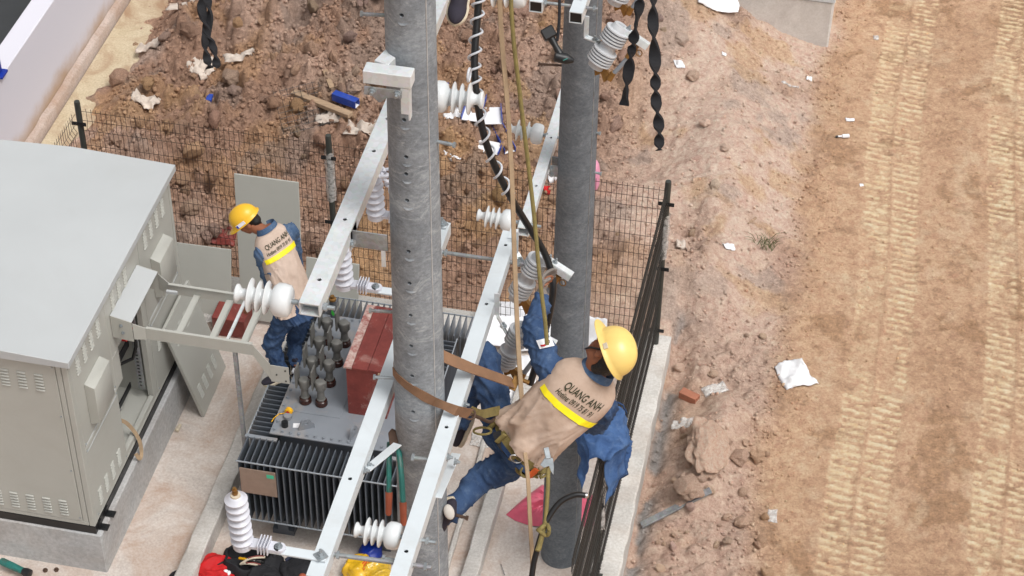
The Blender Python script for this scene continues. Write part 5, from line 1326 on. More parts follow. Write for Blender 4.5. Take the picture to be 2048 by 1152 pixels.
# ---------------------------------------------------------------- lineman on the near pole
P1 = thing('person', 'lineman in beige vest strapped to the near pole, pale yellow hard hat', 'person', at(893, 1045, d=11.5))
J = {}
pel = at(1042, 886, d=11.38); nck = at(1190, 747, d=11.14)
J['shL'] = at(1104, 748, d=11.18); J['shR'] = at(1206, 812, d=11.28)
J['elL'] = at(1068, 664, d=11.30); J['wrL'] = at(1083, 596, d=11.52)
J['elR'] = at(1188, 848, d=11.55); J['wrR'] = at(1130, 800, d=11.62)
J['hipL'] = at(1004, 862, d=11.46); J['hipR'] = at(1062, 905, d=11.38)
J['knL'] = at(968, 712, d=11.42); J['anL'] = at(920, 838, d=11.66)
J['knR'] = at(972, 952, d=11.55); J['anR'] = at(902, 1022, d=11.48)
J['toeL'] = at(905, 868, d=11.82); J['toeR'] = at(880, 1060, d=11.62)
J['hup'] = (RT * 0.86 + UP * 0.36 - FW * 0.36).normalized(); J['hfw'] = (-RT * 0.32 + UP * 0.85 + FW * 0.35)
rs = (J['shR'] - J['shL']).normalized(); rh = (J['hipR'] - J['hipL']).normalized()
rs = (RT * 0.84 - UP * 0.52 + FW * 0.36).normalized(); tr = Trunk(pel, nck, rh, rs, 0.03)
headc = at(1216, 708, d=11.02)
make_body(P1, tr, J, [('L', UP * 0.9 + FW * 0.4 + RT * 0.1, RT * 1.0 - FW * 0.2, 1.0), ('R', -RT * 0.8 + UP * 0.3 + FW * 0.3, FW, 0.6)], headc=headc)
dress(P1, tr, J, 'denim', 'denim', 1.06, 1.10)
collar(P1, tr, 'denim_pale', J['hup'])
vest1 = make_vest(tr, P1, 'vest', stripe_v=(0.632, 0.697))
text_on(tr, vest1, 'QUANG ANH', 0.064, 0.815, 0.004, VEST, 0.007, 'ink', 'lettering', 0.62)
text_on(tr, vest1, 'Hotline: 0919 75 81 91', 0.048, 0.733, -0.002, VEST, 0.007, 'ink', 'lettering', 0.54)
make_helmet(P1, headc + J['hup'] * 0.030, J['hup'], J['hfw'], 'helmet_faded', 1.06)
g = MB(); make_hand(g, J['wrL'], UP * 0.9 + FW * 0.4 + RT * 0.1, RT * 1.0 - FW * 0.2, 1.0, False, 1.3); capsule(g, J['wrL'] - UP * 0.02, J['wrL'] + UP * 0.02, 0.036, 0.036)
add_mesh('glove', remesh(g, 0.007, 2), 'glove', P1)
hu, hf, hr = J['_f']
MB().tube([headc + hr * 0.084 + hu * 0.0 + hf * 0.01, headc + hf * 0.05 + hr * 0.07 - hu * 0.06, headc + hf * 0.075 - hu * 0.118, headc + hf * 0.05 - hr * 0.07 - hu * 0.06, headc - hr * 0.084 + hf * 0.01], 0.006, 6).build('chin_strap', M['black_plastic'], P1)
make_shoe(P1, at(899, 1022, d=11.40), at(899, 1022, d=11.40) + (-RT * 0.42 - UP * 0.8 + FW * 0.35) * 0.2, (-FW * 0.75 + UP * 0.35 + RT * 0.35), sock=False)
MB().ball(at(898, 1024, d=11.335), (0.03, 0.045, 0.02), 14, 10, ((RT * 0.9 + UP * 0.3).normalized(), (UP * 0.9 - RT * 0.3).normalized(), -FW)).build('shoe_tongue', M['sock'], P1)
make_shoe(P1, J['anL'], J['anL'] + (-RT * 0.3 - UP * 0.65 + FW * 0.5) * 0.2, (-FW * 0.6 + UP * 0.75), sock=False)
# sleeve badge
c = J['shL'].lerp(J['elL'], 0.55); d = (J['elL'] - J['shL']).normalized(); out = (-FW * 0.9 + RT * 0.35); out = (out - d * out.dot(d)).normalized(); s_ = d.cross(out)
bd = MB().grid([[c + out * (0.086 - 0.35 * (u * u)) + s_ * u + d * t for u in np.linspace(-0.045, 0.045, 9)] for t in (-0.028, 0.028)]).build('sleeve_badge', M['paper'], P1)
MB().grid([[c + out * (0.0885 - 0.35 * (u * u)) + s_ * u + d * (t + 0.004 * math.sin(u * 90)) for u in np.linspace(-0.034, 0.004, 7)] for t in (-0.016, -0.004)]).build('badge_mark', M['red_cloth'], bd)
MB().tube([c + out * 0.089 + s_ * (0.014 + 0.012 * math.cos(a)) + d * (0.004 + 0.012 * math.sin(a)) for a in np.linspace(0, 6.28, 14)], 0.002, 5).build('badge_ring', M['rust'], bd)
# harness belt, buckle, pouch, ropes
def belt(v, grow, hgt, m, name='belt', tilt=0.0):
    rows = []
    for i in range(2):
        rows.append([tr.pt(v + (i - 0.5) * hgt / tr.L + tilt * math.sin(th), th, prof(BODY, v)[0] + grow, prof(BODY, v)[1] + grow) for th in np.linspace(0, 2 * math.pi, 49)[:-1]])
    rin = [[tr.fr(v)[0] + (q - tr.fr(v)[0]) * 0.95 for q in rw] for rw in rows[::-1]]
    return MB().grid(rows + rin + [rows[0]], True).build(name, M[m], P1, smooth=80)
belt(0.015, 0.034, 0.055, 'olive', 'harness_belt'); belt(-0.045, 0.032, 0.035, 'denim_dark', 'waistband')
rg = tr.pt(0.0, 0.35, 0.20, 0.165); MB().tube([rg + rs * (0.035 * math.cos(a)) + tr.u * (0.022 * math.sin(a)) - tr.fr(0)[2] * 0.01 for a in np.linspace(0, 2 * math.pi, 20)[:-1]], 0.005, 6, closed=True).build('d_ring', M['chrome'], P1)
MB().box(tr.pt(-0.02, 1.15, 0.205, 0.17), (0.035, 0.02, 0.075), (rs, tr.fr(0)[2], tr.u)).build('orange_buckle', M['orange'], P1, bevel=0.004)
for th in (-0.75, -0.2, 0.25):
    q = tr.pt(0.0, th, 0.208, 0.168); MB().box(q, (0.03, 0.016, 0.075), (rs, tr.fr(0)[2], tr.u)).build('belt_keeper', M['olive'], P1, bevel=0.004)
q0 = tr.pt(0.0, -0.45, 0.205, 0.165); ribbon(MB(), smooth_pts([q0, q0 - UP * 0.06 + RT * 0.02, q0 - UP * 0.12 + RT * 0.07, q0 - UP * 0.14 + RT * 0.11], 16), 0.05, 0.004, up=-FW).build('leg_strap', M['black_cloth'], P1)

# positioning strap round the pole
SR = thing('pole_strap', 'worn brown webbing strap looped round the near pole to the belt', 'strap', at(860, 790, d=11.0))
pa = [pole_hit(x, y, XN, YN, 0.006) for x, y in ((786, 742), (795, 755), (812, 770), (832, 783), (852, 795), (868, 803))]
pb = [at(888, 811, d=10.70), at(912, 821, d=10.70), at(940, 828, d=10.86)]
nrm = [V(q.x - XN, q.y - YN, 0).normalized() for q in pa] + [V(0.5, -0.8, 0.3).normalized()] * 3
ribbon(MB(), pa + pb, [0.055] * 5 + [0.05, 0.045, 0.055, 0.06], 0.005, ups=nrm).build('front_run', M['brown_strap'], SR)
c1, c2 = at(890, 714, d=10.82), at(1026, 766, d=11.22)
back_arc = [V(XN + (prad(6.6) + 0.006) * math.cos(a), YN + (prad(6.6) + 0.006) * math.sin(a), z_) for a, z_ in ((2.9, pa[0].z + 0.01), (2.3, 6.60), (1.6, 6.57), (0.9, 6.54))]
ribbon(MB(), smooth_pts([pa[0] + V(0, 0.02, 0.01)] + back_arc, 20), 0.055, 0.005, ups=[V(q.x - XN, q.y - YN, 0).normalized() for q in smooth_pts([pa[0] + V(0, 0.02, 0.01)] + back_arc, 20)]).build('rear_run', M['brown_strap'], SR)
ribbon(MB(), smooth_pts([back_arc[-1], c1, at(945, 737, d=10.93), c2], 24), 0.066, 0.006, up=(-FW * 0.8 + UP * 0.4)).build('side_run', M['brown_strap'], SR)
b = MB(); b.box(c2 + RT * 0.01, (0.04, 0.085, 0.02), (RT * 0.9 - UP * 0.4, (UP * 0.9 + RT * 0.4), -FW)); b.bar(c2 + RT * 0.02 + UP * 0.03, c2 + RT * 0.09 + UP * 0.0, 0.02, 0.02); b.build('buckle', M['brass'], SR, bevel=0.003)
e0 = pb[-1]; e1 = tr.pt(0.03, -1.25, 0.20, 0.16)
hk = MB().tube(smooth_pts([e0, e0.lerp(e1, 0.4) - UP * 0.02, e0.lerp(e1, 0.75) - UP * 0.035, e1], 20), 0.010, 8); hk.tube([e0 + (RT * math.cos(a) + UP * math.sin(a)) * 0.028 for a in np.linspace(0, 2 * math.pi, 18)[:-1]], 0.006, 6, closed=True); hk.build('hook', M['rust'], SR)
ribbon(MB(), smooth_pts([e0 + UP * 0.02, e0.lerp(e1, 0.4) + UP * 0.005 - FW * 0.02, e0.lerp(e1, 0.8) + UP * 0.02 - FW * 0.02, tr.pt(0.1, -1.3, 0.21, 0.17)], 20), 0.05, 0.004, up=-FW).build('olive_tail', M['olive'], SR)
# coil of olive rope and wrench hanging from the belt
cr = thing('rope_coil', 'bundle of olive rope hanging below the lineman belt', 'rope', at(1058, 925, d=11.2))
R_ = random.Random(5); rp = []
for k in range(150):
    a = k * 0.42; lp = 0.5 + 0.5 * math.sin(k * 0.11)
    rp.append(at(1066 + 26 * math.sin(a * 0.31) + 10 * math.sin(a * 1.7), 932 + 18 * math.cos(a) + 6 * math.sin(a * 0.23), d=11.3 + 0.05 * math.sin(a * 0.7)))
MB().tube(rp, 0.0075, 6).build('loops', M['olive'], cr)
rp = [at(965 + 18 * math.cos(a), 862 + 7 * math.sin(a), d=11.3) for a in np.linspace(0, 6.28, 16)]
MB().tube(rp, 0.007, 6).build('side_loop', M['olive'], cr)
wr = thing('adjustable_wrench', 'steel adjustable wrench hanging head down below the belt', 'wrench', at(1098, 930, d=11.1))
p0, p1 = at(1092, 895, d=11.12), at(1097, 918, d=11.1)
MB().bar(p0, p1, 0.03, 0.012, -FW).build('handle', M['bolt'], wr, bevel=0.003)
hd = [at(x, y, d=11.1) for x, y in ((1080, 930), (1090, 915), (1106, 916), (1108, 934), (1107, 950), (1101, 942), (1098, 932), (1088, 936))]
MB().prism(hd, FW * 0.02).build('jaw', M['bolt'], wr, bevel=0.002)

# ---------------------------------------------------------------- worker on the transformer
P2 = thing('person', 'worker bending over the transformer in beige vest and bright yellow hard hat', 'person', (-2.7, 0.6, 1.1))
J = {}
ytr = 0.64
pel = at(592, 618, y=0.66); nck = at(535, 461, y=0.90)
J['shL'] = at(524, 508, y=0.74); J['shR'] = at(580, 464, y=1.0)
J['elL'] = at(544, 572, y=0.72); J['wrL'] = at(508, 604, y=0.92)
J['elR'] = at(592, 540, y=1.16); J['wrR'] = at(530, 580, y=1.2)
J['hipL'] = at(570, 634, y=0.62); J['hipR'] = at(606, 622, y=0.74)
J['knL'] = at(542, 690, y=0.60); J['anL'] = at(562, 746, z=1.17)
J['knR'] = at(590, 680, y=0.86); J['anR'] = at(590, 722, z=1.17)
J['toeL'] = J['anL'] + V(-0.17, -0.07, -0.06); J['toeR'] = J['anR'] + V(0.06, -0.16, -0.06)
J['hup'] = (-RT * 0.62 + UP * 0.66 - FW * 0.42).normalized(); J['hfw'] = (-RT * 0.55 - UP * 0.72 + FW * 0.42)
rs = (J['shR'] - J['shL']).normalized(); rh = (J['hipR'] - J['hipL']).normalized()
tr = Trunk(pel, nck, rh, rs, 0.04)
headc = at(494, 441, y=0.93)
make_body(P2, tr, J, [('L', -RT * 0.7 - UP * 0.5 + FW * 0.4, -UP, 0.7), ('R', -RT * 0.7 - UP * 0.5 + FW * 0.4, -UP, 0.7)], headc=headc)
dress(P2, tr, J, 'denim_pale', 'denim', 1.0)
collar(P2, tr, 'denim_pale', J['hup'])
VEST2 = [(-0.02, 0.18, 0.145)] + [(a_, b_ * 0.88, c_ * 0.96) for a_, b_, c_ in VEST]
vest2 = make_vest(tr, P2, 'vest2', v0=-0.02, tab=VEST2, stripe_v=(0.70, 0.76))
text_on(tr, vest2, 'QUANG ANH', 0.060, 0.855, 0.005, VEST2, 0.007, 'ink', 'lettering', 0.68)
text_on(tr, vest2, 'Hotline: 0919 75 81 91', 0.044, 0.785, -0.002, VEST2, 0.007, 'ink', 'lettering', 0.62)
hat2 = make_helmet(P2, headc + J['hup'] * 0.030, J['hup'], J['hfw'], 'helmet', 1.02)
hu, hf, hr = J['_f']
c = headc + hu * 0.04
side = hr if hr.dot(-FW) > 0 else -hr
bq = [c + side * 0.1155 + hf * (u + 0.015) + hu * w_ for u, w_ in ((-0.04, -0.012), (0.05, -0.012), (0.05, 0.02), (-0.04, 0.02))]
MB().prism(bq, side * 0.006).build('hat_sticker', M['paper'], hat2)
MB().prism([c + side * 0.122 + hf * (u + 0.015) + hu * w_ for u, w_ in ((0.032, -0.010), (0.048, -0.010), (0.048, 0.018), (0.032, 0.018))], side * 0.002).build('sticker_mark', M['blue_paint'], hat2)
make_shoe(P2, J['anL'], J['toeL'], V(0, 0, 1), sock=False); make_shoe(P2, J['anR'], J['toeR'], V(0, 0, 1), sock=False)

# ---------------------------------------------------------------- shoe of a third worker at the top edge
P3 = thing('person', 'canvas shoe of a worker standing higher up, cut off by the top edge', 'person', at(918, 25, d=9.75))
an = at(925, -32, d=9.72); make_shoe(P3, an, at(912, 26, d=9.64), V(0.1, 0.25, 0.95), sock=False)
b = MB(); chain(b, [an + V(0.0, 0.02, 0.06), an + V(0.03, 0.1, 0.42), an + V(0.06, 0.02, 0.85)], [0.062, 0.072, 0.09]); me = remesh(b, 0.012, 4); seg_wrinkle(me, [(an, an + V(0.03, 0.1, 0.42)), (an + V(0.03, 0.1, 0.42), an + V(0.06, 0.02, 0.85))], 0.02, 4, 16); add_mesh('trousers', me, 'denim_dark', P3)
# ================================================================ CABLES, ROPES, STRIPS
cp = smooth_pts([at(968, -260, d=10.9), at(962, -60, d=10.95), at(955, 30, d=11.0), at(949, 120, d=11.02), at(953, 190, d=11.05), at(972, 285, d=11.15), at(1008, 370, d=11.3), at(1052, 445, d=11.5), at(1086, 500, d=11.62), at(1102, 542, d=11.66), at(1106, 580, d=11.68), at(1096, 640, d=11.75), at(1080, 700, d=11.85), at(1060, 770, d=11.9)], 120)
CBL = thing('power_cable', 'thick black power cable curving down into the lineman hand', 'cable', cp[60])
MB().tube(cp, 0.0205, 14).build('sheath', M['rubber'], CBL, smooth=60)
# spiral tie along the upper cable
sp = []
for i in range(14, 58):
    for k in range(10):
        u = i + k / 10; j = int(u); q = cp[j].lerp(cp[j + 1], u - j); tg = (cp[j + 1] - cp[j]).normalized(); a_, b_, _ = frame(tg)
        ph = u * 2 * math.pi / 3.6; rr = 0.033
        sp.append(q + (a_ * math.cos(ph) + b_ * math.sin(ph)) * rr)
MB().tube(sp, 0.0068, 8).build('spiral_tie', M['tie'], CBL, smooth=60)
neckp = at(938, 150, d=10.95)
MB().tube([neckp + V(0.0, 0.036 * math.cos(a), 0.036 * math.sin(a)) for a in np.linspace(0, 6.28, 20)[:-1]], 0.0068, 8, closed=True).build('neck_tie', M['tie'], CBL)
def rope(name, label, pts, r, m, cat='rope', n=60):
    P = smooth_pts(pts, n); o = MB().tube(P, r, 8).build(name, M[m]); return tag(o, label, cat)
def strap(name, label, pts, wd, m, n=60, up=None, cat='strap'):
    P = smooth_pts(pts, n); o = ribbon(MB(), P, wd, 0.005, up=up or -FW).build(name, M[m]); return tag(o, label, cat)
strap('webbing_line', 'long tan webbing line hanging from the top edge to the lineman waist', [at(994, -200, d=10.6), at(1001, 40, d=10.75), at(1014, 200, d=10.85), at(1023, 340, d=10.95), at(1028, 480, d=11.05), at(1034, 640, d=11.15), at(1041, 765, d=11.2), at(1044, 800, d=11.22)], 0.030, 'tan_strap', up=(-FW + RT * 0.8))
strap('webbing_line', 'tan webbing line hanging below the lineman to the bottom edge', [at(1050, 905, d=11.1), at(1056, 960, d=11.1), at(1060, 1040, d=11.12), at(1064, 1110, d=11.15), at(1068, 1220, d=11.2)], 0.026, 'tan_strap', up=(-FW + RT * 0.8))
rope('green_rope', 'olive green rope slanting from the top edge to the lineman arm', [at(1016, -200, d=10.5), at(1024, 40, d=10.65), at(1040, 190, d=10.8), at(1053, 300, d=10.9), at(1068, 430, d=11.0), at(1080, 560, d=11.05), at(1090, 640, d=11.08), at(1094, 690, d=11.1)], 0.0115, 'olive')
rope('green_rope', 'olive green rope below the belt tied to the short black cable', [at(1096, 938, d=11.05), at(1096, 970, d=11.02), at(1092, 1030, d=11.0), at(1087, 1062, d=10.98), at(1078, 1100, d=11.0)], 0.0115, 'olive')
sc_ = smooth_pts([at(1172, 991, d=11.0), at(1150, 990, d=11.0), at(1122, 1003, d=11.0), at(1100, 1030, d=11.0), at(1086, 1060, d=11.0), at(1074, 1100, d=11.02), at(1064, 1150, d=11.05), at(1056, 1260, d=11.1)], 50)
SCB = thing('power_cable', 'short black cable end with bright bare tip near the bottom edge', 'cable', sc_[20])
MB().tube(sc_, 0.0165, 12).build('sheath', M['rubber'], SCB, smooth=60)
t_ = (sc_[0] - sc_[1]).normalized(); MB().lathe(sc_[0] - t_ * 0.004, t_, [(0, 0.0165), (0.010, 0.0165), (0.018, 0.010), (0.021, 0.0)], 16, cap=False).build('tip', M['chrome'], SCB, smooth=80)
kq = at(1087, 1060, d=10.97)
MB().tube([kq + RT * (0.03 * math.cos(a)) + UP * (0.022 * math.sin(a) + 0.012 * math.sin(2 * a)) - FW * (0.02 * math.cos(a * 1.5)) for a in np.linspace(0, 12.4, 40)], 0.011, 8).build('knot', M['olive'], SCB)
rope('tail_rope', 'short olive rope tail below the knot on the black cable', [kq, at(1078, 1092, d=10.96), at(1074, 1102, d=10.95)], [0.0135] * 60, 'olive')
# twisted black strips
def twisted(label, pts, wd, turns, parent=None, n=220, phase=0.0):
    P = smooth_pts(pts, n); rows = []
    for i, q in enumerate(P):
        tg = (P[min(i + 1, n - 1)] - P[max(i - 1, 0)]).normalized(); a_ = tg.cross(-FW).normalized(); b_ = a_.cross(tg)
        ph = phase + turns * 2 * math.pi * (i / n) + 1.6 * (float(vnoise(i * 0.03, phase * 7, 5)) - 0.5) * 2
        s = a_ * math.cos(ph) + b_ * math.sin(ph); nn_ = tg.cross(s) * 0.006; ww = wd * (0.75 + 0.35 * float(vnoise(i * 0.045, turns, 3)))
        rows.append([q - s * ww / 2 - nn_, q + s * ww / 2 - nn_, q + s * ww / 2 + nn_, q - s * ww / 2 + nn_])
    mb = MB().grid(rows, True); mb.add(rows[-1], [(0, 1, 2, 3)])
    if parent: return mb.build('strip', M['black_cloth'], parent, smooth=60)
    return tag(mb.build('twisted_strip', M['black_cloth'], smooth=60), label, 'strip')
M['black_cloth2'] = M['black_cloth']
twisted('twisted black strip hanging beside the far pole, the shorter of the two', [at(1292, -300, d=9.2), at(1288, -60, d=9.2), at(1279, 10, d=9.2), at(1270, 60, d=9.2), at(1262, 110, d=9.2), at(1254, 165, d=9.2), at(1248, 211, d=9.2)], 0.050, 3.6, phase=0.5)
twisted('twisted black strip hanging over the earth slope, the longer of the two', [at(1310, -300, d=9.0), at(1308, -60, d=9.0), at(1306, 40, d=9.0), at(1310, 120, d=9.0), at(1312, 200, d=9.0), at(1318, 255, d=9.0), at(1318, 301, d=9.0)], 0.054, 4.2, phase=0.2)
TS = thing('twisted_strip', 'doubled twisted black strip hanging at the top left', 'strip', at(420, 138, d=9.0))
twisted('', [at(404, -260, d=9.0), at(405, -40, d=9.0), at(404, 20, d=9.0), at(413, 60, d=9.0), at(410, 95, d=9.0), at(419, 137, d=9.0)], 0.042, 2.4, TS, 140, 0.3)
twisted('', [at(408, -260, d=9.01), at(410, -40, d=9.01), at(419, 25, d=9.01), at(414, 65, d=9.01), at(428, 100, d=9.01), at(434, 136, d=9.01)], 0.042, 2.4, TS, 140, 1.2)

# cordless impact driver hanging behind the far pole arm
ID = thing('cordless_driver', 'black cordless driver with teal trim hanging left of the far pole', 'power tool', at(1105, 90, d=12.9))
p0, p1 = at(1100, 72, d=12.9), at(1120, 108, d=12.9); a_ = (p1 - p0).normalized(); s_ = a_.cross(-FW).normalized()
MB().box(p0 - a_ * 0.02, (0.075, 0.085, 0.08), (a_, s_, a_.cross(s_))).build('battery', M['black_plastic'], ID, bevel=0.008)
MB().tube([p0 + a_ * 0.01, p0.lerp(p1, 0.55), p1], [0.026, 0.020, 0.026], 12).build('handle', M['black_plastic'], ID)
q1 = at(1108, 112, d=12.9); q2 = at(1133, 118, d=12.9); MB().lathe(q1, q2 - q1, [(0, 0.02), (0.01, 0.034), (0.08, 0.036), (0.11, 0.024), (0.13, 0.012)], 18).build('motor_body', M['black_plastic'], ID)
MB().bar(at(1126, 121, d=12.86), at(1135, 117, d=12.86), 0.006, 0.008, -FW).build('trim', M['teal'], ID)
MB().tube(smooth_pts([at(1118, -40, d=12.9), at(1119, 20, d=12.9), at(1117, 60, d=12.9), at(1114, 82, d=12.9)], 20), 0.010, 8).build('lanyard', M['black_cloth'], ID)

# bolt cutters hooked on the brace
BC = thing('bolt_cutters', 'bolt cutters with teal handles hooked on the near pole brace', 'bolt cutters', at(790, 960, d=11.2))
hd = [at(x, y, d=11.0) for x, y in ((776, 866), (783, 857), (792, 862), (797, 880), (795, 898), (786, 900), (779, 888))]
MB().prism(hd, FW * 0.035).build('jaws', M['rust'], BC, bevel=0.004)
MB().tube(smooth_pts([at(779, 885, d=11.14), at(778, 930, d=11.1), at(778, 985, d=11.1)], 12), [0.015] * 12, 10).build('handle', M['teal'], BC)
MB().tube(smooth_pts([at(795, 890, d=11.05), at(801, 930, d=11.0), at(806, 1005, d=11.0)], 12), [0.016] * 12, 10).build('handle', M['teal'], BC)
MB().lathe(at(778, 984, d=11.1), at(777, 1030, d=11.12) - at(778, 984, d=11.1), [(0, 0.019), (0.01, 0.020), (0.12, 0.017), (0.13, 0.012)], 14).build('grip', M['grip'], BC)
MB().lathe(at(806, 1004, d=11.0), at(807, 1050, d=11.02) - at(806, 1004, d=11.0), [(0, 0.019), (0.01, 0.020), (0.12, 0.017), (0.13, 0.012)], 14).build('grip', M['grip'], BC)

# ================================================================ DENIM JACKET OVER THE FENCE POST
JK = thing('denim_jacket', 'blue denim jacket draped over the top of the side fence post', 'jacket', (0.37, -0.3, 1.6))
xf = 0.385; rows = []; NU, NS = 46, 64
def jk(u, t):
    """cloth over the fence top: u along the fence towards the camera, t across it (-1 inner hem .. 1 outer hem)"""
    y = -0.20 - 0.50 * u; bulk = 0.085 + 0.085 * math.sin(math.pi * min(1, u * 0.9 + 0.08)) ** 0.7
    n1 = float(vnoise(u * 3.2 + 3, t * 2.4 + u, 6)); n2 = float(vnoise(u * 7 - t * 2, t * 4.5 + u * 2, 9)); rid = (1 - abs(2 * n1 - 1)) ** 2 * 0.07 + (1 - abs(2 * n2 - 1)) ** 2 * 0.028 - 0.03
    zt = 2.11 + 0.03 * math.sin(u * 7)
    if abs(t) < 0.45:
        ph = t / 0.45 * math.pi / 2; p = V(xf + (bulk + rid) * math.sin(ph), y, zt + (bulk * 0.55 + rid) * math.cos(ph) * (0.35 + 0.65 * min(1, 6 * u)))
    else:
        k = (abs(t) - 0.45) / 0.55; L = (0.36 + 0.06 * math.sin(u * 4 + 1) + 0.10 * u) if t > 0 else (0.16 + 0.10 * u)
        p = V(xf + math.copysign(1, t) * (bulk + rid * (1 - 0.55 * k) + 0.02 * k + 0.02 * math.sin(u * 14) * k), y - 0.06 * k * u + 0.03 * math.sin(k * 4 + u * 6) * k, zt - L * k)
    p.z -= 0.16 * max(0, u - 0.75) * 4 * max(0, u - 0.75) * (1 if abs(t) < 0.3 else 0.6)
    return p
for i in range(NU): rows.append([jk(i / (NU - 1), -1 + 2 * j / (NS - 1)) for j in range(NS)])
near_end = rows[-1]; ctr = sum(near_end, V(0, 0, 0)) / NS
cap_rows = [near_end] + [[q.lerp(V(q.x * 0.7 + xf * 0.3, q.y - 0.02 - 0.05 * k, q.z - 0.05 * k), k) for q in near_end] for k in (0.4, 0.8, 1.0)]
jo = MB().grid(rows + cap_rows[1:]).build('jacket_body', M['denim_jacket'], JK, smooth=80)
md = jo.modifiers.new('thick', 'SOLIDIFY'); md.thickness = 0.006
hem = [[jk(u, t_) + V(0.006, 0, 0) for t_ in (0.93, 1.0)] for u in np.linspace(0, 1, 46)]
ho = MB().grid(hem).build('hem_band', M['denim_dark'], JK, smooth=80); ho.modifiers.new('t', 'SOLIDIFY').thickness = 0.006
cl = [[jk(0.02, t_) + V(0.0, 0.03 + 0.05 * k, 0.035 - 0.05 * k * k) for t_ in np.linspace(-0.35, 0.62, 16)] for k in (0.0, 0.5, 1.0)]
co = MB().grid(cl).build('collar', M['denim_dark'], JK, smooth=80); co.modifiers.new('t', 'SOLIDIFY').thickness = 0.006
sv = [V(0.50, -0.36, 2.04), V(0.55, -0.38, 1.92), V(0.565, -0.42, 1.80), V(0.55, -0.46, 1.70)]
b = MB(); chain(b, sv, [0.065, 0.06, 0.055, 0.05]); me = remesh(b, 0.010, 3); seg_wrinkle(me, [(sv[0], sv[3])], 0.03, 4, 18); add_mesh('sleeve', me, 'denim_jacket', JK)

# ================================================================ THINGS ON THE YARD FLOOR
def crumple(name, label, cat, c, size, m, seed, lift=0.05, sag=None, group=None, fold=1.0, n=22, rot=0.0, thick=0.003, ground=True):
    """a crumpled sheet lying on whatever ground is below it"""
    R = np.random.RandomState(seed); rows = []; c = Vector(c); ca, sa = math.cos(rot), math.sin(rot)
    jit = 0.12 * fold
    for i in range(n):
        row = []
        for j in range(n):
            u = i / (n - 1) - 0.5; v = j / (n - 1) - 0.5
            e = max(abs(u), abs(v)) * 2
            ang = math.atan2(v, u); k = 1 - jit * (0.5 + 0.5 * math.sin(3 * ang + seed)) * e - jit * float(vnoise(ang * 2.2 + 10, seed * 1.7, 2)) * e
            x = u * size[0] * k; y = v * size[1] * k
            px_, py_ = c.x + x * ca - y * sa, c.y + x * sa + y * ca
            h = lift * (0.75 * float(vnoise(u * 3.2 * fold + seed * 3.1, v * 3.2 * fold, 5)) * (1 - 0.75 * e ** 3) + 0.5 * abs(float(vnoise(u * 6 + seed, v * 6, 8)) - 0.5)) + 0.004
            g_ = hsample(px_, py_) if ground else c.z
            if ground and -6.9 < px_ < 0.275 and py_ < 2.7: g_ = max(g_, 0.0)
            row.append(V(px_, py_, (max(g_, c.z - 0.03) if ground else g_) + h))
        rows.append(row)
    o = MB().grid(rows).build(name, M[m], smooth=60); md_ = o.modifiers.new('t', 'SOLIDIFY'); md_.thickness = thick
    return tag(o, label, cat, group)
# bags and clothes at the bottom edge
def bagblob(parent, name, pts, m, seed, amp=0.03, vox=0.012):
    b = MB()
    for (c, r) in pts: b.ball(c, r, 18, 12)
    me = remesh(b, vox, 6)
    P = np.array([v.co[:] for v in me.vertices]); N = np.array([v.normal[:] for v in me.vertices])
    n1 = noise3(P, 9, seed); n2 = noise3(P, 22, seed + 3)
    d = ((1 - np.abs(2 * n1 - 1)) ** 3 - 0.3) * amp + ((1 - np.abs(2 * n2 - 1)) ** 2 - 0.4) * amp * 0.4
    P = P + N * d[:, None]; P[:, 2] = np.maximum(P[:, 2], 0.004); me.vertices.foreach_set('co', P.ravel()); me.update()
    return add_mesh(name, me, m, parent)
def fl(px, py): return at(px, py, z=0.0)
c = fl(500, 1140)
TB = thing('tool_bag', 'open black tool bag with screwdrivers under the surge arrester', 'bag', c)
wall_ = []
for i in range(9):
    t = i / 8; row = []
    for k in range(40):
        a = 2 * math.pi * k / 40; R0 = 1 + 0.06 * math.sin(3 * a + 1) + 0.05 * math.sin(7 * a)
        row.append(c + V(0.24 * R0 * math.cos(a) * (0.92 + 0.12 * math.sin(t * 3)), 0.16 * R0 * math.sin(a) * (0.92 + 0.12 * math.sin(t * 3)), t * (0.17 + 0.03 * math.sin(2 * a) + 0.10 * max(0, math.sin(a)) + 0.03 * (float(vnoise(a * 3, 2.0, 4)) - 0.5)) + 0.006 * math.sin(9 * a + t * 6)))
    wall_.append(row)
inn = [[c + (q - c) * 0.9 + V(0, 0, 0.02) for q in rw] for rw in wall_[::-1]]
bb = MB().grid(wall_ + inn, True); bb.add(wall_[0], [tuple(range(40))]); bb.add(inn[-1], [tuple(range(40))[::-1]]); bb.build('bag_body', M['black_cloth'], TB, smooth=60)
bagblob(TB, 'flap', [(c + V(0.16, -0.12, 0.08), (0.14, 0.10, 0.09)), (c + V(0.2, 0.02, 0.08), (0.09, 0.1, 0.1)), (c + V(-0.18, -0.08, 0.07), (0.1, 0.1, 0.07))], 'black_cloth', 3, 0.04)
for k in range(4):
    a0 = c + V(-0.10 + 0.06 * k, 0.03 - 0.02 * k, 0.10); a1 = a0 + V(0.16, -0.05 + 0.03 * k, 0.06)
    MB().cyl(a0, a0.lerp(a1, 0.45), 0.013, n=10).build('screwdriver_handle', M['yellow' if k == 0 else 'black_plastic'], TB); MB().cyl(a0.lerp(a1, 0.45), a1, 0.004, n=8).build('screwdriver_shaft', M['chrome'], TB)
pl = MB()
for s in (-1, 1): pl.tube(smooth_pts([c + V(-0.06, -0.06, 0.13), c + V(0.02, -0.04 + 0.03 * s, 0.17), c + V(0.14, -0.01 + 0.05 * s, 0.16)], 14), 0.011, 8)
pl.build('plier_handles', M['sole'], TB)
pl = MB()
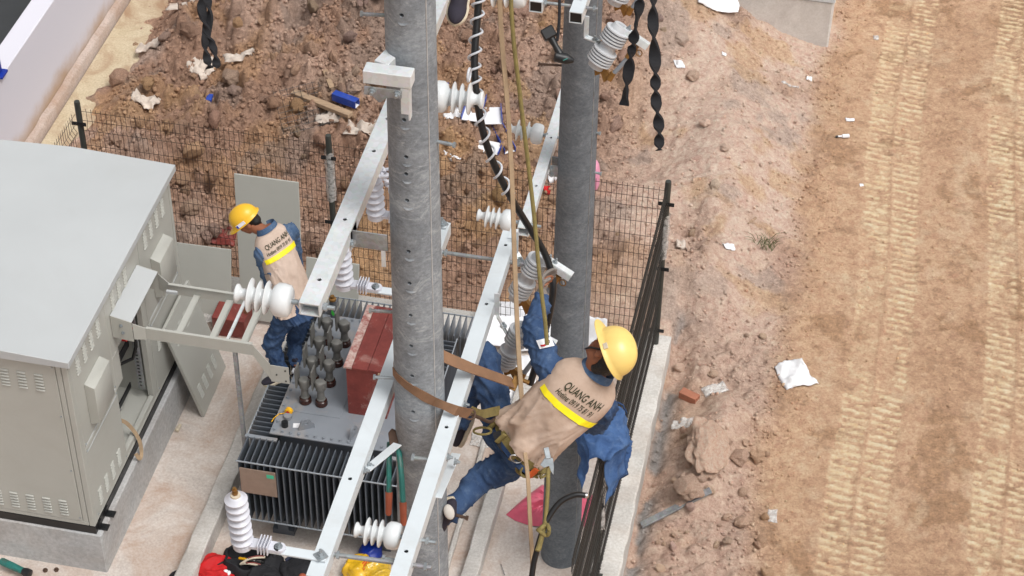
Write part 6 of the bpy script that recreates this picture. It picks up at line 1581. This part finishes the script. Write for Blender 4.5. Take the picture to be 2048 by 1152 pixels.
for s in (-1, 1): pl.tube(smooth_pts([c + V(0.0, -0.045 + 0.028 * s, 0.176), c + V(0.07, -0.02 + 0.04 * s, 0.178), c + V(0.13, -0.01 + 0.05 * s, 0.168)], 10), 0.008, 8)
pl.build('plier_grips', M['red_ply'], TB)
MB().ball(c + V(-0.16, -0.17, 0.12), (0.03, 0.025, 0.03), 10, 6).ball(c + V(-0.13, -0.18, 0.13), (0.02, 0.025, 0.02), 8, 6).build('white_tag', M['paper'], TB)
c = fl(425, 1150)
RC = thing('red_cloth', 'bright red cloth bundle beside the black tool bag', 'cloth', c)
bagblob(RC, 'bundle', [(c + V(0.02, 0.02, 0.06), (0.15, 0.13, 0.09)), (c + V(0.06, -0.05, 0.05), (0.14, 0.12, 0.08)), (c + V(-0.04, 0.06, 0.05), (0.1, 0.1, 0.07))], 'red_cloth', 5, 0.05)
c = fl(360, 1162)
GB = thing('grey_cloth', 'small dark grey cloth at the bottom edge beside the red cloth', 'cloth', c); bagblob(GB, 'bundle', [(c + V(0, 0, 0.03), (0.1, 0.07, 0.05))], 'black_cloth', 8, 0.03)
c = fl(600, 1160)
BP = thing('backpack', 'dark open backpack at the bottom edge under the left crossarm', 'bag', c)
bagblob(BP, 'pack', [(c + V(0, 0.03, 0.08), (0.17, 0.13, 0.10)), (c + V(0.06, -0.04, 0.07), (0.14, 0.1, 0.09))], 'black_cloth', 11, 0.04)
MB().tube(smooth_pts([c + V(-0.14, 0.06, 0.16), c + V(-0.05, 0.12, 0.22), c + V(0.06, 0.1, 0.23), c + V(0.15, 0.02, 0.17)], 20), 0.016, 8).build('zip_edge', mat('navy_binding', srgb(40, 44, 66), 0.8), BP)
MB().ball(c + V(0.06, -0.09, 0.17), (0.035, 0.03, 0.02), 10, 6).build('brown_patch', M['grip'], BP)
for (px, py, m, lab, sd) in ((718, 1150, 'yellow_bag', 'yellow plastic bag with red print at the bottom edge', 21), (752, 1156, 'yellow_film', 'translucent yellow plastic bag beside the near pole foot', 22)):
    c = fl(px, py); t_ = thing('plastic_bag', lab, 'bag', c)
    bagblob(t_, 'film', [(c + V(0, 0, 0.07), (0.12, 0.11, 0.085)), (c + V(0.03, 0.04, 0.06), (0.09, 0.1, 0.08))], m, sd, 0.05)
    if sd == 21:
        pr_ = MB()
        for k in range(3): pr_.bar(c + V(0.02 + 0.02 * k, -0.05, 0.150 - 0.004 * k), c + V(0.05 + 0.02 * k, 0.03, 0.166 - 0.004 * k), 0.011, 0.012)
        pr_.build('red_print', M['orange'], t_)
c = fl(740, 1112); t_ = thing('blue_bag', 'small bright blue plastic bag behind the yellow bags', 'bag', c); bagblob(t_, 'film', [(c + V(0, 0, 0.06), (0.10, 0.10, 0.07))], 'blue_paint', 31, 0.03)
# pink sack behind the far pole
c = at(1100, 1030, z=0.05); PB = thing('pink_sack', 'crumpled pink woven sack lying behind the far pole foot', 'sack', c)
ps = []
ring = [(1012, 1030), (1050, 1000), (1082, 975), (1130, 985), (1188, 992), (1190, 1050), (1150, 1058), (1085, 1058), (1060, 1052), (1030, 1042)]
cc = at(1100, 1022, z=0.0)
for i in range(10):
    t = i / 9; ps.append([])
    for k in range(60):
        u = k / 60 * len(ring); k0 = int(u) % len(ring); k1 = (k0 + 1) % len(ring); f_ = u - int(u)
        q = at(ring[k0][0] * (1 - f_) + ring[k1][0] * f_, ring[k0][1] * (1 - f_) + ring[k1][1] * f_, z=0.0)
        s = 1 - t; p = cc + (q - cc) * s; fold_ = 0.03 * abs(math.sin(k * 0.55 + t * 3)) + 0.02 * abs(math.sin(k * 1.3 + 2))
        ps[-1].append(V(p.x, p.y, 0.006 + 0.17 * math.sin(min(1, t * 1.8) * math.pi / 2) * (1 - 0.1 * t) - fold_ * (0.2 + t) * math.sin(min(1, t * 3) * math.pi / 2) * 1.2 + 0.03 * math.sin(k * 0.2)))
        ps[-1][-1].z = max(ps[-1][-1].z, 0.005)
MB().grid(ps, True).build('sack_body', M['pink'], PB, smooth=60)
# white foam sheets at the back of the yard
def foam(name, label, quad, seed, amp=0.04):
    a, b, c_, d = [Vector(q) for q in quad]; rows = []
    for i in range(18):
        row = []
        for j in range(18):
            u, v = i / 17, j / 17; q = a.lerp(b, u).lerp(d.lerp(c_, u), v)
            row.append(q + V(0, 0, amp * (float(vnoise(u * 3 + seed, v * 3, 4)) + 0.35 * float(vnoise(u * 8 + seed, v * 8, 6))) + 0.01))
        rows.append(row)
    o = MB().grid(rows).build(name, M['foam'], smooth=60); o.modifiers.new('t', 'SOLIDIFY').thickness = 0.012; return tag(o, label, 'foam sheet')
foam('foam_sheet', 'crumpled white foam sheet on the slab behind the near crossarm', [at(945, 700, z=0.0), at(1110, 715, z=0.0), at(1100, 630, z=0.1), at(960, 612, z=0.15)], 2, 0.10)
foam('foam_sheet', 'white ribbed foam sheet curled up against the fence by the far pole', [at(1150, 720, z=0.02), at(1210, 735, z=0.02), at(1214, 645, z=0.42), at(1160, 640, z=0.38)], 9, 0.06)
foam('foam_sheet', 'small white foam sheet on the slab below the lineman knee', [at(995, 815, z=0.0), at(1070, 830, z=0.0), at(1072, 722, z=0.02), at(995, 710, z=0.02)], 15, 0.05)
# small bottle, nuts and a green drill on the slab
q = fl(357, 858); BT = thing('small_bottle', 'small white bottle lying on the slab beside the plinth', 'bottle', q)
MB().lathe(q + V(0.0, -0.05, 0.022), (0.06, 1, 0), [(0, 0.015), (0.004, 0.021), (0.05, 0.021), (0.056, 0.017), (0.075, 0.018), (0.09, 0.015), (0.095, 0.009)], 16).build('bottle_body', M['sole'], BT, smooth=50)
DRL = thing('cordless_drill', 'green cordless drill lying by the plinth at the bottom left corner', 'power tool', fl(30, 1140))
a0, a1 = at(2, 1122, z=0.09), at(46, 1142, z=0.08)
MB().lathe(a0, a1 - a0, [(0, 0.03), (0.02, 0.036), (0.14, 0.034), ((a1 - a0).length, 0.03)], 18).build('motor_body', M['teal'], DRL)
MB().lathe(a1, a1 - a0, [(0, 0.032), (0.03, 0.042), (0.075, 0.042), (0.08, 0.02)], 12).build('battery', M['black_plastic'], DRL)
for (px, py) in ((91, 1142), (113, 1141)):
    q = fl(px, py); tag(MB().cyl(q, q + V(0, 0, 0.02), 0.022, n=6).cyl(q + V(0, 0, 0.02), q + V(0, 0, 0.03), 0.012, n=8).build('loose_nut', M['rust']), 'steel nut lying on the slab near the green drill, ' + ('the left one' if px < 100 else 'the right one'), 'nut')
rope('wire_offcut', 'bent bright wire offcut on the slab left of the tan webbing', [at(1002, 1128, z=0.01), at(1006, 1140, z=0.02), at(1009, 1150, z=0.01)], 0.004, 'chrome', 'wire', 12)
crumple('film_scrap', 'clear plastic scrap on the slab behind the lineman leg', 'plastic film', at(962, 882, z=0.0), (0.22, 0.2), 'film', 41, 0.03, ground=False)
# red block and wrapped goods under the tray
RBk = thing('red_block', 'worn red plywood block on the slab under the cable tray', 'block', at(470, 640, z=0.0))
c = at(468, 655, z=0.0); MB().box((c.x, c.y, 0.12), (0.34, 0.3, 0.24)).build('block_body', M['red_ply'], RBk, bevel=0.006)
crumple('film_heap', 'heap of clear plastic film on the slab under the cable tray', 'plastic film', at(415, 620, z=0.0), (0.5, 0.5), 'film', 43, 0.16, ground=False)

# ================================================================ LITTER AND DEBRIS ON THE EARTH
def g_at(px, py, zz=0.0):
    z = zz
    for _ in range(6):
        q = at(px, py, z=z); z = hsample(q.x, q.y)
    return at(px, py, z=z)
for (px, py, sx_, sy_, m, lab, rot, lift, sd) in (
    (1588, 750, 0.36, 0.42, 'paper', 'large torn white paper sheet on the dirt road edge', 0.5, 0.11, 51),
    (1545, 1032, 0.10, 0.18, 'film', 'pale translucent plastic scrap on the road edge', 0.1, 0.02, 52),
    (1700, 241, 0.12, 0.07, 'paper', 'small crumpled white tissue on the dirt road', 0.2, 0.03, 53),
    (1752, 76, 0.07, 0.10, 'film', 'pale square plastic scrap near the top of the dirt road', 0.1, 0.02, 54),
    (1458, 495, 0.14, 0.09, 'paper', 'white paper scrap beside the grass tuft', 0.3, 0.03, 55),
    (1362, 495, 0.13, 0.24, 'sack', 'crumpled pale plastic piece on the earth right of the corner post', 0.2, 0.09, 56),
    (1358, 130, 0.12, 0.14, 'paper', 'torn white packaging on the earth slope below the twisted strips', 0.5, 0.06, 57),
    (1618, 158, 0.08, 0.08, 'paper', 'tiny white paper scrap at the road edge below the concrete block', 0.0, 0.04, 58),
    (1580, 172, 0.24, 0.04, 'film', 'long clear plastic strip at the road edge below the concrete block', 0.3, 0.01, 59),
    (1448, 110, 0.06, 0.06, 'paper', 'tiny white scrap on the slope left of the concrete block', 0.0, 0.02, 60),
    (1723, 370, 0.05, 0.05, 'paper', 'tiny white paper square on the dirt road', 0.3, 0.005, 61),
    (1430, 780, 0.30, 0.16, 'film', 'long crumpled clear film on the clods beside the kerb', 0.7, 0.06, 62),
    (1365, 848, 0.24, 0.14, 'film', 'clear plastic bag scrap in the trench beside the kerb', 0.1, 0.05, 63),
    (297, 97, 0.34, 0.16, 'sack', 'dirty white sack near the boundary wall, the upper one', 0.4, 0.12, 64),
    (290, 205, 0.34, 0.22, 'sack', 'dirty white sack near the boundary wall, just above the fence', -0.2, 0.14, 65),
    (410, 140, 0.34, 0.3, 'sack', 'torn white sack on the earth under the doubled black strip', 0.9, 0.10, 66),
    (478, 115, 0.40, 0.16, 'sack', 'crumpled white sack right of the doubled black strip', 0.3, 0.10, 67),
    (372, 12, 0.5, 0.14, 'sack', 'dirty white cloth strip at the top edge left of the black strip', 0.2, 0.08, 68),
    (740, 262, 0.62, 0.18, 'sack', 'flat dirty white sack behind the middle fence post', 0.05, 0.07, 69),
    (660, 235, 0.36, 0.2, 'sack', 'grey crumpled sack against the timber plank', 0.3, 0.10, 70),
    (905, 228, 0.22, 0.14, 'paper', 'crumpled off-white paper left of the blue cartons', 0.5, 0.05, 71),
    (905, 320, 0.2, 0.06, 'paper', 'narrow white paper scrap at the back fence', 0.1, 0.03, 72),
    (1110, 352, 0.2, 0.24, 'foam', 'crumpled white foam piece half behind the far pole', 0.3, 0.08, 73),
    (1435, 8, 0.55, 0.4, 'foam', 'white ribbed foam sheet at the top edge beside the concrete block', 0.2, 0.10, 74)):
    crumple('litter' if m in ('film', 'paper') else ('sack' if m == 'sack' else 'foam_piece'), lab, 'litter' if m in ('film', 'paper', 'foam') else 'sack', g_at(px, py), (sx_, sy_), m, sd, lift, rot=rot, n=18 if sx_ > 0.2 else 12)
def carton(label, px, py, dim, rz, tilt=0.0, open_=True, lift=0.07):
    q = g_at(px, py) + V(0, 0, lift); root = thing('flattened_carton', label, 'carton', q)
    R = Matrix.Rotation(rz, 3, 'Z') @ Matrix.Rotation(tilt, 3, 'X'); ax = (R @ V(1, 0, 0), R @ V(0, 1, 0), R @ V(0, 0, 1))
    L, W, H = [k_ * 1.2 for k_ in dim]
    MB().box(q + ax[2] * 0.003, (W, L, 0.006), ax).build('white_inside', M['paper'], root)
    for s in (-1, 1): MB().box(q + ax[0] * (s * (W / 2 + 0.004)) + ax[2] * (H / 2 - 0.004), (0.007, L, H), ax).build('blue_side', M['blue'], root)
    if not open_: MB().box(q + ax[2] * H, (W + 0.014, L, 0.006), ax).build('blue_top', M['blue'], root)
carton('closed blue carton lying on the earth left of the near pole', 692, 215, (0.26, 0.06, 0.07), 1.25, 0, False)
carton('opened blue and white carton left of the black cable', 948, 228, (0.34, 0.16, 0.05), 0.0, 0.1)
carton('opened blue and white carton between black cable and tan webbing', 984, 242, (0.30, 0.17, 0.05), 0.25, -0.1)
carton('long opened carton leaning over the clods behind the tan webbing', 1005, 288, (0.36, 0.10, 0.06), 0.6, 0.2)
carton('flattened white carton on the earth just above the back fence', 965, 302, (0.16, 0.34, 0.03), -0.1, 0.1)
carton('blue carton end beside the near pole right edge', 880, 196, (0.13, 0.13, 0.08), 0.0, 0, False)
carton('tiny blue printed pack on the earth right of the white sacks', 420, 208, (0.10, 0.04, 0.02), 0.1, 0, False)
def plank(label, p, q, wd, t, m='wood', cat='plank'):
    return tag(MB().bar(p, q, wd, t).build('plank', M[m], bevel=0.004), label, cat)
plank('weathered timber plank on the earth behind the back fence', g_at(588, 205) + V(0, 0, 0.14), g_at(702, 248) + V(0, 0, 0.12), 0.09, 0.05)
plank('small timber offcut standing in the earth left of the near pole', g_at(650, 150) + V(0, 0, 0.07), g_at(664, 178) + V(0, 0, 0.02), 0.06, 0.02)
plank('half-buried grey board beside the fence kerb near the bottom', g_at(1282, 1058) + V(0, 0, 0.05), g_at(1420, 995) + V(0, 0, 0.10), 0.07, 0.025, 'galv_dark', 'board')
plank('thin stick on the clay near the grass tuft', g_at(1496, 450) + V(0, 0, 0.02), g_at(1512, 438) + V(0, 0, 0.02), 0.02, 0.012)
# hollow clay brick
q = g_at(1378, 797) + V(0, 0, 0.03); HB = thing('hollow_brick', 'broken red hollow brick beside the kerb', 'brick', q)
ax = (V(0.92, -0.39, 0), V(0.39, 0.92, 0), V(0, 0, 1)); bo = MB().box(q, (0.19, 0.09, 0.08), ax).build('clay_body', M['brick'], HB, bevel=0.003)
cc_ = MB()
for i in (-1, 1):
    for k in (-1, 1): cc_.box(q + ax[0] * 0.1 + ax[1] * (0.02 * i) + ax[2] * (0.018 * k), (0.1, 0.028, 0.026), ax)
cut(bo, cc_)
# bottle on the road
q = g_at(1687, 278); RBt = thing('plastic_bottle', 'small white bottle with black cap on the dirt road', 'bottle', q)
d_ = V(0.95, 0.3, 0); MB().lathe(q + V(-0.07, 0, 0.025), d_, [(0, 0.010), (0.05, 0.013), (0.055, 0.024), (0.13, 0.024), (0.135, 0.02)], 16).build('bottle_body', M['paper'], RBt); MB().cyl(q + V(-0.09, -0.008, 0.025), q + V(-0.068, 0, 0.025), 0.014, n=12).build('cap', M['black_plastic'], RBt)
# pink jerrycan and red scrap behind far pole
q = g_at(1187, 378); PJ = thing('pink_container', 'pale pink plastic container standing right of the far pole', 'container', q)
bagblob(PJ, 'shell', [(q + V(0, 0, 0.18), (0.06, 0.12, 0.2)), (q + V(0, 0, 0.1), (0.06, 0.12, 0.12))], 'pale_pink', 3, 0.004)
crumple('red_scrap', 'red mesh scrap behind the fence left of the far pole', 'litter', g_at(1088, 384), (0.16, 0.14), 'red_cloth', 75, 0.07, n=12)
crumple('red_rags', 'faded red rags at the foot of the bank behind the left worker', 'litter', g_at(440, 478), (0.4, 0.2), 'red_ply', 76, 0.08, n=14)
# blue post at the left edge
p_ = at(-3, 150, z=1.085); BL = thing('blue_post', 'blue painted steel post on the boundary wall at the left edge', 'post', p_)
MB().bar(p_, p_ + V(0, 0, 0.45), 0.07, 0.07).build('upright', M['blue_paint'], BL, bevel=0.004); MB().box(p_ + V(0, 0, 0.02), (0.16, 0.16, 0.03)).build('flange', M['blue_paint'], BL, bevel=0.004)
# grass tuft by the road
q = g_at(1530, 492); GR = thing('grass_tuft', 'small green grass tuft at the edge of the dirt road', 'grass', q)
R_ = random.Random(9); gm = MB()
for k in range(46):
    a = R_.random() * 6.28; L = 0.10 + 0.14 * R_.random(); b0 = q + V(0.10 * R_.uniform(-1, 1), 0.07 * R_.uniform(-1, 1), -0.01); lean = V(math.cos(a), math.sin(a), 0) * L * (0.4 + 0.5 * R_.random())
    ribbon(gm, smooth_pts([b0, b0 + lean * 0.4 + V(0, 0, L * 0.6), b0 + lean + V(0, 0, L * 0.75)], 5), [0.006, 0.006, 0.005, 0.003, 0.001], 0.001, up=(-math.sin(a), math.cos(a), 0.2))
gm.build('blades', M['grass'], GR)
# fallen sheet of rusty mesh behind the fence
c = g_at(610, 225); FM = thing('mesh_offcut', 'fallen offcut of dark wire mesh on the earth behind the fence', 'mesh', c)
gm = MB(); e1 = V(0.5, 0.35, 0.0); e2 = V(-0.3, 0.6, 0.1)
for i in range(9): gm.cyl(c + e1 * (i / 8 - 0.5) - e2 * 0.5 + V(0, 0, 0.06), c + e1 * (i / 8 - 0.5) + e2 * 0.5 + V(0, 0, 0.10), 0.0028, n=4)
for i in range(9): gm.cyl(c + e2 * (i / 8 - 0.5) - e1 * 0.5 + V(0, 0, 0.07), c + e2 * (i / 8 - 0.5) + e1 * 0.5 + V(0, 0, 0.09), 0.0028, n=4)
gm.build('wires', M['wire_dark'], FM)

# ================================================================ ROCKS AND CLODS
def rock_mesh(seed, sub_=3, facet=0.85):
    bm = bmesh.new(); bmesh.ops.create_icosphere(bm, subdivisions=sub_, radius=1.0)
    P = np.array([v.co[:] for v in bm.verts]); n1 = noise3(P + seed * 5.1, 1.3, seed); n2 = noise3(P + seed * 3.3, 3.2, seed + 2); n3 = noise3(P, 8.0, seed + 4)
    R = np.random.RandomState(seed); planes = R.randn(9, 3); planes /= np.linalg.norm(planes, axis=1)[:, None]
    rr = 0.72 + 0.75 * (n1 - 0.5) + 0.45 * (n2 - 0.5) + 0.16 * (n3 - 0.5)
    Q = P * rr[:, None]
    for pl_ in planes:     # broken facets
        dd = Q @ pl_; lim = 0.55 + 0.12 * R.rand(); m_ = dd > lim; Q[m_] -= np.outer((dd[m_] - lim) * facet, pl_)
    Q[:, 2] *= 0.8
    for v, q in zip(bm.verts, Q): v.co = q
    me = bpy.data.meshes.new('rock'); bm.to_mesh(me); bm.free(); me.polygons.foreach_set('use_smooth', [True] * len(me.polygons)); me.set_sharp_from_angle(angle=math.radians(40)); return me
RM = [rock_mesh(k) for k in range(8)]; 
for m_ in RM: m_.materials.append(M['clod'])
RK = [rock_mesh(k + 20, 4) for k in range(4)]
for m_ in RK: m_.materials.append(M['rock'])
SLAB = rock_mesh(44, 5, 0.3); SLAB.materials.append(M['rock'])
def soil_col(x, y):
    return GC[int(np.clip((y - gy[0]) / STEP, 0, len(gy) - 1)), int(np.clip((x - gx[0]) / STEP, 0, len(gx) - 1))]
def put_rock(me, p, size, label, group=None, name='rock', cat='rock', rot=None, sink=0.25):
    o = bpy.data.objects.new(name, me); COL.objects.link(o); o.location = Vector(p) + V(0, 0, size[2] * (0.7 - sink)); o.scale = size; o.rotation_euler = rot or (random.uniform(-0.3, 0.3), random.uniform(-0.3, 0.3), random.uniform(0, 6.28)); gc = soil_col(p[0], p[1]); k_ = random.uniform(0.95, 1.28) * (1.08 if cat == 'rock' else 1.0); o.color = (min(1, gc[0] * k_), min(1, gc[1] * k_ * random.uniform(0.96, 1.02)), min(1, gc[2] * k_ * random.uniform(0.9, 1.05)), 1)
    return tag(o, label, cat, group)
big = [(1377, 985, 0.19, 'large pale rock beside the half-buried board'), (1478, 918, 0.12, 'pale boulder left of the twin boulder by the road'), (1515, 918, 0.12, 'pale split boulder at the road edge'), (1482, 1050, 0.11, 'pale rock near the translucent scrap'), (1455, 1085, 0.07, 'small pale rock below the pale rock near the scrap'),
       (1358, 740, 0.09, 'rounded clod beside the fence kerb, above the brick'), (1425, 752, 0.08, 'dark clod between the kerb and the white paper'), (1362, 85, 0.13, 'brown boulder on the slope under the twisted strips'), (1385, 155, 0.10, 'ochre boulder below the torn white packaging'), (1430, 375, 0.09, 'grey-brown stone right of the corner post'),
       (240, 165, 0.19, 'pale limestone lump beside the boundary wall'), (463, 160, 0.14, 'ochre boulder below the torn white sack'), (470, 188, 0.12, 'grey boulder left of the timber plank'), (548, 212, 0.11, 'rounded boulder at the end of the timber plank'), (710, 185, 0.12, 'rounded ochre clod left of the near pole'), (300, 20, 0.06, 'small square stone near the boundary wall'),
       (1535, 1150, 0.1, 'pale flat stone at the bottom edge by the road'), (1410, 250, 0.09, 'dark brown clod on the right slope'), (1450, 300, 0.08, 'round clod low on the right slope'), (1500, 500, 0.04, 'white pebble beside the grass tuft'), (1525, 675, 0.06, 'ochre stone at the road edge below the grass')]
for (px, py, s, lab) in big:
    put_rock(random.Random(px).choice(RK), g_at(px, py), (s, s * random.uniform(0.85, 1.1), s * 0.85), lab, rot=(random.uniform(-0.4, 0.4), random.uniform(-0.4, 0.4), random.uniform(0, 6.3)))
put_rock(SLAB, g_at(1415, 900), (0.26, 0.50, 0.22), 'big smooth hardened clay slab beside the kerb', rot=(0, 0, 0.3), sink=0.5)
# rubble ridge between kerb and road near the bottom edge
for k in range(34):
    R3 = random.Random(400 + k); px, py = R3.uniform(1310, 1530), R3.uniform(860, 1150); s = R3.uniform(0.03, 0.075)
    q = g_at(px, py)
    if q.x < 0.68: continue
    put_rock(RK[k % 4], q, (s, s * R3.uniform(0.8, 1.1), s * 0.8), 'pale broken clay lump in the rubble between kerb and road', 'rubble lumps beside the kerb', 'clay_lump', 'rock', (R3.uniform(-3, 3), R3.uniform(-3, 3), R3.uniform(0, 6)), 0.3)
# individual clods on the bank and along the kerb
R_ = np.random.RandomState(17); cnt = 0; used_ = []
while cnt < 250:
    px, py = R_.uniform(200, 1640), R_.uniform(-20, 1150)
    q = g_at(px, py); i = int((q.y - gy[0]) / STEP); j = int((q.x - gx[0]) / STEP)
    if not (0 <= i < len(gy) and 0 <= j < len(gx)): continue
    if q.y < 3.0 and q.x < 0.62: continue
    if q.y > 8.6 and q.x > -0.2: continue
    if R_.rand() > 0.03 + 0.9 * GROUGH[i, j] ** 1.3: continue
    if q.x > -0.3 and R_.rand() < 0.4: continue
    s = (0.045 + 0.14 * R_.rand() ** 2.4) if q.x < -0.4 else (0.035 + 0.06 * R_.rand() ** 2.4)
    put_rock(RM[R_.randint(8)], q, (s, s * R_.uniform(0.75, 1.1), s * R_.uniform(0.7, 0.95)), 'brown earth clod lying on the dug soil', 'loose earth clods', 'earth_clod', 'clod', (R_.uniform(-3, 3), R_.uniform(-3, 3), R_.uniform(0, 6.28)), 0.3); cnt += 1
# crumbs: thousands of small clods joined as stuff
def crumbs():
    base = []
    for k in range(6):
        bm = bmesh.new(); bmesh.ops.create_icosphere(bm, subdivisions=1, radius=1.0); P = np.array([v.co[:] for v in bm.verts]); F_ = np.array([[v.index for v in f.verts] for f in bm.faces]); bm.free()
        r = np.random.RandomState(k).uniform(0.5, 1.2, len(P)); base.append((P * r[:, None], F_))
    R = np.random.RandomState(23); N = 100000
    xs_ = R.uniform(-6.4, 4.4, N); ys_ = R.uniform(-1.2, 11.5, N)
    ii = ((ys_ - gy[0]) / STEP).astype(int); jj = ((xs_ - gx[0]) / STEP).astype(int)
    dens = np.clip(GROUGH[ii, jj] ** 1.5 * 1.0 + 0.13 + 0.35 * np.exp(-((xs_ - 1.7) / 0.25) ** 2) - 0.06 * GROAD[ii, jj], 0, 1)
    ok = (R.rand(N) < dens) & ~((xs_ < 0.6) & (ys_ < 3.0)) & ~((xs_ > -0.2) & (xs_ < 1.7) & (ys_ > 8.7))
    Vs, Fs, Cs = [], [], []; nb = 0
    for x, y, i, j in zip(xs_[ok], ys_[ok], ii[ok], jj[ok]):
        P, F_ = base[R.randint(6)]; s = 0.007 + 0.034 * R.rand() ** 2.6; 
        if GROAD[i, j] > 0.7: s *= 0.5
        elif x > -0.6: s *= 0.7
        a = R.rand() * 6.28; c_, s_ = math.cos(a), math.sin(a)
        Q = P * np.array([s, s * R.uniform(0.7, 1.1), s * 0.8]); Q = np.column_stack([Q[:, 0] * c_ - Q[:, 1] * s_ + x, Q[:, 0] * s_ + Q[:, 1] * c_ + y, Q[:, 2] + GH[i, j] + s * 0.3])
        kk = R.uniform(0.95, 1.3); Cs.append(np.tile([*(GC[i, j] * kk), 1.0], (len(P), 1))); Vs.append(Q); Fs.append(F_ + nb); nb += len(P)
    Vv = np.concatenate(Vs); Ff = np.concatenate(Fs); me = bpy.data.meshes.new('soil_crumbs'); me.vertices.add(len(Vv)); me.vertices.foreach_set('co', Vv.astype(np.float32).ravel()); me.loops.add(Ff.size); me.loops.foreach_set('vertex_index', Ff.astype(np.int32).ravel()); me.polygons.add(len(Ff)); me.polygons.foreach_set('loop_start', np.arange(0, Ff.size, 3, dtype=np.int32)); me.polygons.foreach_set('loop_total', np.full(len(Ff), 3, np.int32)); me.update(calc_edges=True); print('CRUMBS', len(Ff))
    ca = me.color_attributes.new('soil', 'FLOAT_COLOR', 'POINT'); ca.data.foreach_set('color', np.concatenate(Cs).astype(np.float32).ravel()); me.materials.append(M['soil'])
    o = bpy.data.objects.new('soil_crumbs', me); COL.objects.link(o); tag(o, 'small crumbs of dry earth scattered over the ground', 'soil crumbs', kind='stuff')
crumbs()
